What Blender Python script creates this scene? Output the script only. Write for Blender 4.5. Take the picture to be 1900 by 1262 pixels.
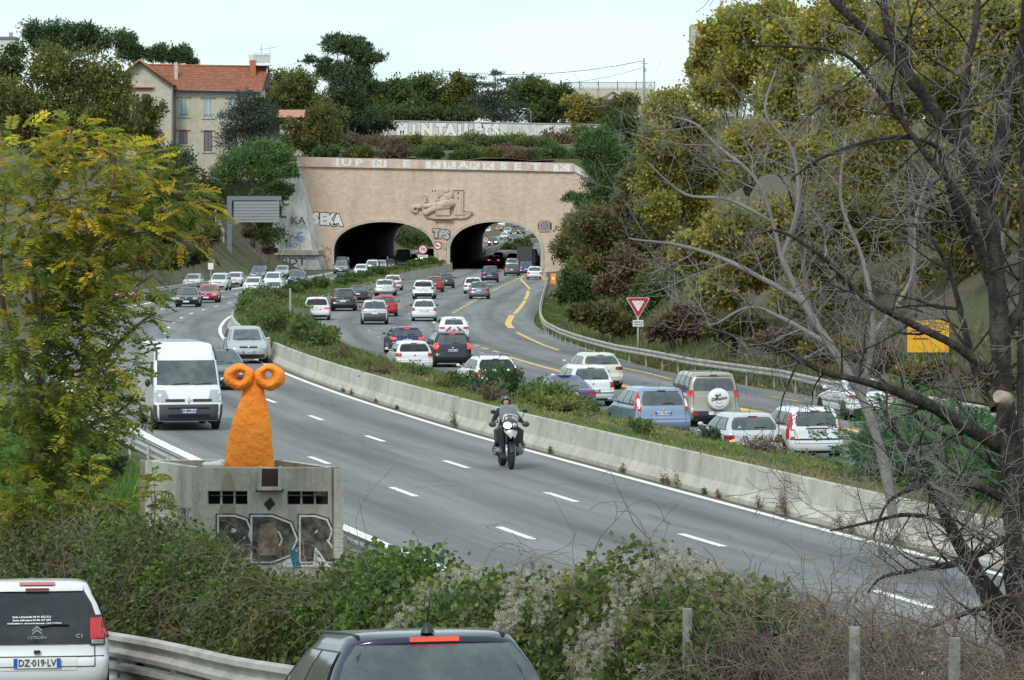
import bpy, math, random
import numpy as np
from mathutils import Vector, Matrix
from math import sin, cos, pi, radians, sqrt, atan2

# ------------------------------------------------------------------ camera, world, sun, exposure
for o in list(bpy.data.objects): bpy.data.objects.remove(o)
SC = bpy.context.scene
C = SC.collection
F, H, HZ, CX = 7000.0, 6.25, 415.0, 950.0      # focal length, camera height, horizon row, centre column (1900 px wide picture)
cd = bpy.data.cameras.new('camera'); cam = bpy.data.objects.new('camera', cd); C.objects.link(cam)
cam.location = (0, 0, H); cam.rotation_euler = (radians(90), 0, 0)
cd.sensor_width = 36; cd.lens = 36*F/1900.0; cd.shift_y = -(631-HZ)/1900.0
cd.clip_start = 0.5; cd.clip_end = 9000
SC.camera = cam
SC.render.resolution_x, SC.render.resolution_y = 1024, 680

SUN_EL, SUN_AZ = radians(44), radians(205)       # soft light from behind and above
W = bpy.data.worlds.new('World'); SC.world = W; W.use_nodes = True
nt = W.node_tree; nt.nodes.clear()
out = nt.nodes.new('ShaderNodeOutputWorld'); bg = nt.nodes.new('ShaderNodeBackground')
sky = nt.nodes.new('ShaderNodeTexSky'); sky.sky_type = 'NISHITA'; sky.sun_disc = False
sky.sun_elevation = SUN_EL; sky.sun_rotation = SUN_AZ
tc = nt.nodes.new('ShaderNodeTexCoord'); mp = nt.nodes.new('ShaderNodeMapping'); mp.inputs['Scale'].default_value = (3.0, 3.0, 11.0)
nz = nt.nodes.new('ShaderNodeTexNoise'); nz.inputs['Scale'].default_value = 2.2; nz.inputs['Detail'].default_value = 5; nz.inputs['Roughness'].default_value = .5
cr = nt.nodes.new('ShaderNodeValToRGB')
cr.color_ramp.elements[0].position = .34; cr.color_ramp.elements[0].color = (4.8, 5.9, 6.5, 1)
cr.color_ramp.elements[1].position = .60; cr.color_ramp.elements[1].color = (6.3, 7.6, 7.7, 1)
mx = nt.nodes.new('ShaderNodeMix'); mx.data_type = 'RGBA'; mx.inputs['Factor'].default_value = .93
L = nt.links.new
L(tc.outputs['Generated'], mp.inputs['Vector']); L(mp.outputs['Vector'], nz.inputs['Vector']); L(nz.outputs['Fac'], cr.inputs['Fac'])
L(sky.outputs['Color'], mx.inputs['A']); L(cr.outputs['Color'], mx.inputs['B']); L(mx.outputs['Result'], bg.inputs['Color'])
bg.inputs['Strength'].default_value = 0.1
L(bg.outputs['Background'], out.inputs['Surface'])
sd = bpy.data.lights.new('sun', 'SUN'); sd.energy = 1.5; sd.angle = radians(14); sd.color = (1, .97, .92)
so = bpy.data.objects.new('sun', sd); C.objects.link(so)
so.rotation_euler = (pi/2-SUN_EL, 0, -SUN_AZ+pi)
SC.view_settings.view_transform = 'Standard'; SC.view_settings.look = 'None'
SC.view_settings.exposure = 0.55; SC.view_settings.gamma = 1.0; SC.view_settings.use_curve_mapping = False

rnd = random.Random(7); R = np.random.RandomState(11)

# ------------------------------------------------------------------ helpers
def sm(a, b, x):
    t = np.clip((x-a)/(b-a), 0, 1); return t*t*(3-2*t)
def world(px, py, Y):                           # point at depth Y seen at a pixel
    return ((px-CX)*Y/F, Y, H-(py-HZ)*Y/F)

class MB:                                       # mesh builder
    def __init__(s): s.v = []; s.f = []; s.m = []; s.sm = []
    def add(s, vs, fs, mi=0, smooth=False):
        b = len(s.v); s.v += [tuple(v) for v in vs]
        for f in fs: s.f.append(tuple(i+b for i in f)); s.m.append(mi); s.sm.append(smooth)
        return s
    def box(s, c, d, mi=0, rz=0):
        cx, cy, cz = c; a, b, h = d[0]/2, d[1]/2, d[2]/2
        P = [(-a,-b,-h),(a,-b,-h),(a,b,-h),(-a,b,-h),(-a,-b,h),(a,-b,h),(a,b,h),(-a,b,h)]
        cr_, sr = cos(rz), sin(rz)
        P = [(cx+x*cr_-y*sr, cy+x*sr+y*cr_, cz+z) for x, y, z in P]
        return s.add(P, [(0,3,2,1),(4,5,6,7),(0,1,5,4),(1,2,6,5),(2,3,7,6),(3,0,4,7)], mi)
    def prism(s, poly, z0, z1, mi=0):           # polygon (x,y), counter-clockwise
        n = len(poly)
        P = [(x,y,z0) for x,y in poly]+[(x,y,z1) for x,y in poly]
        return s.add(P, [tuple(range(n-1,-1,-1)), tuple(range(n,2*n))]+[(i,(i+1)%n,(i+1)%n+n,i+n) for i in range(n)], mi)
    def xz(s, poly, y0, y1, mi=0):              # polygon in the x-z plane, extruded from y0 (front) to y1
        n = len(poly)
        P = [(x,y0,z) for x,z in poly]+[(x,y1,z) for x,z in poly]
        return s.add(P, [tuple(range(n)), tuple(range(2*n-1,n-1,-1))]+[((i+1)%n,i,i+n,(i+1)%n+n) for i in range(n)], mi)
    def tube(s, pts, rad, n=6, mi=0, cap=True, smooth=True):
        pts = [Vector(p) for p in pts]; k = len(pts)
        if not hasattr(rad, '__len__'): rad = [rad]*k
        vs = []; up = None
        for i, p in enumerate(pts):
            d = (pts[min(i+1,k-1)]-pts[max(i-1,0)])
            if d.length < 1e-9: d = Vector((0,0,1))
            d.normalize()
            if up is None: up = Vector((0,0,1)) if abs(d.z) < .9 else Vector((1,0,0))
            a = d.cross(up)
            if a.length < 1e-4: a = d.cross(Vector((1,.3,0)))
            a.normalize(); b = a.cross(d); up = b
            for j in range(n):
                t = 2*pi*j/n; q = p+(a*cos(t)+b*sin(t))*rad[i]; vs.append((q.x,q.y,q.z))
        fs = [(i*n+j, i*n+(j+1)%n, (i+1)*n+(j+1)%n, (i+1)*n+j) for i in range(k-1) for j in range(n)]
        s.add(vs, fs, mi, smooth)
        if cap:
            b = len(s.v)-len(vs)
            s.f.append(tuple(b+j for j in range(n-1,-1,-1))); s.m.append(mi); s.sm.append(False)
            s.f.append(tuple(b+(k-1)*n+j for j in range(n))); s.m.append(mi); s.sm.append(False)
        return s
    def lathe(s, prof, c=(0,0,0), axis='x', n=20, mi=0, smooth=True):   # prof: (axial, radius)
        vs = []; k = len(prof)
        for a, r in prof:
            for j in range(n):
                t = 2*pi*j/n
                if axis == 'x': vs.append((c[0]+a, c[1]+r*cos(t), c[2]+r*sin(t)))
                elif axis == 'y': vs.append((c[0]+r*sin(t), c[1]+a, c[2]+r*cos(t)))
                else: vs.append((c[0]+r*cos(t), c[1]+r*sin(t), c[2]+a))
        fs = [(i*n+j, i*n+(j+1)%n, (i+1)*n+(j+1)%n, (i+1)*n+j) for i in range(k-1) for j in range(n)]
        s.add(vs, fs, mi, smooth)
        if prof[0][1] > 1e-5: s.add([vs[j] for j in range(n)], [tuple(range(n-1,-1,-1))], mi)
        if prof[-1][1] > 1e-5: s.add([vs[(k-1)*n+j] for j in range(n)], [tuple(range(n))], mi)
        return s
    def grid(s, G, mi=0, smooth=True, close=False):   # list of rows of points
        nr, nc = len(G), len(G[0]); vs = [p for row in G for p in row]
        fs = []
        for i in range(nr-1):
            for j in range(nc if close else nc-1):
                fs.append((i*nc+j, i*nc+(j+1)%nc, (i+1)*nc+(j+1)%nc, (i+1)*nc+j))
        return s.add(vs, fs, mi, smooth)
    def ball(s, c, r, n=10, m=6, mi=0, rot=None):
        if not hasattr(r, '__len__'): r = (r,r,r)
        G = []
        for i in range(m+1):
            ph = -pi/2+pi*i/m; row = []
            for j in range(n):
                t = 2*pi*j/n; v = Vector((r[0]*cos(ph)*cos(t), r[1]*cos(ph)*sin(t), r[2]*sin(ph)))
                if rot: v = rot @ v
                row.append((c[0]+v.x, c[1]+v.y, c[2]+v.z))
            G.append(row)
        return s.grid(G, mi, True, True)
    def build(s, name, mats, parent=None, loc=None, rz=None):
        me = bpy.data.meshes.new(name); me.from_pydata(s.v, [], s.f)
        if not isinstance(mats, (list, tuple)): mats = [mats]
        for m in mats: me.materials.append(m)
        me.polygons.foreach_set('material_index', s.m)
        me.polygons.foreach_set('use_smooth', s.sm)
        me.update()
        o = bpy.data.objects.new(name, me); C.objects.link(o)
        if parent is not None: o.parent = parent
        if loc is not None: o.location = loc
        if rz is not None: o.rotation_euler = (0,0,rz)
        return o

def tag(o, label=None, cat=None, group=None, kind=None):
    if label: o['label'] = label
    if cat: o['category'] = cat
    if group: o['group'] = group
    if kind: o['kind'] = kind
    return o
def thing(name, label, cat, loc=(0,0,0), rz=0, group=None):
    o = bpy.data.objects.new(name, None); C.objects.link(o); o.empty_display_size = .2
    o.location = loc; o.rotation_euler = (0,0,rz)
    return tag(o, label, cat, group)

def np_mesh(name, V, Fc, mat, parent=None, col=None, smooth=False, uv=None):
    V = np.ascontiguousarray(V, dtype=np.float32).reshape(-1,3); Fc = np.ascontiguousarray(Fc, dtype=np.int32)
    k = Fc.shape[1]; n = Fc.shape[0]
    me = bpy.data.meshes.new(name)
    me.vertices.add(len(V)); me.vertices.foreach_set('co', V.ravel())
    me.loops.add(n*k); me.loops.foreach_set('vertex_index', Fc.ravel())
    me.polygons.add(n); me.polygons.foreach_set('loop_start', np.arange(n, dtype=np.int32)*k)
    if smooth: me.polygons.foreach_set('use_smooth', np.ones(n, dtype=bool))
    if col is not None:
        a = me.color_attributes.new('tint', 'FLOAT_COLOR', 'POINT')
        c4 = np.ones((len(V),4), dtype=np.float32); c4[:,:3] = col
        a.data.foreach_set('color', c4.ravel())
    if uv is not None:
        u = me.uv_layers.new(name='uv'); u.data.foreach_set('uv', np.ascontiguousarray(uv[Fc.ravel()], dtype=np.float32).ravel())
    me.update(calc_edges=True)
    for m in (mat if isinstance(mat, list) else [mat]): me.materials.append(m)
    o = bpy.data.objects.new(name, me); C.objects.link(o)
    if parent is not None: o.parent = parent
    return o

# ------------------------------------------------------------------ materials
def bsdf(m): return m.node_tree.nodes['Principled BSDF']
def mat(name, col, rough=.7, metal=0, spec=.5, coat=0, noise=None, emit=None, alpha=None, trans=None, bump=None):
    m = bpy.data.materials.new(name); m.use_nodes = True; b = bsdf(m); N = m.node_tree.nodes; K = m.node_tree.links.new
    b.inputs['Base Color'].default_value = (*col, 1); b.inputs['Roughness'].default_value = rough
    b.inputs['Metallic'].default_value = metal; b.inputs['Specular IOR Level'].default_value = spec
    b.inputs['Coat Weight'].default_value = coat; b.inputs['Coat Roughness'].default_value = .06
    if emit: b.inputs['Emission Color'].default_value = (*emit[0], 1); b.inputs['Emission Strength'].default_value = emit[1]
    if noise or bump:
        t = N.new('ShaderNodeTexCoord')
    if noise:       # (scale, second colour, contrast lo, hi [, stretch])
        mpn = N.new('ShaderNodeMapping'); mpn.inputs['Scale'].default_value = noise[4] if len(noise) > 4 else (1,1,1)
        n_ = N.new('ShaderNodeTexNoise'); n_.inputs['Scale'].default_value = noise[0]; n_.inputs['Detail'].default_value = 8; n_.inputs['Roughness'].default_value = .65
        r_ = N.new('ShaderNodeValToRGB'); r_.color_ramp.elements[0].position = noise[2]; r_.color_ramp.elements[1].position = noise[3]
        r_.color_ramp.elements[0].color = (*col, 1); r_.color_ramp.elements[1].color = (*noise[1], 1)
        K(t.outputs['Object'], mpn.inputs['Vector']); K(mpn.outputs['Vector'], n_.inputs['Vector']); K(n_.outputs['Fac'], r_.inputs['Fac']); K(r_.outputs['Color'], b.inputs['Base Color'])
    if bump:        # (scale, strength, distance)
        n2 = N.new('ShaderNodeTexNoise'); n2.inputs['Scale'].default_value = bump[0]; n2.inputs['Detail'].default_value = 6
        bp = N.new('ShaderNodeBump'); bp.inputs['Strength'].default_value = bump[1]; bp.inputs['Distance'].default_value = bump[2]
        K(t.outputs['Object'], n2.inputs['Vector']); K(n2.outputs['Fac'], bp.inputs['Height']); K(bp.outputs['Normal'], b.inputs['Normal'])
    return m

def leaf_material(name, rough=.55, transl=.48):
    m = bpy.data.materials.new(name); m.use_nodes = True; N = m.node_tree.nodes; K = m.node_tree.links.new; b = bsdf(m)
    a = N.new('ShaderNodeAttribute'); a.attribute_name = 'tint'
    K(a.outputs['Color'], b.inputs['Base Color']); b.inputs['Roughness'].default_value = rough; b.inputs['Specular IOR Level'].default_value = .3
    tr = N.new('ShaderNodeBsdfTranslucent'); K(a.outputs['Color'], tr.inputs['Color'])
    ms = N.new('ShaderNodeMixShader'); ms.inputs['Fac'].default_value = transl
    K(b.outputs['BSDF'], ms.inputs[1]); K(tr.outputs['BSDF'], ms.inputs[2])
    K(ms.outputs['Shader'], N['Material Output'].inputs['Surface'])
    return m

M = {}
M['leaf'] = leaf_material('leaf')
M['needle'] = leaf_material('needle', .6, .15)
M['bark'] = mat('bark', (.075,.06,.05), .9, noise=(3, (.16,.14,.12), .35, .7, (1,1,.25)), bump=(14, .6, .02))
M['bark_dark'] = mat('bark_dark', (.022,.017,.015), .95, noise=(9, (.085,.075,.065), .42, .70, (1,1,.35)), bump=(16, 1.0, .05))
M['bark_pale'] = mat('bark_pale', (.22,.21,.19), .85, noise=(4, (.36,.35,.32), .4, .7))
M['twig'] = mat('twig', (.15,.14,.13), .85, noise=(1.2, (.27,.255,.24), .35, .65))
M['twig_brown'] = mat('twig_brown', (.13,.095,.07), .9, noise=(3, (.24,.19,.15), .35, .65))
M['stem_red'] = mat('stem_red', (.20,.10,.055), .8)
M['tyre'] = mat('tyre', (.018,.018,.019), .8)
M['rim'] = mat('rim', (.42,.43,.45), .35, .8)
M['rim_dark'] = mat('rim_dark', (.05,.05,.055), .4, .5)
M['black'] = mat('black_plastic', (.02,.02,.022), .5)
M['darkgrey'] = mat('grey_plastic', (.055,.055,.06), .55)
M['under'] = mat('underbody', (.012,.012,.012), .9)
M['glass'] = mat('car_glass', (.045,.056,.060), .05, 0, .9, noise=(2.2, (.10,.12,.12), .42, .66))  # base colour lifted and mottled paler to suggest reflections
M['glass_tint'] = mat('car_glass_tinted', (.012,.014,.018), .05, 0, .6, noise=(2.0, (.026,.03,.034), .42, .66))
M['chrome'] = mat('chrome', (.75,.76,.78), .12, 1)
M['red'] = mat('tail_lens', (.50,.012,.012), .15, 0, .6, .3)
M['red_dark'] = mat('tail_lens_dark', (.22,.008,.015), .15, 0, .6, .3)
M['red_lit'] = mat('tail_lens_lit', (.8,.03,.02), .2, emit=((1,.05,.02), 1.1))
M['orange_lit'] = mat('indicator_lit', (.8,.3,.02), .2, emit=((1,.35,.02), 1.3))
M['lamp_clear'] = mat('headlamp_lens', (.42,.45,.47), .08, .35, .9, .6)
M['lamp_lit'] = mat('headlamp_lit', (.9,.85,.7), .1, emit=((1,.86,.6), 6))
M['plate'] = mat('plate_white', (.78,.79,.78), .4)
M['plate_yellow'] = mat('plate_yellow', (.72,.55,.05), .4)
M['plate_blue'] = mat('plate_blue', (.01,.09,.50), .4)
M['ink'] = mat('black_lettering', (.02,.02,.03), .6)
M['letter_white'] = mat('white_lettering', (.78,.79,.78), .6)
M['white_paint'] = mat('white_sign_paint', (.76,.77,.76), .45)
M['sign_red'] = mat('sign_red', (.48,.018,.025), .45)
M['sign_grey'] = mat('sign_grey', (.30,.31,.32), .5)
M['galv'] = mat('galvanised_steel', (.36,.37,.36), .5, .25, noise=(2.5, (.52,.52,.49), .3, .7), bump=(3, .3, .02))
M['galv_old'] = mat('weathered_steel', (.26,.25,.23), .7, .1, noise=(1.6, (.50,.48,.44), .3, .7), bump=(2.5,.3,.03))
M['gantry'] = mat('gantry_steel', (.17,.22,.26), .5, .3)
M['orange'] = mat('orange_plaster', (1.0,.262,.018), .7, noise=(5, (1.0,.325,.028), .35, .7), bump=(8, 1.0, .06))
M['yellow'] = mat('works_yellow', (.80,.42,.01), .5)
M['core_dark'] = mat('core_dark', (.05,.04,.035), .9)  # for the added solid core inside the hedges

def asphalt(name, base, hi, stain):
    m = bpy.data.materials.new(name); m.use_nodes = True; N = m.node_tree.nodes; K = m.node_tree.links.new; b = bsdf(m)
    uv = N.new('ShaderNodeUVMap'); uv.uv_map = 'uv'
    def noise(sc, scale, det=6):
        mp_ = N.new('ShaderNodeMapping'); mp_.inputs['Scale'].default_value = sc; K(uv.outputs['UV'], mp_.inputs['Vector'])
        n = N.new('ShaderNodeTexNoise'); n.inputs['Scale'].default_value = scale; n.inputs['Detail'].default_value = det; n.inputs['Roughness'].default_value = .6
        K(mp_.outputs['Vector'], n.inputs['Vector']); return n.outputs['Fac']
    def ramp(f, p0, c0, p1, c1):
        r = N.new('ShaderNodeValToRGB'); r.color_ramp.elements[0].position = p0; r.color_ramp.elements[1].position = p1
        r.color_ramp.elements[0].color = (*c0,1); r.color_ramp.elements[1].color = (*c1,1); K(f, r.inputs['Fac']); return r.outputs['Color']
    def mul(a, b_, f=1.0):
        x = N.new('ShaderNodeMix'); x.data_type = 'RGBA'; x.blend_type = 'MULTIPLY'; x.inputs['Factor'].default_value = f; K(a, x.inputs['A']); K(b_, x.inputs['B']); return x.outputs['Result']
    c = ramp(noise((1,.22,1), .35), .3, base, .7, hi)                      # broad patches
    c = mul(c, ramp(noise((1.7,.05,1), .8, 4), .35, stain, .6, (1,1,1)), .8)   # wheel track streaks
    sp_ = N.new('ShaderNodeSeparateXYZ'); K(uv.outputs['UV'], sp_.inputs['Vector'])       # oil-darkened lane centres
    def mth(op, a, b_=None):
        q = N.new('ShaderNodeMath'); q.operation = op
        for i_, v_ in ((0,a),(1,b_)):
            if v_ is None: continue
            if isinstance(v_, (int,float)): q.inputs[i_].default_value = v_
            else: K(v_, q.inputs[i_])
        return q.outputs[0]
    cs = mth('COSINE', mth('MULTIPLY', mth('SUBTRACT', sp_.outputs['X'], 1.6), 2*pi/3.2))
    oil = mth('MULTIPLY_ADD', cs, .5); oil.node.inputs[2].default_value = .5
    oil = mth('MULTIPLY', mth('POWER', oil, 3.0), noise((.6,.06,1), 1.3, 4))
    c = mul(c, ramp(oil, .0, (1.03,1.03,1.03), .55, (.66,.66,.67)), 1.0)
    c = mul(c, ramp(noise((.45,.02,1), 1.1, 2), .47, (.90,.90,.91), .49, (1,1,1)), .6)      # resurfaced strips
    c = mul(c, ramp(noise((1,1,1), 22, 3), .3, (.72,.72,.73), .7, (1.18,1.18,1.17)), .8)   # aggregate
    # thin cracks
    mp_ = N.new('ShaderNodeMapping'); mp_.inputs['Scale'].default_value = (.30,.16,1); K(uv.outputs['UV'], mp_.inputs['Vector'])
    wn = N.new('ShaderNodeTexNoise'); wn.inputs['Scale'].default_value = 2.5; wn.inputs['Detail'].default_value = 5; K(mp_.outputs['Vector'], wn.inputs['Vector'])
    ad = N.new('ShaderNodeMix'); ad.data_type = 'VECTOR'; ad.inputs['Factor'].default_value = .35; K(mp_.outputs['Vector'], ad.inputs['A']); K(wn.outputs['Color'], ad.inputs['B'])
    vo = N.new('ShaderNodeTexVoronoi'); vo.feature = 'DISTANCE_TO_EDGE'; vo.inputs['Scale'].default_value = .9; K(ad.outputs['Result'], vo.inputs['Vector'])
    crk = ramp(vo.outputs['Distance'], .002, (.45,.45,.45), .007, (1,1,1))
    msk = ramp(noise((1,1,1), .12, 2), .5, (0,0,0), .58, (1,1,1))
    x = N.new('ShaderNodeMix'); x.data_type = 'RGBA'; x.blend_type = 'MULTIPLY'; K(msk, x.inputs['Factor']); K(c, x.inputs['A']); K(crk, x.inputs['B'])
    K(x.outputs['Result'], b.inputs['Base Color']); b.inputs['Roughness'].default_value = .8; b.inputs['Specular IOR Level'].default_value = .35
    n2 = N.new('ShaderNodeTexNoise'); n2.inputs['Scale'].default_value = 60; K(uv.outputs['UV'], n2.inputs['Vector'])
    bp = N.new('ShaderNodeBump'); bp.inputs['Strength'].default_value = .35; bp.inputs['Distance'].default_value = .01; K(n2.outputs['Fac'], bp.inputs['Height']); K(bp.outputs['Normal'], b.inputs['Normal'])
    return m
M['asphalt'] = asphalt('asphalt', (.185,.188,.187), (.255,.257,.250), (.60,.60,.62))
M['asphalt_b'] = asphalt('asphalt_worn', (.175,.178,.177), (.25,.25,.243), (.62,.62,.63))
def worn(name, col, lo, hi):
    m = mat(name, col, .6); N = m.node_tree.nodes; K = m.node_tree.links.new; b = bsdf(m)
    t = N.new('ShaderNodeTexCoord'); n = N.new('ShaderNodeTexNoise'); n.inputs['Scale'].default_value = 5; n.inputs['Detail'].default_value = 8; n.inputs['Roughness'].default_value = .75
    r = N.new('ShaderNodeValToRGB'); r.color_ramp.elements[0].position = lo; r.color_ramp.elements[1].position = hi
    r.color_ramp.elements[0].color = (.26,.26,.25,1); r.color_ramp.elements[1].color = (*col,1)
    K(t.outputs['Object'], n.inputs['Vector']); K(n.outputs['Fac'], r.inputs['Fac']); K(r.outputs['Color'], b.inputs['Base Color']); return m
M['line'] = worn('road_line_white', (.80,.81,.80), .26, .42)
M['line_yellow'] = worn('road_line_yellow', (.78,.46,.04), .36, .50)
M['line_yellow_faint'] = worn('road_line_yellow_faint', (.55,.38,.10), .45, .62)
M['soil'] = mat('soil', (.095,.075,.055), .95, noise=(.8, (.17,.13,.09), .35, .7), bump=(4, .8, .1))

def ground_material():
    m = bpy.data.materials.new('ground_cover'); m.use_nodes = True; N = m.node_tree.nodes; K = m.node_tree.links.new; b = bsdf(m)
    t = N.new('ShaderNodeTexCoord'); n = N.new('ShaderNodeTexNoise'); n.inputs['Scale'].default_value = .22; n.inputs['Detail'].default_value = 9; n.inputs['Roughness'].default_value = .7
    r = N.new('ShaderNodeValToRGB'); e = r.color_ramp.elements
    e[0].position = .32; e[0].color = (.07,.085,.03,1); e[1].position = .68; e[1].color = (.15,.115,.08,1)
    x = e.new(.47); x.color = (.085,.09,.04,1); x = e.new(.56); x.color = (.11,.085,.055,1)
    K(t.outputs['Object'], n.inputs['Vector']); K(n.outputs['Fac'], r.inputs['Fac']); K(r.outputs['Color'], b.inputs['Base Color']); b.inputs['Roughness'].default_value = .95
    n2 = N.new('ShaderNodeTexNoise'); n2.inputs['Scale'].default_value = 3; n2.inputs['Detail'].default_value = 8
    bp = N.new('ShaderNodeBump'); bp.inputs['Distance'].default_value = .3; bp.inputs['Strength'].default_value = .9
    K(t.outputs['Object'], n2.inputs['Vector']); K(n2.outputs['Fac'], bp.inputs['Height']); K(bp.outputs['Normal'], b.inputs['Normal'])
    return m
M['ground'] = ground_material()

def streaked(name, a, b_, streak, sc=1.0, brick=None, zs=.12):
    """weathered wall: two mottled tones, run-off streaks down the face, optional brick courses"""
    m = bpy.data.materials.new(name); m.use_nodes = True; N = m.node_tree.nodes; K = m.node_tree.links.new; b = bsdf(m)
    t = N.new('ShaderNodeTexCoord')
    def noise(s, scale, det=7, ro=.65):
        mp_ = N.new('ShaderNodeMapping'); mp_.inputs['Scale'].default_value = s; K(t.outputs['Object'], mp_.inputs['Vector'])
        n = N.new('ShaderNodeTexNoise'); n.inputs['Scale'].default_value = scale; n.inputs['Detail'].default_value = det; n.inputs['Roughness'].default_value = ro
        K(mp_.outputs['Vector'], n.inputs['Vector']); return n.outputs['Fac']
    def ramp(f, p0, c0, p1, c1):
        r = N.new('ShaderNodeValToRGB'); r.color_ramp.elements[0].position = p0; r.color_ramp.elements[1].position = p1
        r.color_ramp.elements[0].color = (*c0,1); r.color_ramp.elements[1].color = (*c1,1); K(f, r.inputs['Fac']); return r.outputs['Color']
    def mul(p, q, f):
        x = N.new('ShaderNodeMix'); x.data_type = 'RGBA'; x.blend_type = 'MULTIPLY'; x.inputs['Factor'].default_value = f; K(p, x.inputs['A']); K(q, x.inputs['B']); return x.outputs['Result']
    c = ramp(noise((1,1,1), .5*sc), .35, a, .65, b_)
    if brick:
        mp_ = N.new('ShaderNodeMapping'); mp_.inputs['Rotation'].default_value = (pi/2,0,0); K(t.outputs['Object'], mp_.inputs['Vector'])
        br = N.new('ShaderNodeTexBrick'); br.inputs['Scale'].default_value = 1; br.inputs['Brick Width'].default_value = brick[0]; br.inputs['Row Height'].default_value = brick[1]; br.inputs['Mortar Size'].default_value = brick[2]
        br.inputs['Color1'].default_value = (*brick[3],1); br.inputs['Color2'].default_value = (*brick[4],1); br.inputs['Mortar'].default_value = (*brick[5],1)
        K(mp_.outputs['Vector'], br.inputs['Vector']); c = mul(c, br.outputs['Color'], .9)
    c = mul(c, ramp(noise((1,1,zs), 1.1*sc, 5), .30, streak, .52, (1,1,1)), .75)
    c = mul(c, ramp(noise((1,1,1), 3.5*sc, 8, .8), .3, (.72,.72,.72), .6, (1.1,1.1,1.1)), .7)
    K(c, b.inputs['Base Color']); b.inputs['Roughness'].default_value = .9
    n2 = N.new('ShaderNodeTexNoise'); n2.inputs['Scale'].default_value = 4*sc; n2.inputs['Detail'].default_value = 8; K(t.outputs['Object'], n2.inputs['Vector'])
    bp = N.new('ShaderNodeBump'); bp.inputs['Distance'].default_value = .05/sc; bp.inputs['Strength'].default_value = .6; K(n2.outputs['Fac'], bp.inputs['Height']); K(bp.outputs['Normal'], b.inputs['Normal'])
    return m
M['portal_brick'] = streaked('portal_brick', (.66,.50,.39), (.71,.56,.44), (.76,.74,.75), .35, (.40,.16,.02,(1.06,1,.95),(.84,.86,.90),(.86,.87,.86)))
M['portal_stone'] = streaked('portal_stone', (.50,.44,.35), (.60,.53,.43), (.55,.55,.58), .6)
M['relief_stone'] = streaked('relief_stone', (.56,.44,.34), (.64,.51,.40), (.6,.58,.56), .8)
M['parapet_pink'] = streaked('parapet_pink', (.60,.45,.37), (.70,.56,.48), (.75,.72,.70), .8)
M['buttress_stone'] = streaked('buttress_stone', (.50,.49,.45), (.74,.73,.70), (.50,.50,.51), .9)
M['barrier'] = streaked('barrier_concrete', (.40,.38,.32), (.52,.50,.43), (.68,.67,.66), .8, None, .25)
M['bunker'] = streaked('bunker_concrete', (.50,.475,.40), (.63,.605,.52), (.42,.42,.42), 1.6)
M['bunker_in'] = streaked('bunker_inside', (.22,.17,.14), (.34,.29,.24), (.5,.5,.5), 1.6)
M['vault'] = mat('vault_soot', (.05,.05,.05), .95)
M['plaster'] = streaked('house_plaster', (.47,.43,.35), (.56,.52,.43), (.78,.77,.75), .6)
M['wallgrey'] = streaked('hill_wall_render', (.55,.55,.53), (.74,.74,.72), (.6,.6,.6), .5)
M['roof'] = mat('roof_tile', (.20,.07,.04), .9, noise=(1.8, (.36,.15,.085), .3, .7), bump=(2.5, .6, .05))
M['roof_pink'] = mat('roof_tile_pale', (.45,.22,.15), .85, noise=(2, (.55,.30,.22), .3, .7))
M['pole'] = mat('pole_concrete', (.34,.34,.33), .8)
M['fence_post'] = mat('fence_post_concrete', (.13,.13,.12), .9, noise=(9, (.30,.29,.27), .35, .65))
M['wire'] = mat('dull_wire', (.16,.16,.15), .7, .3)
M['shutter'] = mat('shutter_grey', (.18,.17,.18), .7)
M['window_blue'] = mat('window_curtain', (.33,.42,.44), .15, 0, .6)
M['brickred'] = mat('brick_trim', (.40,.15,.07), .85)
M['wood_white'] = mat('white_wood', (.68,.69,.68), .6)
# ------------------------------------------------------------------ road geometry (curves in plan, X as a function of Y)
def spline(xs, ys):
    xs = np.array(xs, float); ys = np.array(ys, float)
    m = np.gradient(ys, xs)
    def f(x):
        x = np.asarray(x, float); i = np.clip(np.searchsorted(xs, x)-1, 0, len(xs)-2)
        h = xs[i+1]-xs[i]; t = (x-xs[i])/h; t_ = np.clip(t, 0, 1)
        y = (2*t_**3-3*t_**2+1)*ys[i]+(t_**3-2*t_**2+t_)*h*m[i]+(-2*t_**3+3*t_**2)*ys[i+1]+(t_**3-t_**2)*h*m[i+1]
        y = y+np.where(t < 0, (x-xs[0])*m[0], 0)+np.where(t > 1, (x-xs[-1])*m[-1], 0)
        return y
    return f
# line between the middle and the inner lane of the left carriageway
LC = spline([10,40,65.2,76,88,99.7,110.8,122.9,134.6,160,182,206,232,255,280,317,360,420,500,560,620,673,722,770,814,870,930,1010,1100,1300],
            [18.9,11.8,5.95,3.4,.73,-1.83,-4.22,-6.6,-8.8,-13.0,-16.0,-18.9,-21.0,-22.1,-22.4,-21.8,-20.3,-18.0,-16.2,-15.6,-14.8,-12.8,-8.4,-3.4,.6,5.2,9.0,13,17,22])
def zr(Y):                                       # level of the left carriageway: it climbs beyond the tunnel
    return np.interp(Y, [0,640,700,760,814,930,1100,1300,2600], [0,0,1.3,2.2,2.9,4.4,6.6,10,22])
def zR(Y):                                       # right carriageway lies a little lower near the camera
    return zr(Y)-.45*(1-sm(180, 380, Y))
def GR(px, py):                                  # pixel -> point on the right carriageway
    z = -.45
    for _ in range(12):
        Y = F*(H-z)/max(py-HZ, 4); z = float(zR(Y))
    return ((px-CX)*Y/F, Y, z)
def GL(px, py):
    z = 0
    for _ in range(12):
        Y = F*(H-z)/max(py-HZ, 4); z = float(zr(Y))
    return ((px-CX)*Y/F, Y, z)
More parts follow.
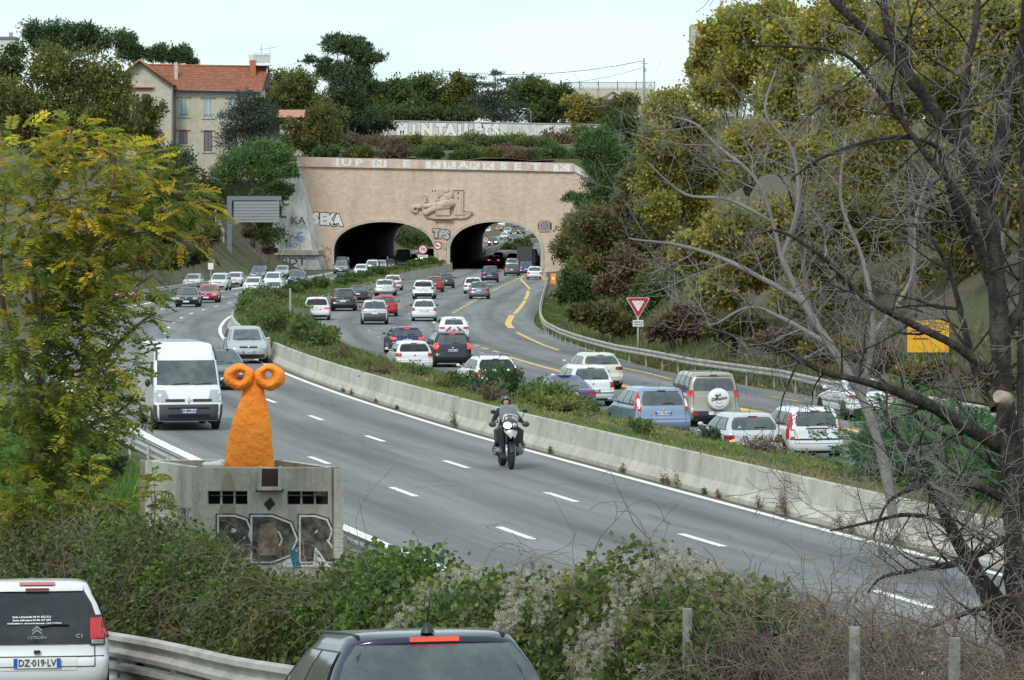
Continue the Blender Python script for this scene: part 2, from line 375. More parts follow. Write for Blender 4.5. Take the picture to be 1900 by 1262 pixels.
def curve_px(pts, solve, extra=()):
    P = sorted([solve(*p) for p in pts], key=lambda p: p[1]); xs = [p[1] for p in P]; ys = [p[0] for p in P]
    return P
# left and right edge of the right carriageway, traced from the picture onto the ground
PL = curve_px([(836,503),(744,523),(679,549),(600,575),(661,657),(842,711),(1111,771),(1192,795),(1448,852)], GR)
PR = curve_px([(1000,609),(1083,645),(1152,666),(1238,689),(1361,711),(1509,735),(1002,567),(1011,516),(985,503)], GR)
print('PL', [(round(p[1],1), round(p[0],2)) for p in PL]); print('PR', [(round(p[1],1), round(p[0],2)) for p in PR])
tail = [560,620,673,722,770,814,870,930,1010,1100,1300]
ld = float(LC(500))
RL = spline([15, 60]+[p[1] for p in PL if p[1] < 505]+tail, [PL[0][0]+.30*(PL[0][1]-15), PL[0][0]+.26*(PL[0][1]-60)]+[p[0] for p in PL if p[1] < 505]+[float(LC(y))+7.9 for y in tail])
RR = spline([15, 60, 110]+[p[1] for p in PR if p[1] < 510]+tail, [PR[0][0]+.28*(PR[0][1]-15), PR[0][0]+.27*(PR[0][1]-60), PR[0][0]+.25*(PR[0][1]-110)]+[p[0] for p in PR if p[1] < 510]+[float(LC(y))+19.5 for y in tail])
def LL(Y): return LC(Y)-7.3                      # left edge of the left carriageway
def ML(Y): return LC(Y)+3.55                     # foot of the median barrier
def tangent(fn, Y):
    d = Vector((float(fn(Y+2)-fn(Y-2)), 4, 0)); d.normalize(); return d

YS = np.concatenate([np.arange(16,200,3), np.arange(200,520,6), np.arange(520,700,10), np.arange(700,1300,15), [1300.]])
def strip(name, fa, fb, za, zb, n, mat_, Ys=YS, kind='structure', parent=None):
    """road sheet between two plan curves"""
    V = []; U = []
    for Y in Ys:
        a, b = float(fa(Y)), float(fb(Y))
        for j in range(n+1):
            t = j/n; V.append((a+(b-a)*t, Y, za(Y)*(1-t)+zb(Y)*t)); U.append((a+(b-a)*t-float(LC(Y)), Y))
    nc = n+1; Fq = [(i*nc+j, i*nc+j+1, (i+1)*nc+j+1, (i+1)*nc+j) for i in range(len(Ys)-1) for j in range(n)]
    o = np_mesh(name, V, np.array(Fq), mat_, parent, uv=np.array(U), smooth=True)
    if parent is None: o['kind'] = kind
    return o
strip('road', LL, ML, zr, zr, 4, M['asphalt'])
strip('road', RL, RR, zR, zR, 4, M['asphalt_b'])

# ---- painted lines
def offset_band(mb, fn, z, off, wdt, y0, y1, step=3, dz=.004, mi=0):
    k = max(1, int((y1-y0)/step)); A = []; B = []
    for i in range(k+1):
        Y = y0+(y1-y0)*i/k; t = tangent(fn, Y); nx, ny = t.y, -t.x
        c = Vector((float(fn(Y)), Y, 0))
        p = c+Vector((nx, ny, 0))*(off-wdt/2); q = c+Vector((nx, ny, 0))*(off+wdt/2)
        A.append((p.x, p.y, float(z(p.y))+dz)); B.append((q.x, q.y, float(z(q.y))+dz))
    mb.grid([[a, b] for a, b in zip(A, B)], mi, False)
mb = MB(); offset_band(mb, LC, zr, 3.12, .20, 16, 520); mb.build('edge_line', M['line'])['kind'] = 'structure'
mb = MB()
offset_band(mb, LC, zr, -6.35, .34, 30, 520); offset_band(mb, LC, zr, 3.12, .2, 675, 1250, 10); offset_band(mb, LC, zr, -6.3, .25, 675, 1250, 10)
mb.build('edge_line', M['line'])['kind'] = 'structure'
dash_lines = bpy.data.objects.new('lane_markings', None); C.objects.link(dash_lines); dash_lines['kind'] = 'structure'
for off, y0 in ((0, 122.9-11.72*8), (-3.2, 78.4-11.72*4)):
    y = y0
    while y < 420:
        d = MB(); offset_band(d, LC, zr, off, .17, y-3.0, y, 1.0); d.build('dash', M['line'], dash_lines); y += 11.72
for off in (3.3, 6.6):                             # faint white lane dashes of the right carriageway
    y = 105
    while y < 480:
        d = MB(); offset_band(d, RL, zR, off, .14, y-2.6, y, 1.3); d.build('dash', M['line_yellow_faint'], dash_lines); y += 13
# ---- yellow works markings, traced onto the ground
works = bpy.data.objects.new('works_markings', None); C.objects.link(works); works['kind'] = 'structure'
def yline(pts, wdt, m='line_yellow'):
    P = [Vector(GR(*p)) for p in pts]; G_ = []
    for i, p in enumerate(P):
        d = (P[min(i+1,len(P)-1)]-P[max(i-1,0)]); d.z = 0; d.normalize(); n = Vector((d.y,-d.x,0))*wdt/2
        G_.append([tuple(p-n+Vector((0,0,.006))), tuple(p+n+Vector((0,0,.006)))])
    mb = MB().grid(G_, 0, False); mb.build('dash', M[m], works)
yline([(981,506),(973,511),(965,517)], .22)
yline([(966,518),(974,526),(983,536)], .25)
yline([(980,540),(978,549),(974,556)], .3)
yline([(974,558),(966,570),(955,582)], .3)
yline([(950,585),(944,596),(943,602),(949,609)], .42)
yline([(959,617),(985,630),(1010,641),(1037,650)], .2)
for (ax, ay), (bx, by), k in (((963,517),(912,540),9), ((910,541),(838,582),11)):
    for i in range(k):
        t0, t1 = i/k, (i+.62)/k
        yline([(ax+(bx-ax)*t0, ay+(by-ay)*t0), (ax+(bx-ax)*t1, ay+(by-ay)*t1)], .22)
for a, b in (((880,640),(889,642)),((895,645),(906,648)),((914,651),(926,654))): yline([a,b], .22)
yline([(936,660),(970,670),(1005,680),(1042,690)], .26)
yline([(975,708),(1000,715)], .2)
yline([(1145,715),(1165,718),(1180,722)], .55)
yline([(1148,681),(1200,692),(1246,704)], .16)
yline([(1362,757),(1400,764),(1432,772)], .55)
yline([(1432,736),(1460,741),(1489,746)], .14)
yline([(1553,794),(1580,798),(1603,803)], .35)
yline([(1740,832),(1790,840),(1830,848)], .45)
yline([(1560,806),(1590,812),(1640,822)], .14)

# ------------------------------------------------------------------ terrain, aligned with the road edges
PZ0, PZ1 = 515.0, 673.0                            # tunnel from portal to far mouth
def hill(Y): return np.interp(Y, [0,516,560,605,625,668,760,1200,3000], [15,15.0,17.6,20.2,22.3,24.2,24,30,60])
def hmaxL(Y): return np.interp(Y, [0,60,200,300,380,440,486,516,600,668,760,3000], [1.0,1.0,2.0,4.5,7.5,11,14.5,15.0,20,24.2,24,60])
def hmaxR(Y): return np.interp(Y, [0,60,110,160,240,400,490,516,600,668,760,3000], [2.5,3,4.5,6.5,9,13,15.0,15.0,20,24.2,24,60])
def frontage(Y): return np.clip((54-Y)*.068, 0, 3)
def zl_side(X, Y, d):                              # d: distance left of the left carriageway
    near = np.where(d < 1.2, 0, frontage(Y)*sm(1.2, 4.0, d))
    far = hmaxL(Y)*sm(0, 1, (d-4)/(hmaxL(Y)*1.25+1))
    z = near*(1-sm(90,150,Y))+far*sm(90,150,Y)
    return z
def zr_side(Y, e):
    base = zR(Y)-.05-.3*sm(.3,1.5,e)
    up = hmaxR(Y)*sm(0, 1, (e-1.9)/(hmaxR(Y)*1.9+1))
    return base+up
offL = [-2500,-900,-400,-220,-140,-100,-75,-60,-48,-40,-33,-28,-24,-20,-17,-14,-12,-10,-8.5,-7,-5.8,-4.6,-3.6,-2.6,-1.8,-1.0,-.4,.4]
offR = [-.4,.4,1.0,1.7,2.6,3.6,5,6.5,8,10,12,15,18,22,27,33,40,50,65,90,140,220,400,900,2500]
YT = np.concatenate([np.arange(14,120,3), np.arange(120,500,6), [500,507,512,515.6,516.6,520], np.arange(530,668,10), [668,672.4,673.4,678], np.arange(690,1000,20), [1000,1200,1600,2500,4500,8500]])
V = []; ncol = len(offL)+1+len(offR)
for Y in YT:
    tun = 515.8 < Y < 673
    for o_ in offL:
        X = float(LL(Y))+o_; d = -o_
        if d <= .4: z = float(zr(Y))-.06
        elif tun: z = float(hill(Y)) if d > 1.5 else float(zr(Y))-.06
        elif Y >= 673: z = float(zr(Y))+(float(hmaxL(Y)))*float(sm(0,1,(d-2)/22))*(1-float(sm(760,900,Y))*.8)
        else: z = float(zl_side(X, Y, d))-.03
        V.append((X, Y, z))
    V.append((float((ML(Y)+RL(Y))/2), Y, float(zR(Y))-.08))
    for o_ in offR:
        X = float(RR(Y))+o_; e = o_
        if e <= .4: z = float(zR(Y))-.06
        elif tun: z = float(hill(Y)) if e > 1.5 else float(zr(Y))-.06
        elif Y >= 673: z = float(zr(Y))+float(hmaxR(Y))*float(sm(0,1,(e-2)/24))*(1-float(sm(760,900,Y))*.8)
        else: z = float(zr_side(Y, e))-.03
        V.append((X, Y, z))
Vn = np.array(V); 
wob = (np.sin(Vn[:,0]*.31+Vn[:,1]*.13)*np.cos(Vn[:,1]*.21)*.25)
dist = np.minimum(np.abs(Vn[:,0]-LL(Vn[:,1])), np.abs(Vn[:,0]-RR(Vn[:,1])))
inside = (Vn[:,0] > LL(Vn[:,1])-5) & (Vn[:,0] < RR(Vn[:,1])+5)
Vn[:,2] += np.where(inside, 0, wob*np.clip(dist/20, 0, 1))
Fq = [(i*ncol+j, i*ncol+j+1, (i+1)*ncol+j+1, (i+1)*ncol+j) for i in range(len(YT)-1) for j in range(ncol-1)]
g = np_mesh('ground', Vn, np.array(Fq), M['ground'], smooth=True); g['kind'] = 'structure'
g = np_mesh('ground', [(-2500,-2500,-.1),(2500,-2500,-.1),(2500,14,-.1),(-2500,14,-.1)], np.array([(0,1,2,3)]), M['ground']); g['kind'] = 'structure'
def ground_z(X, Y):
    d = float(LL(Y))-X; e = X-float(RR(Y))
    if 516 < Y < 673: return float(hill(Y))
    if d > 0: return float(zl_side(X, Y, d)) if Y < 673 else float(zr(Y))+float(hmaxL(Y))*float(sm(0,1,(d-2)/22))*(1-float(sm(760,900,Y))*.8)
    if e > 0: return float(zr_side(Y, e)) if Y < 673 else float(zr(Y))+float(hmaxR(Y))*float(sm(0,1,(e-2)/24))*(1-float(sm(760,900,Y))*.8)
    return float(zr(Y))
# hill over the tunnel
G_ = []
for Y in [516.2,520,530,545,560,580,600,615,625,645,660,672.5]:
    G_.append([(float(LL(Y))-3+(float(RR(Y)-LL(Y))+6)*j/10, Y, float(hill(Y))+.02+.2*sin(j*1.7+Y*.1)) for j in range(11)])
MB().grid(G_, 0, True).build('hill', M['ground'])['kind'] = 'structure'

# ------------------------------------------------------------------ median barrier (jersey profile) and verge
def sweep(name, fn, z0, prof, y0, y1, step, mats, side=1, parent=None):
    rows = []; Y = y0
    while Y <= y1+1e-6:
        t = tangent(fn, Y); n = Vector((t.y,-t.x,0))*side; c = Vector((float(fn(Y)), Y, float(z0(Y))))
        rows.append([tuple(c+n*u+Vector((0,0,v))) for u, v in prof]); Y += step
    mb = MB().grid(rows, 0, False)
    mb.add(rows[0], [tuple(range(len(prof)))], 0); mb.add(rows[-1], [tuple(range(len(prof)-1,-1,-1))], 0)
    return mb.build(name, mats, parent)
jersey = [(0,-.05),(0,.10),(.17,.33),(.24,.84),(.40,.84),(.46,.30),(.5,-.05)]
b1 = sweep('concrete_barrier', ML, zr, jersey, 24, 172, 2, M['barrier'])
tag(b1, 'long pale concrete barrier beside the motorcycle, grass growing behind its top', 'barrier')
b1b = sweep('concrete_barrier', ML, zr, jersey, 176, 500, 4, M['barrier'])
tag(b1b, 'far concrete barrier hidden behind the median shrubs towards the left tunnel mouth', 'barrier')
b2 = sweep('concrete_barrier', RL, zR, [(0,-.05),(-.05,.35),(-.1,1.0),(-.3,1.0),(-.4,.0)], 262, 507, 5, M['barrier'])
tag(b2, 'grey concrete wall along the far median, leading to the pier between the arches', 'barrier')
b3 = sweep('concrete_barrier', RL, zR, [(0,-.05),(-.05,.35),(-.1,.9),(-.3,.9),(-.4,.0)], 676, 1000, 10, M['barrier'])
tag(b3, 'concrete wall on the median beyond the tunnel, seen through the right arch', 'barrier')
def verge_top(Y): return float(zr(Y))+.74
def verge_right(Y): return float(zR(Y))+(.12 if Y < 250 else .9)
V = []; YV = np.concatenate([np.arange(24,260,3), np.arange(260,508,6)])
for Y in YV:
    a = float(ML(Y))+.38; b = float(RL(Y))-(.0 if Y < 250 else .25)
    for j in range(7):
        t = j/6; z = verge_top(Y)*(1-t)+verge_right(Y)*t+.10*sin(pi*t)+.05*sin(Y*.7+j*2.1)*(1 if 0 < j < 6 else 0); V.append((a+(b-a)*t, Y, z))
    V.append((b+.01, Y, float(zR(Y))-.05))
nc = 8; Fq = [(i*nc+j, i*nc+j+1, (i+1)*nc+j+1, (i+1)*nc+j) for i in range(len(YV)-1) for j in range(nc-1)]
np_mesh('median_verge', V, np.array(Fq), M['soil'], smooth=True)['kind'] = 'structure'
V = []; YV = np.arange(675,1250,12)
for Y in YV:
    a = float(ML(Y)); b = float(RL(Y))
    for j in range(5):
        t = j/4; V.append((a+(b-a)*t, Y, float(zr(Y))+.1+.5*sin(pi*t)))
Fq = [(i*5+j, i*5+j+1, (i+1)*5+j+1, (i+1)*5+j) for i in range(len(YV)-1) for j in range(4)]
np_mesh('median_verge', V, np.array(Fq), M['ground'], smooth=True)['kind'] = 'structure'
def verge_z(X, Y):
    a = float(ML(Y))+.38; b = float(RL(Y)); t = min(max((X-a)/max(b-a,.1),0),1)
    return verge_top(Y)*(1-t)+verge_right(Y)*t+.1*sin(pi*t)
# kerb of the median on the right carriageway
k = sweep('kerb', RL, zR, [(.02,-.05),(.0,.13),(-.14,.135),(-.16,-.05)], 24, 260, 3, M['barrier']); k['kind'] = 'structure'
# dirt gutter at the foot of the barrier
mb = MB(); offset_band(mb, ML, zr, -.10, .16, 24, 172, 2, .006); mb.build('gutter', M['soil'])['kind'] = 'structure'

# frontage road under the two nearest cars
V = []; U = []
YF = np.arange(14, 75, 2.0)
def FR(Y): return -4.9+(46-Y)*.315               # guardrail line beside the frontage road
for Y in YF:
    for o_ in (-9, -6, -3, -.45):
        V.append((FR(Y)+o_, Y, float(frontage(Y))+.012)); U.append((o_, Y))
Fq = [(i*4+j, i*4+j+1, (i+1)*4+j+1, (i+1)*4+j) for i in range(len(YF)-1) for j in range(3)]
np_mesh('frontage_road', V, np.array(Fq), M['asphalt'], uv=np.array(U))['kind'] = 'structure'

# ------------------------------------------------------------------ tunnel portal
portal = thing('tunnel_portal', 'pink brick tunnel portal with two wide arches over the motorway', 'tunnel portal', (0, PZ0, 0))
s0 = F/PZ0
def X_(px): return (px-CX)/s0
def Z_(py): return H-(py-HZ)/s0
arches = [(X_(620), X_(805)), (X_(835), X_(1003))]
def arch_z(x):
    for a, b in arches:
        if a < x < b:
            u = abs((x-(a+b)/2)/((b-a)/2)); return 2.6+(Z_(412)-2.6)*(1-u**2.15)**(1/2.15)
    return None
xl0, xr0 = X_(553), X_(1064)
def top_z(x): return np.interp(x, [xl0, xr0, X_(1122)], [Z_(308), Z_(318), Z_(352)])
xs = sorted(set(list(np.linspace(X_(553), X_(1122), 70))+[v for a, b in arches for v in list(a+(b-a)*(1-np.cos(np.linspace(0,pi,41)))/2)]))
front = []; mb = MB()
for x0, x1 in zip(xs[:-1], xs[1:]):
    xm = (x0+x1)/2; inn = arch_z(xm) is not None
    def bz(x):
        if inn:
            z = arch_z(x); return z if z is not None else 2.6
        return -.5
    if inn:
        z0b = bz(min(max(x0, x0+1e-6), x1)); z1b = bz(x1-1e-6 if arch_z(x1) is None else x1)
        z0b = arch_z(x0+1e-4); z1b = arch_z(x1-1e-4)
    else: z0b = z1b = -.5
    t0, t1 = float(top_z(x0)), float(top_z(x1))
    mb.add([(x0,0,z0b),(x1,0,z1b),(x1,0,t1),(x0,0,t0)], [(0,1,2,3)])
    mb.add([(x0,.9,t0),(x1,.9,t1),(x1,0,t1),(x0,0,t0)], [(0,3,2,1)])
mb.add([(X_(1122),0,-.5),(X_(1122),.9,-.5),(X_(1122),.9,Z_(352)),(X_(1122),0,Z_(352))], [(0,1,2,3)])
# back-left closing and lower left triangle between buttress and arch
mb.build('brick_face', M['portal_brick'], portal)
# soffit and inner walls of both tubes, shifted with the road
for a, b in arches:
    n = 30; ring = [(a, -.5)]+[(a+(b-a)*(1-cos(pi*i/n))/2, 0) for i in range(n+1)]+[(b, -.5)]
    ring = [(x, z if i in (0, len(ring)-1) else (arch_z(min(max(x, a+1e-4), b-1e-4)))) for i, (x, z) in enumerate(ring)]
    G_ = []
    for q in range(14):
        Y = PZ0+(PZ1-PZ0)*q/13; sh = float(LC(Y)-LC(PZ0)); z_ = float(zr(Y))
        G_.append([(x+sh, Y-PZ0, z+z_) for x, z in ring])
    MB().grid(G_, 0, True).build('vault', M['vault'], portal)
    rim = MB(); A = []
    for i in range(len(ring)):
        x, z = ring[i]; cx_ = (a+b)/2; dx, dz = (x-cx_)/((b-a)/2), max(z-2.0, 0)/4.0
        l = sqrt(dx*dx+dz*dz)+1e-6; ox, oz = dx/l, dz/l
        A.append([(x, .0, z), (x, -.18, z), (x+ox*.42, -.18, z+oz*.42), (x+ox*.42, .02, z+oz*.42)])
    rim.grid(A, 0, False); rim.build('arch_stone', M['portal_stone'], portal)
# far face of the tunnel
mb = MB(); sh = float(LC(PZ1)-LC(PZ0)); xs2 = [x+sh for x in xs]
for x0, x1 in zip(xs2[:-1], xs2[1:]):
    inn = arch_z((x0+x1)/2-sh) is not None
    z0b = arch_z(x0-sh+1e-4) if inn else -.5; z1b = arch_z(x1-sh-1e-4) if inn else -.5
    zz = float(zr(PZ1))
    mb.add([(x0,158,z0b+zz),(x1,158,z1b+zz),(x1,158,24),(x0,158,24)], [(3,2,1,0)])
mb.build('back_face', M['portal_stone'], portal)
# parapet
mb = MB(); pz = lambda x: (float(np.interp(x, [xl0, xr0], [Z_(309), Z_(319)])), float(np.interp(x, [xl0, xr0], [Z_(291), Z_(303)])))
n = 24
for i in range(n):
    x0 = X_(551)+(xr0-X_(551))*i/n; x1 = X_(551)+(xr0-X_(551))*(i+1)/n
    (a0,b0),(a1,b1) = pz(x0), pz(x1)
    mb.add([(x0,-.35,a0),(x1,-.35,a1),(x1,-.35,b1),(x0,-.35,b0),(x0,.5,a0),(x1,.5,a1),(x1,.5,b1),(x0,.5,b0)], [(0,1,2,3),(3,2,6,7),(0,4,5,1)]+([(0,3,7,4)] if i == 0 else [])+([(1,5,6,2)] if i == n-1 else []))
mb.build('parapet', M['parapet_pink'], portal)
# white stone edge at the right end of the top
mb = MB(); P = [(1062,303),(1078,312),(1092,322),(1108,336),(1122,352)]
for (xa,ya),(xb,yb) in zip(P[:-1], P[1:]):
    mb.xz([(X_(xa),Z_(ya+13)),(X_(xb),Z_(yb+13)),(X_(xb),Z_(yb)),(X_(xa),Z_(ya))], -.2, .9)
mb.build('coping_stone', M['buttress_stone'], portal)
# pilaster between the arches (slight projection)
mb = MB(); mb.box(((X_(812)+X_(828))/2, -.06, 2.9), (1.15, .12, 6.8)); mb.build('pilaster', M['portal_brick'], portal)
# painted letters of the parapet: blocks of white wash
def text_obj(s, size, m, parent=None, loc=(0,0,0), rot=(pi/2,0,0), off=0.0, shear=0, name='lettering', align='CENTER', ext=.002, sx=1.0, spacing=1.0):
    cu = bpy.data.curves.new('t', 'FONT'); cu.body = s; cu.size = size; cu.offset = off; cu.extrude = ext; cu.shear = shear; cu.align_x = align; cu.align_y = 'CENTER'; cu.space_character = spacing; cu.resolution_u = 2
    t = bpy.data.objects.new('t', cu); C.objects.link(t)
    dg = bpy.context.evaluated_depsgraph_get(); me = bpy.data.meshes.new_from_object(t.evaluated_get(dg))
    bpy.data.objects.remove(t); bpy.data.curves.remove(cu)
    me.materials.clear(); me.materials.append(m); me.name = name
    o = bpy.data.objects.new(name, me); C.objects.link(o); o.location = loc; o.rotation_euler = rot; o.scale = (sx,1,1)
    if parent is not None: o.parent = parent
    return o
M['graf_white'] = mat('white_wash_paint', (.60,.59,.55), .8, noise=(4, (.80,.79,.76), .30, .55))
M['graf_black'] = mat('black_spray', (.035,.033,.032), .8, noise=(5, (.20,.18,.155), .42, .62))
M['graf_grey'] = mat('grey_spray', (.36,.35,.34), .8, noise=(3, (.52,.51,.49), .3, .6))
M['graf_red'] = mat('red_spray', (.42,.10,.06), .8)
M['graf_blue'] = mat('blue_spray', (.12,.22,.45), .8)
M['graf_teal'] = mat('teal_spray', (.02,.20,.28), .8)
slope = -atan2(12, 511)
def on_parapet(px): return X_(px), (Z_(291)+Z_(309))/2 - (px-551)*12/511/s0
for s_, a, b in (('I',620,632),('U',634,652),('P',656,676),('N',690,718),('E',740,768),('F',790,818),('R',822,846),('A',850,870),('K',872,890),('K',896,918),('S',924,944),('E',948,972),('T',984,1004),('K',1026,1058)):
    x, z = on_parapet((a+b)/2)
    blk = MB().box((x, -.353, z-.02), ((b-a)/s0*.98, .004, .98)) if s_ in 'FRKN' else None
    if blk: blk.build('white_wash', M['graf_white'], portal); text_obj(s_, 1.15, M['parapet_pink'], portal, (x, -.362, z), (pi/2, 0, 0), .02, 0, 'graffiti', sx=1.5)
    else: text_obj(s_, 1.3, M['graf_white'], portal, (x, -.358, z), (pi/2, 0, 0), .05, 0, 'graffiti', sx=1.6)
# SEKA
for i, ch in enumerate('SEKA'):
    x = X_(586+13.6*i); z = Z_(406+1.2*i)
    text_obj(ch, 2.0, M['graf_black'], portal, (x, -.012, z), (pi/2, 0, 0), .26, 0, 'graffiti', sx=.86)
    text_obj(ch, 2.0, M['white_paint'], portal, (x, -.024, z), (pi/2, 0, 0), .13, 0, 'graffiti', sx=.86)
for i, ch in enumerate('TFS'):
    x = X_(809+9.5*i); z = Z_(434+1.2*i)
    text_obj(ch, 1.5, M['graf_black'], portal, (x, -.135, z), (pi/2, 0, 0), .2, .1, 'graffiti')
    text_obj(ch, 1.5, M['graf_grey'], portal, (x, -.146, z), (pi/2, 0, 0), .10, .1, 'graffiti')
for i, ch in enumerate('NIF'):
    x = X_(812+8*i); z = Z_(455+2*i)
    text_obj(ch, 1.0, M['graf_black'], portal, (x, -.135, z), (pi/2, .15, 0), .10, 0, 'graffiti')
    text_obj(ch, 1.0, M['graf_grey'], portal, (x, -.146, z), (pi/2, .15, 0), .04, 0, 'graffiti')
text_obj('OM', 1.25, M['graf_red'], portal, (X_(603), -.012, Z_(463)), (pi/2, .25, 0), .0, 0, 'graffiti')
text_obj('CK', 1.25, M['graf_red'], portal, (X_(606), -.012, Z_(482)), (pi/2, .1, 0), -.01, 0, 'graffiti')
text_obj('NS', 1.3, M['graf_grey'], portal, (X_(592), -.012, Z_(443)), (pi/2, .3, 0), .03, 0, 'graffiti')
# ---- buttress at the left with its plinth
but = thing('stone_buttress', 'tall leaning stone buttress with a sprayed plinth left of the portal', 'buttress', (0, PZ0, 0))
def wedge(mb, b, t, z0, z1):
    P = [(x,y,z0) for x,y in b]+[(x,y,z1) for x,y in t]
    mb.add(P, [(3,2,1,0),(4,5,6,7),(0,1,5,4),(1,2,6,5),(2,3,7,6),(3,0,4,7)])
mb = MB(); wedge(mb, [(X_(508),-5),(X_(583),-3.5),(X_(600),.3),(X_(508),.3)], [(X_(510),-.8),(X_(553),-.5),(X_(556),.3),(X_(508),.3)], Z_(466), Z_(300))
mb.build('buttress_shaft', M['buttress_stone'], but)
mb = MB(); wedge(mb, [(X_(505),-6),(X_(601),-5),(X_(612),.3),(X_(505),.3)], [(X_(508),-5.2),(X_(590),-4.2),(X_(600),.3),(X_(508),.3)], -.5, Z_(473))
mb.build('plinth', M['buttress_stone'], but)
mb = MB(); wedge(mb, [(X_(505),-5.9),(X_(594),-4.9),(X_(602),.3),(X_(505),.3)], [(X_(505),-5.9),(X_(594),-4.9),(X_(602),.3),(X_(505),.3)], Z_(472.8), Z_(464))
mb.build('cornice', M['portal_stone'], but)
text_obj('BDT', 1.35, M['graf_black'], but, (X_(549), -5.78, Z_(485)), (radians(82),0,0), .03, 0, 'graffiti', sx=1.3)
for (px, py, s_, sz, ms) in ((522,350,'F',2.0,'graf_black'),(535,340,'RS',1.1,'graf_grey'),(520,430,'TK',1.4,'graf_black'),(535,448,'W',1.3,'graf_grey'),(527,395,'L',2.2,'graf_black'),(556,410,'KA',1.5,'graf_black'),(549,432,'S',1.6,'graf_grey'),(560,440,'E',1.8,'graf_blue'),(532,375,'C',1.5,'graf_black'),(545,455,'NO',1.0,'graf_blue')):
    zz = Z_(py); t = (zz-Z_(466))/(Z_(300)-Z_(466)); yy = -4.55+4.0*t
    text_obj(s_, sz, M[ms], but, (X_(px), yy-.35, zz), (radians(70),0,radians(4)), .03, 0, 'graffiti')
# ---- sculpted relief
rel = thing('stone_relief', 'stone relief of a reclining figure with towers above the middle pier', 'sculpture', (0, PZ0-.02, 0)); rel.scale = (1, .62, 1)
def rx(u): return X_(740+u/11.875)
def rzz(v): return Z_(330+v/11.88)
mb = MB()
for (u0,v0,u1,v1,d) in ((560,400,680,540,.25),(680,265,870,560,.35),(870,280,1200,560,.22),(1210,260,1420,820,.5),(1230,400,1380,815,.62)):
    mb.box(((rx(u0)+rx(u1))/2, -d/2, (rzz(v0)+rzz(v1))/2), (abs(rx(u1)-rx(u0)), d, abs(rzz(v0)-rzz(v1))))
mb.box(((rx(540)+rx(690))/2, -.17, rzz(400)), (rx(690)-rx(540), .34, .12)); mb.box(((rx(1200)+rx(1430))/2, -.36, rzz(262)), (rx(1430)-rx(1200), .72, .12))
for u, v in ((620,460),(620,500),(740,290),(800,290),(1310,330),(1310,450)): mb.box((rx(u), -.66 if u > 1200 else -.37, rzz(v)), (.12,.06,.22), 1)
mb.build('carved_towers', [M['relief_stone'], M['under']], rel)
mb = MB()
P = [(500,600),(520,760),(600,870),(800,915),(1160,915),(1220,890),(1350,900),(1500,880),(1600,800),(1540,740),(1400,800),(1130,830),(1120,690),(800,680),(760,560)]
mb.xz([(rx(u), rzz(v)) for u, v in P[::1]][::1], -.45, 0)
mb.box((rx(965), -.6, rzz(760)), (rx(1120)-rx(810), .8, rzz(690)-rzz(830))); mb.box((rx(970), -.65, rzz(880)), (rx(1190)-rx(800), .9, .35))
mb.build('carved_hull', M['relief_stone'], rel)
mb = MB()
mb.tube([(rx(500),-.3,rzz(640)),(rx(430),-.4,rzz(640)),(rx(330),-.45,rzz(630)),(rx(290),-.45,rzz(690)),(rx(330),-.45,rzz(750)),(rx(400),-.45,rzz(740)),(rx(420),-.45,rzz(690))], [.32,.3,.26,.22,.16,.12,.08], 8)
mb.build('carved_scroll', M['relief_stone'], rel); mb = MB(); mb.tube([(rx(1400),-.35,rzz(820)),(rx(1500),-.4,rzz(760)),(rx(1440),-.4,rzz(730)),(rx(1540),-.4,rzz(720)),(rx(1620),-.4,rzz(770)),(rx(1560),-.4,rzz(800))], [.25,.22,.15,.18,.2,.12], 8)
mb.build('carved_scroll', M['relief_stone'], rel)
mb = MB()
mb.ball((rx(1050),-.75,rzz(285)), (.36,.36,.42)); mb.ball((rx(1080),-.62,rzz(410)), (.72,.45,.62)); mb.ball((rx(1000),-.66,rzz(480)), (.6,.4,.45))
mb.tube([(rx(1150),-.6,rzz(470)),(rx(1200),-.6,rzz(560)),(rx(1050),-.75,rzz(610))], [.3,.45,.42], 8)
mb.tube([(rx(1180),-.6,rzz(560)),(rx(980),-.8,rzz(580)),(rx(800),-.7,rzz(610)),(rx(600),-.6,rzz(620)),(rx(540),-.5,rzz(640))], [.6,.62,.42,.3,.22], 8)
mb.tube([(rx(1120),-.7,rzz(640)),(rx(900),-.8,rzz(640)),(rx(720),-.7,rzz(700)),(rx(600),-.6,rzz(780)),(rx(560),-.5,rzz(760))], [.45,.5,.42,.45,.3], 8)
mb.tube([(rx(960),-.7,rzz(380)),(rx(880),-.75,rzz(440)),(rx(980),-.8,rzz(330))], [.16,.14,.1], 6)
mb.tube([(rx(1000),-.7,rzz(420)),(rx(900),-.7,rzz(470)),(rx(790),-.6,rzz(530))], [.2,.16,.12], 6)
mb.build('carved_figure', M['relief_stone'], rel)
# ------------------------------------------------------------------ vehicles: stacked rings from sill to roof
PAINT = {}
def paint(name, col, metal=0.0, rough=.28):
    if name not in PAINT: PAINT[name] = mat('paint_'+name, col, rough, metal, .5, .6, noise=(1.5, tuple(c*.93 for c in col), .3, .7))
    return PAINT[name]
paint('white', (.74,.76,.77)); paint('offwhite', (.66,.67,.65)); paint('silver', (.46,.48,.50), .45); paint('lightsilver', (.58,.60,.62), .3); paint('grey', (.20,.215,.23), .4)
paint('darkgrey', (.07,.075,.08), .3); paint('black', (.014,.014,.016)); paint('darkblue', (.016,.024,.10), .2); paint('blue', (.03,.05,.17), .2)
paint('iceblue', (.27,.36,.52), .45); paint('champagne', (.36,.345,.29), .35); paint('beige', (.62,.60,.52)); paint('red', (.42,.015,.03)); paint('green', (.03,.05,.05), .3)
paint('purple', (.10,.09,.22), .3); paint('navyblack', (.028,.032,.06), .45, .22); paint('bronze', (.12,.07,.07), .3)

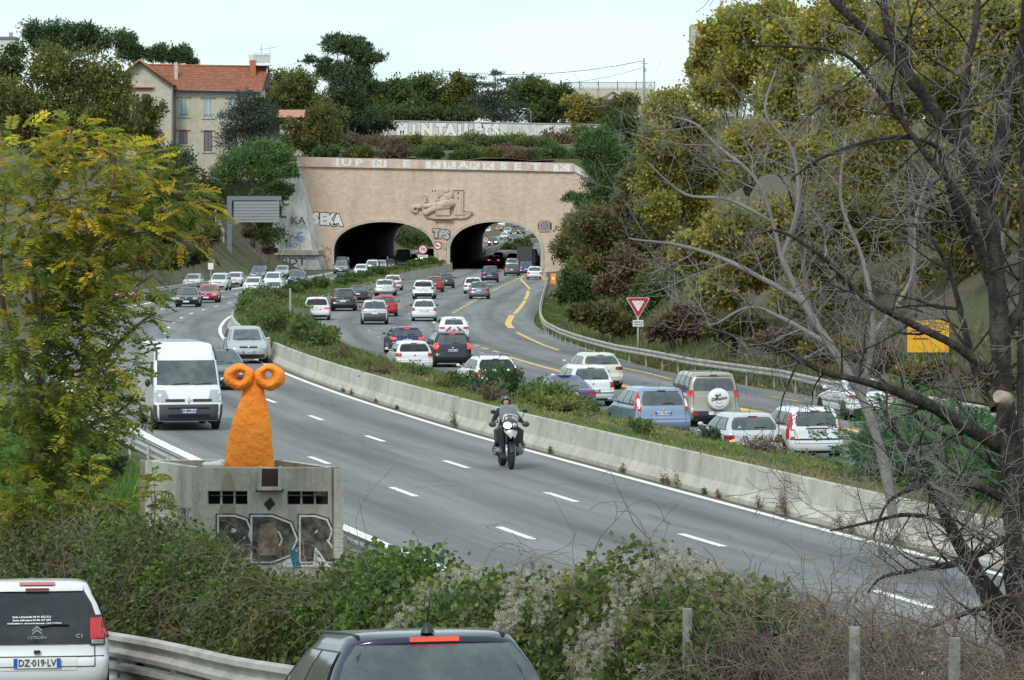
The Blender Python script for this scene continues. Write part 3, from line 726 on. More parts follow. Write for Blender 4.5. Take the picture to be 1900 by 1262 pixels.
# fractions of half length / half width; z levels built from belt b and height h
def levels(kind, b, h):
    A = dict(hatch=dict(hb=.50, rf=.10, rr=-.76, rb=-.925, nose=.74, deck=None, rw=.74),
             mini=dict(hb=.62, rf=.22, rr=-.84, rb=-.945, nose=.84, deck=None, rw=.78),
             mpv=dict(hb=.60, rf=.16, rr=-.80, rb=-.945, nose=.80, deck=None, rw=.76),
             suv=dict(hb=.44, rf=.17, rr=-.86, rb=-.92, nose=.95, deck=None, rw=.80),
             estate=dict(hb=.42, rf=.06, rr=-.74, rb=-.93, nose=.72, deck=None, rw=.73),
             saloon=dict(hb=.40, rf=.04, rr=-.38, rb=-.70, nose=.72, deck=.96, rw=.70),
             coupe=dict(hb=.36, rf=-.02, rr=-.34, rb=-.80, nose=.68, deck=.93, rw=.66),
             van=dict(hb=.84, rf=.66, rr=-.985, rb=-.995, nose=1.0, deck=None, rw=.86))[kind]
    n = A['nose']; L_ = []
    L_ += [(.20,-.88,.88,.84),(.27,-.965,.955,.95),(.40,-.998,.995,.985),(.54,-1.0,1.0,1.0),(.60,-.985,.995,1.0)]
    L_ += [(n-.12,-.97,.99,.998),(n-.03,-.965,.955,.995),(n+.02,-.963,.91,.992)]
    if b-n > .12: L_ += [(n+.08,-.96,.80,.985)]
    if A['deck']: L_ += [(b-.08,-.965,A['hb']+.22,.975),(b-.03,-.95,A['hb']+.10,.962),(b-.005,(A['rb']-.95)/2-.0,A['hb']+.03,.95),(b,A['rb'],A['hb'],.94)]
    else: L_ += [(b-.05,-.955,A['hb']+.12,.972),(b,A['rb'],A['hb'],.945)]
    z1 = h-.10; rw = A['rw']
    for t in (.33,.66,1.0):
        tt = t**1.15
        L_.append((b+(z1-b)*t, A['rb']+(A['rr']-A['rb'])*t, A['hb']+(A['rf']-A['hb'])*t, .945+(rw-.945)*tt+.025*sin(pi*t)))
    L_.append((h-.045, A['rr']+.03, A['rf']-.05, rw-.035))
    L_.append((h-.012, A['rr']+.10, A['rf']-.14, rw-.15)); L_.append((h, A['rr']+.25, A['rf']-.30, rw-.42))
    if kind == 'van':
        L_ = [(.28,-.97,.93,.90),(.36,-.985,.985,.96),(.5,-.99,1.0,.99),(.76,-.99,1.0,1.0),(.84,-.988,.99,.995),(1.08,-.987,.965,.985),(1.24,-.986,.92,.98),(1.33,-.985,.87,.975),
              (1.68,-.984,.795,.955),(2.10,-.98,.70,.915),(2.24,-.978,.665,.90),(2.44,-.975,.60,.875),(2.55,-.97,.52,.84),(2.595,-.955,.42,.76),(2.62,-.90,.25,.5)]
    return L_, A
class Shape:
    def __init__(s, kind, Lg, Wd, h, b, nexp=4.2, rcr=.34, rcf=.62):
        lv, s.A = levels(kind, b, h)
        s.z = np.array([l[0] for l in lv]); s.yr = np.array([l[1] for l in lv])*Lg/2; s.yf = np.array([l[2] for l in lv])*Lg/2; s.w = np.array([l[3] for l in lv])*Wd/2
        s.n = nexp; s.rcr, s.rcf = rcr, rcf; s.L, s.W, s.h, s.b, s.kind = Lg, Wd, h, b, kind
    def at(s, z): return float(np.interp(z, s.z, s.yr)), float(np.interp(z, s.z, s.yf)), float(np.interp(z, s.z, s.w))
    def corner(s, t): t = min(abs(t), 1); return 1-(1-t**s.n)**(1/s.n)
    def rear(s, x, z, off=.008): yr, yf, w = s.at(z); return yr+s.rcr*s.corner(x/w)-off
    def front(s, x, z, off=.008): yr, yf, w = s.at(z); rc = min(s.rcf, (yf-yr)*.45); return yf-rc*s.corner(x/w)+off
    def side(s, y, z, sg, off=.008):
        yr, yf, w = s.at(z); rc = min(s.rcf, (yf-yr)*.45); v = 0
        if y < yr+s.rcr: v = 1-(y-yr)/s.rcr
        elif y > yf-rc: v = 1-(yf-y)/rc
        v = min(max(v,0),1); return sg*(w*(1-v**s.n)**(1/s.n)+off)
    def ring(s, z, K, m):
        yr, yf, w = s.at(z); rcf = min(s.rcf, (yf-yr)*.45); P = []; e = 2/s.n
        for i in range(K+1):
            ph = -pi/2+pi*i/K; x = w*(1 if ph > 0 else -1)*abs(sin(ph))**e; P.append((x, yr+s.rcr*(1-abs(cos(ph))**e), z))
        for i in range(1, m): P.append((w, yr+s.rcr+(yf-rcf-yr-s.rcr)*i/m, z))
        for i in range(K+1):
            ph = pi/2-pi*i/K; x = w*(1 if ph > 0 else -1)*abs(sin(ph))**e; P.append((x, yf-rcf*(1-abs(cos(ph))**e), z))
        for i in range(1, m): P.append((-w, yf-rcf-(yf-rcf-yr-s.rcr)*i/m, z))
        return P
    def zrows(s, z0, z1, n=2):
        r = set(np.linspace(z0, z1, n+1)); r |= {z for z in s.z if z0+.004 < z < z1-.004}; return sorted(r)
    def rear_patch(s, mb, x0, x1, z0, z1, off=.01, nx=6, mi=0, slant=0):     # slant: x grows by slant per metre of height
        G_ = []
        for z in s.zrows(z0, z1):
            row = []
            for i in range(nx+1):
                k = slant*(z-z0); a, b = x0-(k if x0 < 0 else -k)*0, x1
                x = x0+(x1-x0)*i/nx+ (k*np.sign((x0+x1)/2) if x0*x1 > 0 else k*(2*i/nx-1)*1.0)
                w = s.at(z)[2]; x = max(min(x, .995*w), -.995*w); row.append((x, s.rear(x, z, off), z))
            G_.append(row)
        return mb.grid(G_, mi, True)
    def front_patch(s, mb, x0, x1, z0, z1, off=.01, nx=6, mi=0, slant=0):
        G_ = []
        for z in s.zrows(z0, z1):
            row = []
            for i in range(nx+1):
                k = slant*(z-z0); x = x0+(x1-x0)*i/nx+(k*np.sign((x0+x1)/2) if x0*x1 > 0 else k*(2*i/nx-1))
                w = s.at(z)[2]; x = max(min(x, .995*w), -.995*w); row.append((-x, s.front(-x, z, off), z))
            G_.append(row)
        return mb.grid(G_, mi, True)
    def side_patch(s, mb, sg, u0, u1, z0, z1, off=.01, ny=5, mi=0, us=0):   # u: 0 rear .. 1 front of the cabin at that height
        G_ = []
        for z in s.zrows(z0, z1):
            yr, yf, w = s.at(z); row = []
            for i in range(ny+1):
                u = u0+(u1-u0)*i/ny; y = yr+(yf-yr)*u; row.append((s.side(y, z, sg, off), y, z))
            G_.append(row if sg > 0 else row[::-1])
        return mb.grid(G_, mi, True)

def wheel(parent, c, r, wd, sg, n, rim_m):
    t = MB().lathe([(-wd/2, r*.62),(-wd/2, r*.93),(-wd*.36, r),(wd*.36, r),(wd/2, r*.93),(wd/2, r*.62),(wd*.30, r*.60)] if sg > 0 else [(-wd*.30, r*.60),(-wd/2, r*.62),(-wd/2, r*.93),(-wd*.36, r),(wd*.36, r),(wd/2, r*.93),(wd/2, r*.62)], (0,0,0), 'x', n)
    w = t.build('wheel', M['tyre'], parent, c)
    m = MB(); x = sg*wd*.36
    m.lathe([(x-.004, 0.001),(x, r*.22),(x+sg*.01, r*.22),(x+sg*.012, .001)] , (0,0,0), 'x', 10, 0)
    for k in range(5):
        a = 2*pi*k/5+.3; ca, sa = cos(a), sin(a); pw = r*.085
        q = [(ca*r*.18-sa*pw, sa*r*.18+ca*pw), (ca*r*.63-sa*pw*1.5, sa*r*.63+ca*pw*1.5), (ca*r*.63+sa*pw*1.5, sa*r*.63-ca*pw*1.5), (ca*r*.18+sa*pw, sa*r*.18-ca*pw)]
        m.add([(x, y, z) for y, z in q]+[(x-sg*.03, y, z) for y, z in q], [(0,1,2,3),(7,6,5,4),(0,4,5,1),(1,5,6,2),(2,6,7,3),(3,7,4,0)], 0)
    m.lathe([(x-sg*.05, r*.66),(x+sg*.004, r*.66),(x+sg*.004, r*.59),(x-sg*.05, r*.57)], (0,0,0), 'x', n, 0)
    m.lathe([(x-sg*.09, .001),(x-sg*.09, r*.6)], (0,0,0), 'x', n, 1)
    m.build('rim', [rim_m, M['under']], w)

def number_plate(parent, x, y, z, facing, text, w=.52, back=0, yellow=False, near=False, tilt=0):
    """plate on the rear (facing -1) or on the front (+1)"""
    p = MB(); p.box((0,0,0), (w, .012, .11), 0)
    if not yellow:
        p.box((-w/2+.022, -.003, 0), (.044, .012, .104), 1); p.box((w/2-.022, -.003, 0), (.044, .012, .104), 1)
    pl = p.build('number_plate', [M['plate_yellow'] if yellow else M['plate'], M['plate_blue']], parent, (x, y, z), 0 if facing < 0 else pi)
    pl.rotation_euler[0] = tilt
    if text: text_obj(text, .108 if near else .125, M['ink'], pl, (0, -.0115, -.003), (pi/2,0,0), .0015 if near else .005, 0, 'lettering', sx=.86 if near else .80)
    return pl

KIND = dict(hatch=(3.95,1.70,1.46,.93), mini=(3.54,1.60,1.53,.98), mpv=(4.35,1.80,1.62,1.0), suv=(4.4,1.80,1.82,1.10), estate=(4.6,1.80,1.45,.95), saloon=(4.5,1.76,1.43,.96), coupe=(4.5,1.80,1.37,.93), van=(5.5,2.06,2.62,1.33))
def car(name, label, cat, kind, P, fwd, col, view='rear', hi=False, wiper_z=None, dim=None, tail=(.60,.93,.62,.80), tail_m='red', tail2=None, plate=None, plate_z=None, glass='glass', grp=None, pitch=0, mirrors=True,
        lower_black=None, rails=False, lights_on=False, rear_win=None, rimm='rim', back_dist=.72, win_top=None, brand=True, ant=True, hl=None, trim=None, yellow_plate=False, chrome_bar=None, spoiler=True, mirror_m=None, head_z=None):
    Lg, Wd, h, b = KIND[kind]
    if dim: Lg, Wd, h, b = dim
    S = Shape(kind, Lg, Wd, h, b, rcf=.62 if kind != 'van' else .30, rcr=.30 if kind != 'van' else .12, nexp=4.2 if kind != 'van' else 5)
    f = Vector(fwd); f.z = 0; f.normalize()
    end = -1 if view == 'rear' else 1                # which end stands on the pixel
    org = Vector(P)-f*(end*(Lg/2-back_dist))
    if kind != 'x': org.z = P[2]
    root = thing(name, label, cat, tuple(org), atan2(-f.x, f.y), grp)
    root.rotation_euler[0] = pitch
    pm = PAINT[col]; K, m = (14, 10) if hi else (8, 5)
    # body and roof skin
    zs = list(S.z); ib = int(np.argmin(abs(S.z-b))) if kind != 'van' else 7
    body = MB(); rows = [S.ring(z, K, m) for z in zs[:ib+1]]
    # refine rings
    body.grid(rows, 0, True, True); body.add(rows[0], [tuple(range(len(rows[0])-1,-1,-1))], 1)
    body.build('body', [pm, M['under']], root)
    cab = MB(); rows = [S.ring(z, K, m) for z in zs[ib:]]
    cab.grid(rows, 0, True, True); cab.add(rows[-1], [tuple(range(len(rows[-1])))], 0, True)
    cabin = cab.build('roof', pm, root)
    gm = M[glass]
    # windows
    zt = h-.13 if kind != 'van' else 2.10; zb = b+.035 if kind != 'van' else 1.37
    wt = win_top or zt
    if kind != 'van':
        g = MB(); rw0 = S.at(zb)[2]*.86; rw1 = S.at(wt)[2]*.86
        if rear_win: zb_r, zt_r, xf = rear_win
        else: zb_r, zt_r, xf = zb+.01, wt-.01, .86
        G_ = []
        for z in S.zrows(zb_r, zt_r, 3):
            w = S.at(z)[2]*xf; nx = 8; t = (z-zb_r)/(zt_r-zb_r); sh = 1-.05*(abs(2*t-1)**6)
            G_.append([(x*sh, S.rear(x*sh, z, .012), z) for x in np.linspace(-w, w, nx+1)])
        g.grid(G_, 0, True); g.build('rear_window', gm, root)
        if hi:
            wp = MB(); zz = wiper_z or zb_r+.05; wp.tube([(.0, S.rear(0,zz,.03), zz),(.18, S.rear(.18,zz+.02,.03), zz+.02),(.36, S.rear(.36,zz+.01,.03), zz+.01)], [.016,.013,.008], 5); wp.build('wiper', M['black'], root)
    g = MB(); G_ = []
    for z in S.zrows(zb, zt, 3):
        w = S.at(z)[2]*(.93 if kind != 'van' else .92); G_.append([(-x, S.front(-x, z, .012), z) for x in np.linspace(-w, w, 9)])
    g.grid(G_, 0, True); ws = g.build('windscreen', gm if glass != 'glass_tint' else M['glass'], root)
    if view == 'front' and hi:
        wp = MB()
        for x0 in (-.45, .25): wp.tube([(x0+.2, S.front(x0+.2, zb+.02,.03), zb+.02),(x0-.3, S.front(x0-.3, zb+.06,.03), zb+.06)], [.016,.008], 5)
        wp.build('wiper', M['black'], root)
    if kind in ('saloon','coupe'): splits = [(.13,.47),(.50,.93)] if kind == 'saloon' else [(.18,.40),(.44,.93)]
    elif kind in ('estate','mpv','suv'): splits = [(.06,.26),(.29,.56),(.59,.945)]
    elif kind == 'van': splits = [(.775,.905)]
    else: splits = [(.10,.46),(.50,.945)] if kind == 'hatch' else [(.08,.25),(.28,.56),(.59,.95)]
    z0s, z1s = (b+.04, h-.15) if kind != 'van' else (1.38, 2.04)
    for sg in (-1, 1):
        for u0, u1 in splits:
            g = MB(); S.side_patch(g, sg, u0, u1, z0s, z1s, .010); g.build('side_window', gm, root)
        if kind != 'van':                            # black band behind the glass makes pillars
            g = MB(); S.side_patch(g, sg, splits[0][0]-.012, splits[-1][1]+.008, z0s-.012, z1s+.012, .005); g.build('window_frame', M['black'], root)
        # sill and door lines
        g = MB(); S.side_patch(g, sg, .16, .84, .27, .31, .012); g.build('sill_strip', M['black'] if kind != 'van' else M['darkgrey'], root)
        if hi and kind != 'van':
            yb = [S.at(z0s)[0]+(S.at(z0s)[1]-S.at(z0s)[0])*u for u in (splits[-1][0]-.015, splits[-1][1]-.01)]
            for y in yb: g = MB(); g.grid([[(S.side(y-.006,z,sg,.006), y-.006, z),(S.side(y+.006,z,sg,.006), y+.006, z)][::(1 if sg > 0 else -1)] for z in S.zrows(.32, b-.01, 4)], 0); g.build('door_gap', M['black'], root)
            g = MB(); y = yb[0]-.18+.02
            g.tube([(S.side(y+.3,b-.12,sg,.02), y+.3, b-.12),(S.side(y+.12,b-.12,sg,.03), y+.12, b-.12)], .014, 5); g.build('door_handle', pm, root)
    # wheels and arches
    r = .31 if kind not in ('suv','van') else .355
    if kind == 'mini': r = .28
    ya = Lg/2-.72-.0 if kind != 'van' else Lg/2-.85
    yfw, yrw = Lg/2-.80, -Lg/2+.72
    if kind == 'van': yfw, yrw = Lg/2-.98, -Lg/2+1.02
    for sg in (-1, 1):
        for y in (yfw, yrw):
            xs_ = abs(S.side(y, .5, 1, 0))
            a = MB(); rr = r+.055; n_ = 14; x0, x1 = sg*(xs_-.30), sg*(xs_+.006)
            arc = [(y+rr*cos(pi*i/n_), .0+r+rr*sin(pi*i/n_)) for i in range(n_+1)]+[(y-rr, .19),(y+rr, .19)]
            vs = [(x1, p, q) for p, q in arc]+[(x0, p, q) for p, q in arc]; k_ = len(arc)
            a.add(vs, [tuple(range(k_)) if sg > 0 else tuple(range(k_-1,-1,-1))]+[((i+1)%k_, i, i+k_, (i+1)%k_+k_) if sg > 0 else (i,(i+1)%k_,(i+1)%k_+k_,i+k_) for i in range(k_)], 0)
            a.build('wheel_arch', M['under'], root)
            wheel(root, (sg*(xs_-.10), y, r), r, .21, sg, 22 if hi else 14, M[rimm])
    # lights
    zt0, zt1 = tail[2], tail[3]
    for sg in (-1, 1):
        g = MB(); w = S.at((zt0+zt1)/2)[2]
        S.rear_patch(g, *(sorted((sg*tail[0]*w, sg*min(tail[1],.985)*w))), zt0, zt1, .016, 5)
        tl = g.build('tail_light', M[tail_m], root)
        # wrap on the flank
        if tail[1] > .9:
            g = MB(); G_ = []
            for z in S.zrows(zt0+.01, zt1-.01):
                yr = S.at(z)[0]; G_.append([(S.side(yr+.10+.10*i, z, sg, .014), yr+.10+.10*i, z) for i in (range(3) if sg > 0 else range(2,-1,-1))])
            g.grid(G_, 0, True); g.build('lens_side', M[tail_m if tail_m != 'red_lit' else 'red'], tl)
        if tail2:
            g = MB(); S.rear_patch(g, *(sorted((sg*tail2[0]*w, sg*tail2[1]*w))), tail2[2], tail2[3], .021, 3); g.build('reverse_lens', M[tail2[4]], tl)
        nz0 = head_z or (S.A['nose']-.14); g = MB(); w = S.at(nz0+.06)[2]
        x0, x1 = (hl or (.56,.965))
        S.front_patch(g, *(sorted((sg*x0*w, sg*x1*w))), nz0, nz0+(.15 if kind != 'van' else .36), .014, 5, slant=.3)
        g.build('headlight', M['lamp_lit'] if lights_on and kind != 'van' else M['lamp_clear'], root)
        # mirrors
        ym = S.A['hb']*Lg/2-.22; zm = b+.10; xm = abs(S.side(ym, b, 1, 0))
        if kind == 'van': ym, zm = Lg/2*.70, 1.42; xm = S.W/2*.95
        if not mirrors: continue
        g = MB(); sc = 1.0 if kind != 'van' else 1.6
        g.ball((sg*(xm+.15*min(sc,1.2)), ym, zm), (.085, .06, .062*sc*(1.25 if kind == 'van' else 1)), 10, 6)
        g.tube([(sg*(xm-.04), ym+.02, zm-.05),(sg*(xm+.08), ym+.01, zm-.03)], .02, 5)
        g.build('mirror', M[mirror_m] if mirror_m else (pm if kind != 'van' and hi else M['black']), root)
    # grille, lower intake, bumper
    g = MB(); nz = S.A['nose']
    if kind != 'van':
        g2 = MB(); S.front_patch(g2, -S.W*.22, S.W*.22, nz-.10, nz-.02, .012, 6); g2.build('grille', M['black'], root)
        g2 = MB(); S.front_patch(g2, -S.W*.34, S.W*.34, .27, .42, .012, 6); g2.build('lower_intake', M['black'], root)
        g2 = MB(); S.rear_patch(g2, -S.W*.40, S.W*.40, .215, .29, .012, 6); g2.build('rear_valance', M['black'], root)
        if lower_black:
            g2 = MB(); S.rear_patch(g2, -.97*S.W/2, .97*S.W/2, .24, lower_black, .011, 10)
            for sg in (-1,1): S.side_patch(g2, sg, .005, .10, .24, lower_black, .010)
            S.front_patch(g2, -.97*S.W/2, .97*S.W/2, .24, lower_black, .010, 10); g2.build('bumper', M['darkgrey'], root)
        else:                                        # bumper seam
            g2 = MB(); S.rear_patch(g2, -.93*S.W/2, .93*S.W/2, .605, .617, .009, 10); g2.build('bumper_seam', M['black'], root)
        if trim: g2 = MB(); S.rear_patch(g2, -.95*S.W/2, .95*S.W/2, trim[0], trim[1], .018, 10); g2.build('bumper_strip', M['black'], root)
        if chrome_bar: g2 = MB(); S.rear_patch(g2, -.55*S.W/2, .55*S.W/2, chrome_bar[0], chrome_bar[1], .018, 8); g2.build('chrome_strip', M['chrome'], root)
        if spoiler and kind not in ('saloon','coupe'):
            g2 = MB(); zt_ = h-.075; w = S.at(zt_)[2]*.88
            G_ = [[(x, S.rear(x, zt_, -.06)+0, zt_+.035) for x in np.linspace(-w,w,9)],[(x, S.rear(x, zt_, .06), zt_+.005) for x in np.linspace(-w,w,9)],[(x, S.rear(x, zt_-.04, .03), zt_-.04) for x in np.linspace(-w,w,9)]]
            g2.grid(G_, 0, True); sp = g2.build('spoiler', pm, root)
            g3 = MB(); g3.box((0, S.rear(0, zt_-.02, .055), zt_-.018), (.26, .012, .026)); g3.build('brake_lamp', M['red_lit'] if tail_m == 'red_lit' else M['red_dark'], sp)
        if rails:
            for sg in (-1,1):
                g2 = MB(); w = S.at(h-.06)[2]*.93; y0, y1 = S.A['rr']*Lg/2+.15, S.A['rf']*Lg/2-.1
                g2.tube([(sg*w, y0, h-.05),(sg*w, y0+.12, h+.02),(sg*w, y1-.12, h+.02),(sg*w, y1, h-.05)], .018, 5); g2.build('roof_rail', M['black'], root)
    if hi and kind != 'van' and view == 'rear':
        for sg in (-1,1):
            g2 = MB(); G_ = []
            for z in S.zrows(.50, b+.0, 3): w = S.at(z)[2]*.80; G_.append([(x, S.rear(x, z, .0085), z) for x in sorted((sg*w-.005, sg*w+.005))])
            g2.grid(G_, 0, True); g2.build('tailgate_gap', M['black'], root)
        g2 = MB(); S.rear_patch(g2, -.80*S.W/2, .80*S.W/2, .496, .506, .0085, 8); g2.build('tailgate_gap', M['black'], root)
    if brand and kind != 'van':
        g2 = MB(); zz = b-.10; g2.lathe([(0,.001),(0,.045),(.012,.040),(.014,.001)], (0, S.rear(0, zz, .012)-.012, zz), 'y', 12); g2.build('badge', M['chrome'], root)
        zz = nz-.06; g2 = MB(); g2.lathe([(0,.05),(.014,.045),(.016,.001)], (0, S.front(0, zz, .012), zz), 'y', 12); g2.build('badge', M['chrome'], root)
    pz_ = plate_z if plate_z else (.74 if view == 'rear' else .44)
    # plates on both ends
    rz_ = pz_ if view == 'rear' else .74; fz_ = pz_ if view == 'front' else .44
    number_plate(root, 0, S.rear(0, rz_, .022), rz_, -1, plate if view == 'rear' else None, yellow=yellow_plate, near=hi)
    if kind != 'van': number_plate(root, 0, S.front(0, fz_, .022), fz_, 1, plate if view == 'front' else None, near=hi)
    if ant and hi and kind != 'van':
        g2 = MB(); ya_ = S.A['rr']*Lg/2+.28; g2.tube([(0, ya_, h-.02),(0,ya_-.16,h+.19)], [.009,.004], 5); g2.build('aerial', M['black'], root)
    return root, S

def Rpos(px, py): return GR(px, py)
def Rdir(P, mixr=.35):
    a = tangent(RL, P[1]); b_ = tangent(RR, P[1]); w = min(max((P[0]-float(RL(P[1])))/max(float(RR(P[1]))-float(RL(P[1])),1),0),1)
    return a.lerp(b_, w)
def Ldir(P): return -tangent(LC, P[1])
def rcar(name, label, kind, px, py, col, cat='car', yaw=0, **k):
    P = Rpos(px, py); d = Rdir(P); d.rotate(Matrix.Rotation(radians(yaw), 3, 'Z')); return car(name, label, cat, kind, P, d, col, 'rear', **k)
def lcar(name, label, kind, px, py, col, cat='car', yaw=0, **k):
    P = GL(px, py); d = Ldir(P); d.rotate(Matrix.Rotation(radians(yaw), 3, 'Z')); return car(name, label, cat, kind, P, d, col, 'front', back_dist=.80, **k)
gr = 'cars queueing away from the camera towards the right arch'; gl = 'cars driving towards the camera on the left carriageway'

# ---- near right carriageway (rear views)
r_, S = rcar('small_car', 'boxy white small hatchback with tall red pillar lights, nearest the sumac bush', 'mini', 1503, 853, 'white', grp=gr, hi=True, dim=(3.54,1.64,1.50,.96), tail=(.86,.985,.62,1.36), plate='AZ·185·RZ', plate_z=.83, trim=(.60,.64), tail2=(.86,.985,.70,.86,'plate'), rear_win=(.99,1.38,.80))
g2 = MB(); g2.box((0, S.rear(0,.93,.02), .925), (.62,.02,.03)); g2.build('handle_strip', M['black'], r_)
r_, S = rcar('small_car', 'silver three door hatchback left of the boxy white car, round sticker in its rear window', 'hatch', 1390, 858, 'lightsilver', grp=gr, hi=True, dim=(3.72,1.66,1.40,.90), tail=(.74,.97,.60,.80), tail_m='red_dark', plate='AE·649·PT', plate_z=.64, tail2=(.74,.83,.61,.68,'orange_lit'))
st = MB(); st.lathe([(0,.001),(0,.055),(.004,.055)], (-.42, S.rear(-.42, 1.0, .022), 1.0), 'y', 14); st.build('sticker', M['window_blue'], r_)
rcar('people_carrier', 'ice blue people carrier with red and white lights flanking its rear window', 'mpv', 1222, 812, 'iceblue', grp=gr, hi=True, dim=(4.33,1.82,1.58,1.0), tail=(.84,.975,.86,1.44), tail2=(.86,.965,1.0,1.24,'plate'), plate='AT·192·KR', plate_z=.80, rear_win=(1.04,1.46,.80))
r_, S = rcar('off_road_car', 'champagne off-road car carrying a white covered spare wheel on its tailgate', 'suv', 1318, 791, 'champagne', grp=gr, hi=True, cat='off-road car', dim=(4.6,1.78,1.80,1.10), tail=(.80,.98,1.0,1.22), lower_black=.54, rear_win=(1.2,1.60,.84), plate='AF·', plate_z=.47, brand=False, tail2=(.70,.92,.40,.47,'red'))
sp = MB(); zc = .93; yb = S.rear(0, .9, .04)
sp.lathe([(-.20,.001),(-.21,.18),(-.20,.31),(-.16,.36),(0,.36),(.02,.33)], (.10, yb, zc), 'y', 28); cov = sp.build('spare_wheel_cover', M['plate'], r_)
text_obj('4x4', .13, M['ink'], cov, (.04, yb-.222, zc+.13), (pi/2,-.15,0), .003, .2, 'lettering')
text_obj('Diffusion', .15, M['ink'], cov, (.08, yb-.224, zc+.02), (pi/2,-.15,0), .003, .3, 'lettering')
tb = MB()
for k_, (w_, zz) in enumerate(((.22,-.09),(.26,-.20))): tb.tube([(.10+w_*(t-.5), yb-.218, zc+zz-.05*sin(pi*t)) for t in (0,.25,.5,.75,1)], .006, 4)
tb.build('lettering', M['ink'], cov)
rcar('coupe', 'white coupe behind the bare branches at the right edge of the carriageway', 'coupe', 1612, 779, 'white', grp=gr, hi=True, yaw=-2, dim=(4.55,1.82,1.38,.93), tail=(.50,.96,.80,.88), lower_black=.42, rimm='rim_dark', plate='AR·', plate_z=.46)
rcar('hatchback', 'white hatchback with a bumper strip, just ahead of the dark blue coupe', 'hatch', 1093, 753, 'white', grp=gr, hi=True, dim=(3.95,1.68,1.50,.95), tail=(.80,.985,.70,.90), plate='AZ·740·QH', plate_z=.58, trim=(.49,.52), rear_win=(.985,1.36,.82))
rcar('hatchback', 'cream saloon-like hatchback with its driver window open, above the white hatchback', 'estate', 1112, 722, 'beige', grp=gr, hi=True, dim=(4.5,1.76,1.47,.97), tail=(.62,.98,.80,.92), tail_m='red_dark', lower_black=.36)
rcar('coupe', 'dark violet-blue coupe half hidden by the large median bush', 'coupe', 1056, 769, 'purple', grp=gr, hi=True, dim=(4.4,1.76,1.34,.90), tail=(.66,.97,.70,.80), tail_m='red')
rcar('estate_car', 'white estate car with dark rear glass and wide red lamps, behind the median bush', 'estate', 918, 730, 'white', grp=gr, hi=True, dim=(4.7,1.83,1.46,.94), tail=(.55,.97,.76,.88), glass='glass_tint', plate='AE·', rails=True, rear_win=(.99,1.34,.86))
rcar('people_carrier', 'black people carrier with glowing brake lights', 'mpv', 837, 681, 'black', grp=gr, hi=True, dim=(4.4,1.79,1.64,1.02), tail=(.80,.98,.86,1.14), tail_m='red_lit', plate='BR·084·CR', plate_z=.80, rails=True)
rcar('hatchback', 'white hatchback with square red lamps beside the black people carrier', 'hatch', 766, 693, 'white', grp=gr, hi=True, dim=(3.97,1.68,1.46,.95), tail=(.72,.97,.78,.94), plate='AC·170·AT', plate_z=.60, glass='glass_tint')
rcar('hatchback', 'dark blue hatchback with lit lamps, directly beyond the white hatchback with square lamps', 'hatch', 754, 658, 'darkblue', grp=gr, hi=True, dim=(4.3,1.76,1.42,.93), tail=(.66,.97,.78,.90), tail_m='red_lit')
r_, S = rcar('hatchback', 'white service hatchback with red diagonal warning stripes on its tailgate', 'hatch', 841, 636, 'white', grp=gr, hi=True, dim=(4.06,1.73,1.45,.97), tail=(.62,.93,.80,.90), tail_m='red', rear_win=(1.03,1.30,.66))
ch = MB()
for sg in (-1,1):
    ch.add([(sg*.13,S.rear(.13,.90,.03),.92),(sg*.24,S.rear(.24,.90,.03),.92),(sg*.52,S.rear(.5,.68,.03),.66),(sg*.38,S.rear(.38,.68,.03),.66)], [(0,1,2,3) if sg < 0 else (3,2,1,0)])
ch.add([(-.12,S.rear(.1,.7,.03),.66),(.12,S.rear(.1,.7,.03),.66),(.06,S.rear(0,.7,.03),.76),(-.06,S.rear(0,.7,.03),.76)], [(0,1,2,3)])
ch.build('warning_stripes', M['sign_red'], r_)
rcar('hatchback', 'white small saloon-backed hatchback alone in its lane above the striped service car', 'hatch', 787, 596, 'white', grp=gr, dim=(4.0,1.68,1.48,.94), tail=(.76,.97,.72,.92))
rcar('hatchback', 'silver people carrier with a black tailgate panel beside the red hatchback', 'mpv', 695, 602, 'lightsilver', grp=gr, dim=(4.3,1.79,1.6,1.0), tail=(.82,.98,.86,1.12), lower_black=.74, tail2=(.82,.92,.88,.96,'orange_lit'))
rcar('hatchback', 'red hatchback partly behind the silver people carrier', 'hatch', 715, 587, 'red', grp=gr, dim=(3.9,1.66,1.46,.94), tail=(.78,.97,.74,.92))
rcar('people_carrier', 'black people carrier with a chrome strip next to the white compact people carrier', 'mpv', 637, 577, 'black', grp=gr, dim=(4.6,1.84,1.66,1.02), tail=(.84,.98,.86,1.12), chrome_bar=(.80,.83))
rcar('saloon', 'black saloon just ahead of the black people carrier', 'saloon', 664, 562, 'black', grp=gr, dim=(4.5,1.76,1.42,.96), tail=(.60,.95,.76,.86))
rcar('hatchback', 'white compact people carrier with large red lamps, leftmost of the queue by the median', 'mpv', 588, 594, 'white', grp=gr, dim=(4.36,1.79,1.56,.99), tail=(.56,.95,.76,.88), tail_m='red_lit', lower_black=.36, glass='glass_tint')
rcar('estate_car', 'silver estate car following the white hatchback beside the far barrier', 'estate', 714, 549, 'lightsilver', grp=gr, dim=(4.5,1.78,1.47,.96), tail=(.86,.98,.78,1.0))
rcar('hatchback', 'white hatchback beside the far concrete wall, ahead of the silver estate car', 'hatch', 729, 539, 'offwhite', grp=gr)
rcar('crossover', 'white crossover with dark lower bumper in the middle lane', 'mpv', 786, 555, 'white', grp=gr, dim=(4.37,1.84,1.6,1.02), tail=(.74,.96,.86,1.02), tail_m='red_dark', lower_black=.52, rear_win=(1.06,1.44,.86), glass='glass_tint')
rcar('hatchback', 'red hatchback mostly hidden behind the white crossover', 'hatch', 805, 542, 'red', grp=gr, tail=(.8,.97,.74,.92))
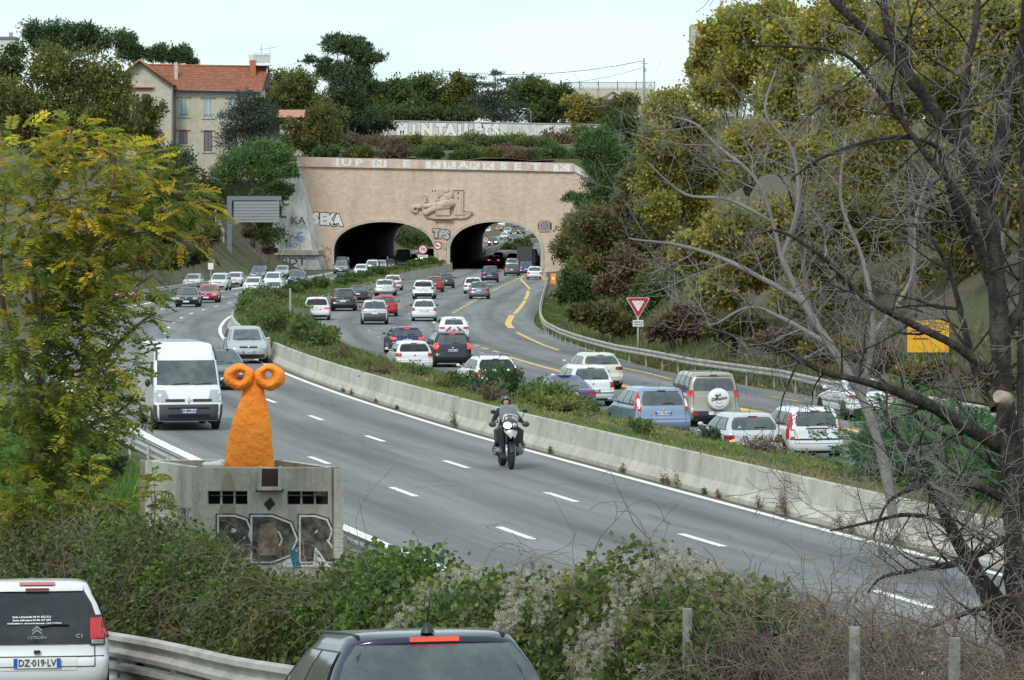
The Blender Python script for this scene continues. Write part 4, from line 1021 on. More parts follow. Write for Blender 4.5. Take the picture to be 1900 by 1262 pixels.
rcar('hatchback', 'dark green hatchback ahead of the red one', 'hatch', 826, 535, 'green', grp=gr, tail=(.78,.97,.70,.90))
rcar('hatchback', 'white hatchback partly behind the grey hatchback', 'hatch', 878, 545, 'white', grp=gr, glass='glass_tint')
rcar('hatchback', 'grey hatchback in the lane left of the yellow dashes', 'hatch', 889, 555, 'grey', grp=gr, dim=(3.85,1.67,1.5,.95), tail=(.8,.97,.74,.92))
rcar('people_carrier', 'dark blue people carrier with a yellow number plate before the right arch', 'mpv', 909, 524, 'darkblue', grp=gr, dim=(4.6,1.81,1.74,1.04), tail=(.80,.98,.82,1.06), yellow_plate=True)
rcar('hatchback', 'dark grey hatchback entering the right arch', 'hatch', 949, 512, 'darkgrey', grp=gr, dim=(4.0,1.72,1.47,.95), tail=(.7,.97,.74,.90))
rcar('people_carrier', 'silver car just ahead of the dark grey hatchback in the arch mouth', 'mpv', 950, 502, 'silver', grp=gr)
rcar('hatchback', 'dark car with red brake lights inside the right arch', 'mpv', 916, 494, 'darkgrey', grp=gr, tail=(.56,.97,.8,.98), tail_m='red_lit')
# tall box van in the tunnel
P = Rpos(973, 500); r_ = thing('box_van', 'tall black silhouetted box van inside the right arch', 'van', P, atan2(-Rdir(P).x, Rdir(P).y), gr)
MB().box((0,2.6,1.85), (2.1,4.6,2.6)).build('cargo_box', M['darkgrey'], r_); MB().box((0,5.6,1.2), (1.95,1.7,1.7)).build('cab', M['black'], r_)
MB().box((0,2.6,.45), (1.9,4.6,.25)).build('chassis', M['black'], r_)
for sg in (-1,1):
    for y in (.9, 5.3): wheel(r_, (sg*.9, y, .38), .38, .24, sg, 12, M['rim_dark'])
for px, py, k_, c_, lab in ((951,487,'hatch','bronze','dark red car deep inside the right tube'),(968,478,'mpv','silver','silver car far inside the right tube beyond the box van'),(925,484,'hatch','black','black car deep in the right tube left of the box van'),
                   (984,476,'van','white','white van leaving the right tube at its right side'),(976,470,'mpv','blue','blue car just out of the far end of the right tube'),(992,468,'hatch','white','white car beyond the far end of the right tube')):
    P = GR(px, py); car('car', lab, 'car', k_, P, Rdir(P), c_, 'rear', grp=gr)

# ---- left carriageway (front views)
r_, S = lcar('delivery_van', 'white high-roofed delivery van with a black bumper, beside the orange figure', 'van', 345, 797, 'white', cat='van', grp=gl, hi=True, head_z=.87, plate=None)
g = MB(); S.front_patch(g, -.99*S.W/2, .99*S.W/2, .30, .80, .02, 12)
for sg in (-1,1): S.side_patch(g, sg, .93, .99, .30, .78, .018)
bmp = g.build('bumper', M['darkgrey'], r_)
g = MB(); S.front_patch(g, -.62, .62, .40, .50, .028, 8); S.front_patch(g, -.62, .62, .66, .71, .028, 8); g.build('lower_intake', M['under'], r_)
g = MB(); S.front_patch(g, -.70, -.12, .88, .96, .024, 5); S.front_patch(g, .12, .70, .88, .96, .024, 5); g.build('grille', M['black'], r_)
g = MB(); yy = S.front(0, .92, .02); g.add([(0,yy+.03,.82),(.085,yy+.01,.925),(0,yy+.02,1.03),(-.085,yy+.01,.925),(0,yy+.03,.87),(.05,yy+.03,.925),(0,yy+.03,.985),(-.05,yy+.03,.925)], [(0,1,5,4),(1,2,6,5),(2,3,7,6),(3,0,4,7)]); g.build('badge', M['chrome'], r_)
text_obj('BX·894·AV', .125, M['ink'], r_, (0, S.front(0,.60,.05)+.004, .60), (pi/2,0,pi), .003, 0, 'lettering', sx=.8)
g = MB(); g.box((0, S.front(0,.60,.035), .60), (.52,.02,.12), 0); g.box((.24, S.front(0,.60,.04), .60), (.045,.02,.112), 1); g.box((-.24, S.front(0,.60,.04), .60), (.045,.02,.112), 1); g.build('number_plate', [M['plate'], M['plate_blue']], r_)
g = MB()
for sg in (-1,1): g.tube([(sg*.86, -2.5, 2.50),(sg*.86, 1.35, 2.52),(sg*.88, 1.78, 2.36),(sg*.91, 1.98, 2.12)], .025, 5)
g.build('roof_gutter', M['black'], r_)
for sg in (-1,1): g = MB(); S.side_patch(g, sg, .20, .93, .52, .62, .012, 8); g.build('side_moulding', M['darkgrey'], r_)
for sg, u_ in ((-1,.742),(1,.742),(-1,.46),(1,.46)): g = MB(); S.side_patch(g, sg, u_, u_+.004, .5, 2.05, .012, 1); g.build('door_gap', M['under'], r_)
lcar('saloon', 'dark grey car half hidden behind the orange figure', 'saloon', 416, 723, 'darkgrey', grp=gl, hi=True, dim=(4.5,1.75,1.47,.95), plate='')
lcar('people_carrier', 'silver people carrier nearest the start of the concrete barrier', 'mpv', 459, 674, 'silver', grp=gl, hi=True, dim=(4.26,1.81,1.62,1.0), lower_black=.42, plate='GD·344·MC', plate_z=.52)
for px, py, k_, c_, lab, kw in (
    (347,570,'hatch','black','black hatchback leading beside a red one on the left carriageway',{}),
    (384,562,'hatch','red','red hatchback just behind the black one on the left carriageway',{}),
    (405,539,'mpv','offwhite','silver-white car behind the red hatchback',{}),
    (434,532,'hatch','offwhite','small pale hatchback on the right of the silver-white car',{}),
    (468,544,'hatch','white','white hatchback with a bumper grin, centre lane of the left carriageway',{}),
    (505,536,'mpv','white','white people carrier behind two white hatchbacks',{}),
    (507,553,'hatch','white','white hatchback closest to the median on the far left carriageway',{}),
    (550,529,'hatch','darkblue','dark blue hatchback with an indicator lit near the stone buttress',{}),
    (478,521,'mpv','blue','blue car with a grey roof under the display panel',{}),
    (522,516,'hatch','silver','silver car next to the buttress plinth',{}),
    (356,536,'hatch','offwhite','white car near the left edge of the carriageway behind the black one',{}),
    (233,563,'hatch','red','red car mostly hidden behind the yellow-green tree',{}),
    (632,508,'mpv','grey','grey car leaving the left arch beside its left wall',dict(lights_on=False)),
    (634,501,'suv','darkgrey','dark tall car right behind the grey car at the left arch',{}),
    (669,513,'hatch','white','white car half behind median shrubs before the left arch',{}),
    (690,506,'mpv','white','pale car in the mouth of the left arch',{}),
    (706,503,'hatch','silver','greenish silver car in the mouth of the left arch',{}),
    (683,498,'hatch','purple','violet blue car in the left arch',{}),
    (708,496,'mpv','white','white car deeper in the left arch',{}),
    (722,500,'hatch','grey','grey car right of the silver one in the left arch',{}),
    (748,498,'van','grey','grey van behind the median shrub in the left arch',{}),
    (747,484,'mpv','silver','pale van roofed car at the far end of the left tube',{}),
    (765,489,'hatch','black','black car with headlights on in the left tube',dict(lights_on=True)),
    (790,487,'hatch','black','rightmost black car with headlights on in the left tube',dict(lights_on=True)),
    (799,477,'van','silver','silver van at the far end of the left tube by the pier',{})):
    P = GL(px, py); car('car', lab, 'car' if k_ != 'van' else 'van', k_, P, Ldir(P), c_, 'front', grp=gl, back_dist=.8, **kw)
for px, Y, k_, c_, lab in ((914,735,'suv','darkgrey','dark off-roader with lit headlights beyond the tunnel',),(935,812,'hatch','white','white car uphill of the dark off-roader beyond the tunnel'),(952,790,'hatch','darkgrey','grey car beside the white one beyond the tunnel'),
        (941,880,'mpv','silver','silver car higher on the road beyond the tunnel'),(925,925,'hatch','red','red car high on the road beyond the tunnel'),(930,985,'van','white','white van highest on the road beyond the tunnel'),
        (966,880,'suv','bronze','large dark red car at the right of the road beyond the tunnel'),(904,900,'hatch','white','white car at the left edge of the view through the right arch'),(958,990,'hatch','blue','blue car far up the road beyond the tunnel')):
    P = ((px-CX)*Y/F, Y, float(zr(Y))); car('car', lab, 'car' if k_ != 'van' else 'van', k_, P, Ldir(P), c_, 'front', grp=gl, lights_on=(px == 914), back_dist=.8)

# ---- two cars on the frontage road
Yc = 42.0; P = ((78-CX)*Yc/F, Yc, float(frontage(Yc)))
dF = Vector((-.24, 1, 0))
c1, S = car('small_car', 'white small hatchback with an all-black glass tailgate, bottom left corner', 'car', 'hatch', (P[0]-.13, P[1]+.6, P[2]-.10), (-.125,1,0), 'white', 'rear', hi=True, dim=(3.47,1.60,1.44,.90), pitch=-.062, mirrors=False, tail=(.78,.985,.80,1.03), tail_m='red', plate='DZ·019·LV', plate_z=.545, rear_win=(.76,1.36,.90), wiper_z=.945, brand=False, glass='glass_tint', tail2=(.80,.98,.745,.795,'lamp_clear'), ant=False)
g = MB(); S.rear_patch(g, -.80*S.W/2, .80*S.W/2, .745, .80, .012, 8); g.build('tailgate_panel', M['glass_tint'], c1)
for sg in (-1,1):
    g = MB(); w = S.at(.9)[2]; S.rear_patch(g, *(sorted((sg*.775*w, sg*.995*w))), .73, 1.06, .0145, 5); g.build('lamp_surround', M['black'], c1)
g = MB()
for dz in (0,.035):
    zz = .875+dz
    for sg in (-1,1): g.add([(0,S.rear(0,zz,.03),zz+.022),(sg*.055,S.rear(0,zz,.03),zz-.022),(sg*.055,S.rear(0,zz,.03),zz-.004),(0,S.rear(0,zz,.03),zz+.042)], [(0,1,2,3) if sg > 0 else (3,2,1,0)])
g.build('badge', M['chrome'], c1)
text_obj('CITROËN', .045, M['chrome'], c1, (0, S.rear(0,.81,.03), .822), (pi/2,0,0), .001, 0, 'lettering', sx=1.1)
text_obj('C1', .06, M['chrome'], c1, (.47, S.rear(.47,.83,.03), .835), (pi/2,0,0), .002, 0, 'lettering', sx=1.2)
def on_glass(s_, size, x, z, sx=1.0):
    rot = atan2(S.rear(0,1.3)-S.rear(0,1.0), .3); text_obj(s_, size, M['letter_white'], c1, (x, S.rear(x,z,.03), z), (pi/2-rot,0,0), .0008, 0, 'lettering', sx=sx)
on_glass('AIDE ET SOINS A DOMICILE', .038, -.02, 1.335, 1.05)
on_glass('Aide a Domicile 04 91 812 512', .034, -.06, 1.045, 1.0)
on_glass('Soins Infirmiers 04 96 157 270', .034, -.06, 1.01, 1.0)
on_glass('SAUVEGARDE 13 - 135 bd de Ste Marguerite - 13009 MARSEILLE', .022, -.03, .975, 1.0)
g = MB(); S.rear_patch(g, -.44, .44, .46, .62, .006, 10); g.build('plate_recess', PAINT['offwhite'], c1)
g = MB(); g.box((0, S.rear(0,.665,.02), .665), (.07,.02,.035)); g.build('tailgate_button', M['black'], c1)
g = MB(); S.rear_patch(g, -.2, .2, 1.395, 1.425, .075, 6); g.build('brake_lamp', M['red'], c1)

Yd = 28.0
dk, S = car('hatchback', 'dark metallic blue hatchback with lit high brake light and black aerial, bottom centre', 'car', 'hatch', ((800-CX)*Yd/F, Yd+.3, float(frontage(Yd))-.17), (-.21,1,0), 'navyblack', 'rear', hi=True, dim=(4.25,1.80,1.47,.94), tail=(.70,.98,.70,.96), tail_m='red', spoiler=False, glass='glass', rear_win=(1.0,1.375,.93), brand=True, ant=False, pitch=-.085, mirrors=False)
g = MB(); zt_ = 1.415; w = S.at(1.40)[2]*.93
G_ = [[(x, S.rear(x,1.40,-.14), 1.442-.03*(x/w)**4) for x in np.linspace(-w,w,17)],[(x, S.rear(x,1.40,.02), 1.432-.035*(x/w)**4) for x in np.linspace(-w,w,17)],[(x, S.rear(x,1.40,.045), 1.405-.035*(x/w)**4) for x in np.linspace(-w,w,17)],[(x, S.rear(x,1.38,.012), 1.375-.03*(x/w)**4) for x in np.linspace(-w,w,17)]]
g.grid(G_, 0, True); sp = g.build('spoiler', PAINT['navyblack'], dk)
g = MB(); g.box((0, S.rear(0,1.40,.05), 1.413), (.37,.02,.030)); bl = g.build('brake_lamp', M['red_lit'], dk)
g = MB(); ya_ = S.A['rr']*4.25/2+.16; g.lathe([(0,.055),(.03,.045),(.08,.014),(.085,.001)], (0-.02, ya_, 1.455), 'z', 10); g.tube([(-.02,ya_,1.53),(0.0,ya_-.08,1.82)], [.008,.004], 5); g.build('aerial', M['black'], dk)
for sg in (-1,1):
    g = MB(); ww = S.at(1.42)[2]*.90
    g.tube([(sg*ww*.97, S.A['rr']*2.125+.12, 1.436),(sg*ww, -.6, 1.449),(sg*ww*.98, .05, 1.44)], .016, 5); g.build('roof_strip', M['black'], dk)
for x in (-.36, .36):
    g = MB(); g.ball((x, -.55, 1.12), (.13,.06,.13), 10, 6); g.build('headrest', M['black'], dk)
M['soot'] = mat('soot_stain', (.07,.045,.035), .95); M['olive'] = mat('olive_wash', (.34,.31,.19), .9, noise=(5,(.40,.37,.29),.4,.6)); M['rust'] = mat('rust_stain', (.20,.13,.09), .9, noise=(6,(.36,.32,.26),.42,.6))
ORD = ['first','second','third','fourth','fifth','sixth','seventh','eighth','ninth','tenth','eleventh','twelfth','thirteenth','fourteenth','fifteenth','sixteenth','seventeenth','eighteenth','nineteenth','twentieth','twenty-first','twenty-second','twenty-third','twenty-fourth','twenty-fifth','twenty-sixth','twenty-seventh']
# ------------------------------------------------------------------ guardrails
WB = [(.0,-.155),(.07,-.13),(.08,-.075),(.01,-.02),(.01,.02),(.08,.075),(.07,.13),(.0,.155),(-.008,.155),(.06,.125),(.068,.078),(-.004,.02),(-.004,-.02),(.068,-.078),(.06,-.125),(-.008,-.155)]
def guardrail(name, label, pts, side, m, post_step=4.0, post_h=.75, two=False):
    """pts: top-of-beam centre points (x,y,z of the beam middle); side: +1 wave faces +x"""
    root = thing(name, label, 'guardrail', pts[0]); o0 = Vector(pts[0]); P = [Vector(p)-o0 for p in pts]
    rows = []
    for i, p in enumerate(P):
        t = (P[min(i+1,len(P)-1)]-P[max(i-1,0)]); t.z = 0; t.normalize(); n = Vector((t.y,-t.x,0))*side
        rows.append([tuple(p+n*u+Vector((0,0,v))) for u, v in WB])
    MB().grid(rows, 0, False, True).build('beam', m, root)
    if two:
        rows2 = [[(x-.06*side, y, z-.36) for x, y, z in r] for r in rows]; MB().grid(rows2, 0, False, True).build('beam', m, root)
    acc = 0; last = P[0]; pm = None
    for a, b in zip(P[:-1], P[1:]):
        L_ = (b-a).length; 
        while acc <= L_:
            q = a.lerp(b, acc/L_); t = (b-a).normalized(); n = Vector((t.y,-t.x,0))*side
            if pm is None:
                mb = MB(); mb.box((0,0,-post_h/2+.1), (.06,.11,post_h)); po = mb.build('post', m, root); pm = po.data
            else:
                po = bpy.data.objects.new('post', pm); C.objects.link(po); po.parent = root
            po.location = q-n*.06; acc += post_step
        acc -= L_
    return root
Ys = list(np.arange(56, 190, 2.5))
guardrail('guardrail', 'galvanised guardrail on the left motorway edge, passing behind the concrete hut', [(float(LL(Y))-1.0, Y, .56) for Y in Ys], 1, M['galv'], 4)
Ys = list(np.arange(250, 470, 5))
guardrail('guardrail', 'distant pale guardrail left of the oncoming cars near the display panel', [(float(LL(Y))-1.6, Y, .60) for Y in Ys], 1, M['galv'], 6)
pts = []
for px, py in ((1015,519),(1011,530),(1006,548),(1003,563),(1002.5,572),(1003.5,581),(1008,590),(1014,597),(1040,610),(1071,621),(1107,631),(1143,640),(1214,652),(1285,666),(1367,677),(1449,688),(1540,708),(1640,724),(1760,745),(1900,770)):
    s_ = (py+5-HZ)/(H-.24); Y = F/s_; pts.append(((px-CX)/s_, Y, .24))
pts = sorted(pts, key=lambda p: p[1])
guardrail('guardrail', 'curving weathered guardrail along the right edge below the give way sign', pts, -1, M['galv_old'], 4, .95)
guardrail('guardrail', 'dented double guardrail beside the two nearest cars', [(FR(Y)+.02*sin(Y*1.1), Y, float(frontage(Y))+.58+.012*sin(Y*.9)) for Y in np.arange(20, 60, .5)], -1, M['galv_old'], 3, .75, two=True)

# ------------------------------------------------------------------ temporary concrete blocks with yellow feet
pa, pb = Vector(GR(1012,520)), Vector(GR(981,507)); n = 9; d = (pb-pa)
mesh_b = None
for i in range(n):
    c = pa+d*((i+.5)/n); ln = d.length/n*.94
    if mesh_b is None:
        mb = MB(); prof = [(-.30,0),(-.30,.25),(-.12,.45),(-.08,.95),(.08,.95),(.12,.45),(.30,.25),(.30,0)]
        mb.grid([[(x,-ln/2,z) for x,z in prof],[(x,ln/2,z) for x,z in prof]], 0, False)
        mb.add([(x,-ln/2,z) for x,z in prof], [tuple(range(8))], 0); mb.add([(x,ln/2,z) for x,z in prof], [tuple(range(7,-1,-1))], 0)
        mb.box((-.306,0,.14), (.012,ln*.98,.24), 1); mb.box((0,-ln/2-.006,.12), (.56,.012,.22), 1)
        o = mb.build('barrier_block', [M['barrier'], M['yellow']]); mesh_b = o.data
    else: o = bpy.data.objects.new('barrier_block', mesh_b); C.objects.link(o)
    o.location = c; o.rotation_euler = (0,0,atan2(-d.x,d.y))
    tag(o, ORD[i]+' concrete block with a yellow foot, counted from the camera, right of the arch', 'barrier block', 'yellow-footed blocks right of the arch')

# ------------------------------------------------------------------ signs
def disc(mb, c, r, y, mi, n=28, sx=1):
    vs = [(c[0]+r*cos(2*pi*i/n)*sx, y, c[1]+r*sin(2*pi*i/n)) for i in range(n)]; mb.add(vs, [tuple(range(n))], mi)
def round_sign(label, px, py, Y, r, gz, content, pole_w=.045, extra=None, emblem=None):
    X, _, z = world(px, py, Y); root = thing('traffic_sign', label, 'traffic sign', (X, Y, gz))
    h = z-gz; MB().tube([(0,.05,0),(0,.05,h+r*.8)], pole_w, 8).build('pole', M['galv'], root)
    m = MB().lathe([(0,.001),(0,r),(.03,r),(.03,.001)], (0,0,h), 'y', 32); face = m.build('sign_face', M['sign_red'], root)
    m = MB(); disc(m, (0,h), r*.96, -.004, 0); disc(m, (0,h), r*.99, -.002, 0); m.build('sign_rim', M['sign_red'], face)
    m = MB(); disc(m, (0,h), r*.74, -.008, 0); m.build('sign_field', M['white_paint'], face)
    if content: text_obj(content, r*.95, M['ink'], face, (0,-.012,h), (pi/2,0,0), .012, 0, 'lettering')
    if emblem:
        m = MB(); m.box((-r*.25,-.012,h+.02), (r*.55,.004,r*.5), 0); m.box((r*.28,-.012,h-r*.12), (r*.42,.004,r*.18), 1); m.box((r*.28,-.012,h), (r*.22,.004,r*.12), 1); m.build('emblem', [M['sign_red'], M['ink']], face)
    if extra:
        m = MB().box((0,0,h-r-.24), (r*2,.03,.34)); p = m.build('sign_plate', M['white_paint'], root); text_obj(extra, .24, M['ink'], p, (0,-.02,h-r-.24), (pi/2,0,0), .004, 0, 'lettering')
    return root
round_sign('round 70 speed limit sign with a small panel under it, on the median', 784.5, 463, 470, .60, .6, '70', extra='RAPPEL')
round_sign('round no overtaking sign for lorries on the median, right of the 70 sign', 812, 456, 485, .55, .6, None, emblem=True)
round_sign('round 70 sign beyond the tunnel, seen through the right arch', 901, 445, 700, .62, float(zr(700)), '70')
round_sign('lower half-hidden round red-rimmed sign beyond the tunnel', 903, 467, 688, .58, float(zr(688))-.5, None)
s_ = thing('height_limit_sign', 'grey square panel with a red ringed height limit above the right arch side', 'traffic sign', (X_(1010.5), PZ0-.06, Z_(419.5)))
MB().box((0,0,0), (1.45,.06,1.6)).build('sign_plate', M['sign_grey'], s_)
m = MB(); disc(m, (0,.05), .50, -.034, 0); m.build('sign_rim', M['sign_red'], s_); m = MB(); disc(m, (0,.05), .38, -.038, 0); m.build('sign_field', M['sign_grey'], s_); text_obj('4,3m', .30, M['ink'], s_, (0,-.044,.05), (pi/2,0,0), .004, 0, 'lettering')
MB().box((.85,.03,0), (.18,.08,.9)).box((-.85,.03,0), (.1,.08,.9)).build('bracket', M['black'], s_)
# give way
Y = 184.0; X, _, z = world(1184, 572, Y); gz = float(ground_z(X, Y))-.2; sg = thing('give_way_sign', 'red and white triangular give way sign with a small plate, behind the right guardrail', 'traffic sign', (X, Y, gz))
h = z-gz; w = .59
MB().tube([(0,.05,0),(0,.05,h+.3)], .045, 8).build('pole', M['galv'], sg)
def tri(w_, dz=0): return [(-w_, h+.53*w_/.59*.98+dz), (0, h-.53*w_/.59*1.02+dz), (w_, h+.53*w_/.59*.98+dz)]
def rtri(w_, k=.08, cz=.18):
    P = [(-w_, w_*.866-0), (0, -w_*.866), (w_, w_*.866)]; out_ = []
    for i in range(3):
        a, b_, c_ = Vector(P[i-1]), Vector(P[i]), Vector(P[(i+1)%3]); out_ += [tuple(b_+(a-b_).normalized()*k), tuple(b_+((a-b_).normalized()+(c_-b_).normalized())*k*.35), tuple(b_+(c_-b_).normalized()*k)]
    return [(x, z_+h) for x, z_ in out_]
f_ = MB().xz(rtri(.60,.09), 0, .03).build('sign_face', M['white_paint'], sg)
def shrink(k, y, m_, nm):
    P = [(x*k, (z_-h-.2)*k+h+.2) for x, z_ in rtri(.60,.09)]; mb = MB(); mb.add([(x,y,z_) for x,z_ in P], [tuple(range(len(P)))]); mb.build(nm, m_, f_)
shrink(.93, -.004, M['sign_red'], 'sign_rim'); shrink(.52, -.008, M['white_paint'], 'sign_field')
p = MB().box((0,0,h-.74), (.52,.03,.32)).build('sign_plate', M['white_paint'], sg)
text_obj('CEDEZ LE', .10, M['ink'], p, (0,-.02,h-.68), (pi/2,0,0), .002, 0, 'lettering'); text_obj('PASSAGE', .10, M['ink'], p, (0,-.02,h-.80), (pi/2,0,0), .002, 0, 'lettering')
# orange marker
X, Y, z = GR(1027, 534); X, _, z = world(1026.5, 519, 400); o = thing('traffic_marker', 'slim orange marker panel with a white disc at the end of the concrete blocks', 'marker', (X, 400, z-1.2))
MB().box((0,0,1.2), (.55,.10,1.35)).build('panel', M['orange'], o); m = MB(); disc(m, (0,1.35), .17, -.055, 0); m.build('white_disc', M['white_paint'], o)
MB().tube([(0,.08,-.3),(0,.08,.9)], .04, 6).build('post', M['galv'], o)
# yellow works sign behind the bare tree
Y = 150.0; X, _, z = world(1722, 624, Y); gz = float(ground_z(X, Y)); o = thing('works_sign', 'yellow rectangular works sign behind the bare branches on the right bank', 'sign', (X, Y, gz))
h = z-gz; MB().box((0,0,h), (1.65,.05,1.28)).build('sign_face', M['yellow'], o)
m = MB(); 
for x, zz, a, b_ in ((-.3,.42,.7,.06),(-.45,.2,.35,.05),(.35,.2,.4,.05),(-.3,-.1,.6,.05)): m.box((x,-.03,h+zz), (a,.008,b_))
m.build('dark_strokes', M['ink'], o)
MB().tube([(-.5,.06,0),(-.5,.06,h+.5)], .04, 6).tube([(.5,.06,0),(.5,.06,h+.5)], .04, 6).build('posts', M['galv'], o)['kind'] = 'stuff'
# pale round sign seen from behind on the median by the sumac
Y = 84.0; X, _, z = world(1694, 812, Y); o = thing('round_sign', 'pale back of a round sign tilted among the sumac on the median', 'traffic sign', (X, Y, .5), radians(52))
MB().lathe([(0,.001),(0,.45),(.04,.45),(.05,.40),(.05,.001)], (0,0,z-.5), 'y', 28).build('sign_face', M['white_paint'], o); MB().tube([(0,-.03,-.5),(0,-.03,z-.5)], .035, 6).build('pole', M['galv'], o)
# small items: median post, far left sign
X, Y, z = world(538.5, 600, 205); Xm = float(ML(205))+1.4; o = thing('marker_post', 'slim grey post standing in the median shrubs', 'post', (X, 236, .3))
Yp = 236.0; X = (538.5-CX)*Yp/F; o.location = (X, Yp, .4); MB().box((0,0,.85), (.12,.12,1.9)).build('post', M['pole'], o)
Y = 350.0; X, _, z = world(391, 494, Y); o = thing('small_sign', 'tiny white rectangular sign on the left verge under the display panel', 'sign', (X, Y, 0)); MB().box((0,0,z), (.5,.04,.6)).build('sign_face', M['white_paint'], o); MB().tube([(0,.05,0),(0,.05,z)], .03, 5).build('pole', M['galv'], o)
# display gantry
Y = 450.0; q = Y/F; X0 = (426-CX)*q; gt = thing('display_gantry', 'blue-grey cantilever gantry holding a louvred display panel, seen from behind', 'gantry', (X0, Y, 0))
zt = H-(364-HZ)*q
MB().box((0,0,zt/2), (.55,.6,zt)).build('post', M['gantry'], gt)
MB().box(((518-426)*q/2,0,zt-.25), ((518-426)*q+.55,.55,.5)).build('arm', M['gantry'], gt)
x0, x1, z0, z1 = (434-426)*q, (518-426)*q, H-(413-HZ)*q, H-(374-HZ)*q
MB().box(((x0+x1)/2,.1,(z0+z1)/2), (x1-x0,.5,z1-z0)).build('panel', M['gantry'], gt)
m = MB()
for k_ in range(14): zz = z0+(z1-z0)*(k_+.5)/14; m.add([(x0,-.16,zz-.07),(x1,-.16,zz-.07),(x1,-.25,zz-.04),(x0,-.25,zz-.04),(x0,-.16,zz+.08),(x1,-.16,zz+.08)], [(0,1,2,3),(3,2,5,4)])
m.build('louvres', M['sign_grey'], gt)['kind'] = 'stuff'
# ------------------------------------------------------------------ villa
Y = 500.0; s_ = F/Y
def hx(px): return (px-CX)/s_
def hz(py): return H-(py-HZ)/s_
vl = thing('villa', 'two storey plastered villa with an orange tiled roof on the left bank', 'house', (0, Y, 0))
def wall_with_holes(x0, x1, z0, z1, holes, y, th, m, name='wall'):
    mb = MB(); xs_ = sorted({x0, x1}|{h_[0] for h_ in holes}|{h_[1] for h_ in holes}); zs_ = sorted({z0, z1}|{h_[2] for h_ in holes}|{h_[3] for h_ in holes})
    for a, b_ in zip(xs_[:-1], xs_[1:]):
        for c_, d_ in zip(zs_[:-1], zs_[1:]):
            if any(h_[0] <= (a+b_)/2 <= h_[1] and h_[2] <= (c_+d_)/2 <= h_[3] for h_ in holes): continue
            mb.add([(a,y,c_),(b_,y,c_),(b_,y,d_),(a,y,d_)], [(0,1,2,3)])
    for a, b_, c_, d_ in holes:
        mb.add([(a,y,c_),(b_,y,c_),(b_,y,d_),(a,y,d_),(a,y+th,c_),(b_,y+th,c_),(b_,y+th,d_),(a,y+th,d_)], [(4,5,1,0),(5,6,2,1),(6,7,3,2),(7,4,0,3)])
    return mb.build(name, m, vl)
holes = [(hx(332),hx(349),hz(216),hz(180)),(hx(378),hx(395),hz(218),hz(181)),(hx(332),hx(348),hz(268),hz(241)),(hx(378),hx(394),hz(281),hz(242)),(hx(424),hx(440),hz(218),hz(181)),(hx(424),hx(440),hz(281),hz(242))]
wall_with_holes(hx(322), hx(482), 12, hz(164), holes, 0, .3, M['plaster'])
MB().add([(hx(482),0,12),(hx(482),11,12),(hx(482),11,hz(164)),(hx(482),0,hz(164)),(hx(482),5.5,hz(124))], [(0,1,2,4,3)]).build('side_wall', M['plaster'], vl)
MB().add([(hx(322),0,12),(hx(322),11,12),(hx(322),11,hz(164)),(hx(322),0,hz(164))], [(3,2,1,0)]).build('side_wall', M['plaster'], vl)
for i, (a, b_, c_, d_) in enumerate(holes):
    up = i in (0,1,4)
    w_ = MB().box(((a+b_)/2,.22,(c_+d_)/2), (b_-a,.06,d_-c_)).build('window', M['window_blue'] if up else M['shutter'], vl)
    f_ = MB()
    for x in ((a+.05),(b_-.05),(a+b_)/2): f_.box((x,.17,(c_+d_)/2), (.09 if up else .04,.06,d_-c_))
    f_.box(((a+b_)/2,.17,c_+.05), (b_-a,.06,.1)); f_.build('window_frame', M['wood_white'] if up else M['darkgrey'], w_)
    MB().box(((a+b_)/2,-.06,c_-.12), (b_-a+.5,.16,.14)).build('sill', M['portal_stone'], w_)
    m_ = MB()
    for x in (a-.22, b_+.22): m_.box((x,-.02,d_-.1), (.34,.05,.26))
    m_.build('brick_trim', M['brickred'], w_)
    if up:
        m_ = MB(); m_.box(((a+b_)/2,-.04,c_+.35),(b_-a,.03,.04))
        for k_ in range(6): m_.box((a+(b_-a)*(k_+.5)/6,-.04,c_+.17),(.03,.03,.34))
        m_.build('railing', M['black'], w_)
def roof_slope(P, Q, nrow, name, parent, m_):
    """tiled slope between eave edge P (two points) and ridge edge Q, in stepped courses"""
    mb = MB()
    for i in range(nrow):
        t0, t1 = i/nrow, (i+1)/nrow; a, b_ = Vector(P[0]).lerp(Vector(Q[0]), t0), Vector(P[1]).lerp(Vector(Q[1]), t0); c_, d_ = Vector(P[1]).lerp(Vector(Q[1]), t1), Vector(P[0]).lerp(Vector(Q[0]), t1)
        up = Vector((0,0,.09)); mb.add([tuple(a+up),tuple(b_+up),tuple(c_),tuple(d_),tuple(a),tuple(b_)], [(0,1,2,3),(4,5,1,0)])
    return mb.build(name, m_, parent)
yr_ = 5.5
main = roof_slope([(hx(316),-.7,hz(166)),(hx(487),-.7,hz(170))], [(hx(243),yr_,hz(118)),(hx(494),yr_,hz(122))], 14, 'roof', vl, M['roof'])
roof_slope([(hx(490),11.7,hz(164)),(hx(250),11.7,hz(164))], [(hx(494),yr_,hz(122)),(hx(243),yr_,hz(118))], 10, 'roof', vl, M['roof'])
MB().tube([(hx(243),yr_,hz(117)),(hx(494),yr_,hz(121))], .16, 8).build('ridge_tiles', M['roof'], main)
MB().tube([(hx(318),-.8,hz(167)),(hx(486),-.8,hz(171))], .11, 6).build('gutter', M['shutter'], main)
m_ = MB(); m_.add([(hx(487),-.8,hz(170)),(hx(494),yr_,hz(122)),(hx(494),yr_,hz(126)),(hx(487),-.8,hz(174))], [(0,1,2,3)]); m_.add([(hx(487),-.8,hz(170)),(hx(499),1.0,hz(163)),(hx(497),yr_,hz(122))], [(0,1,2)]); m_.build('verge_board', M['bark_dark'], main)
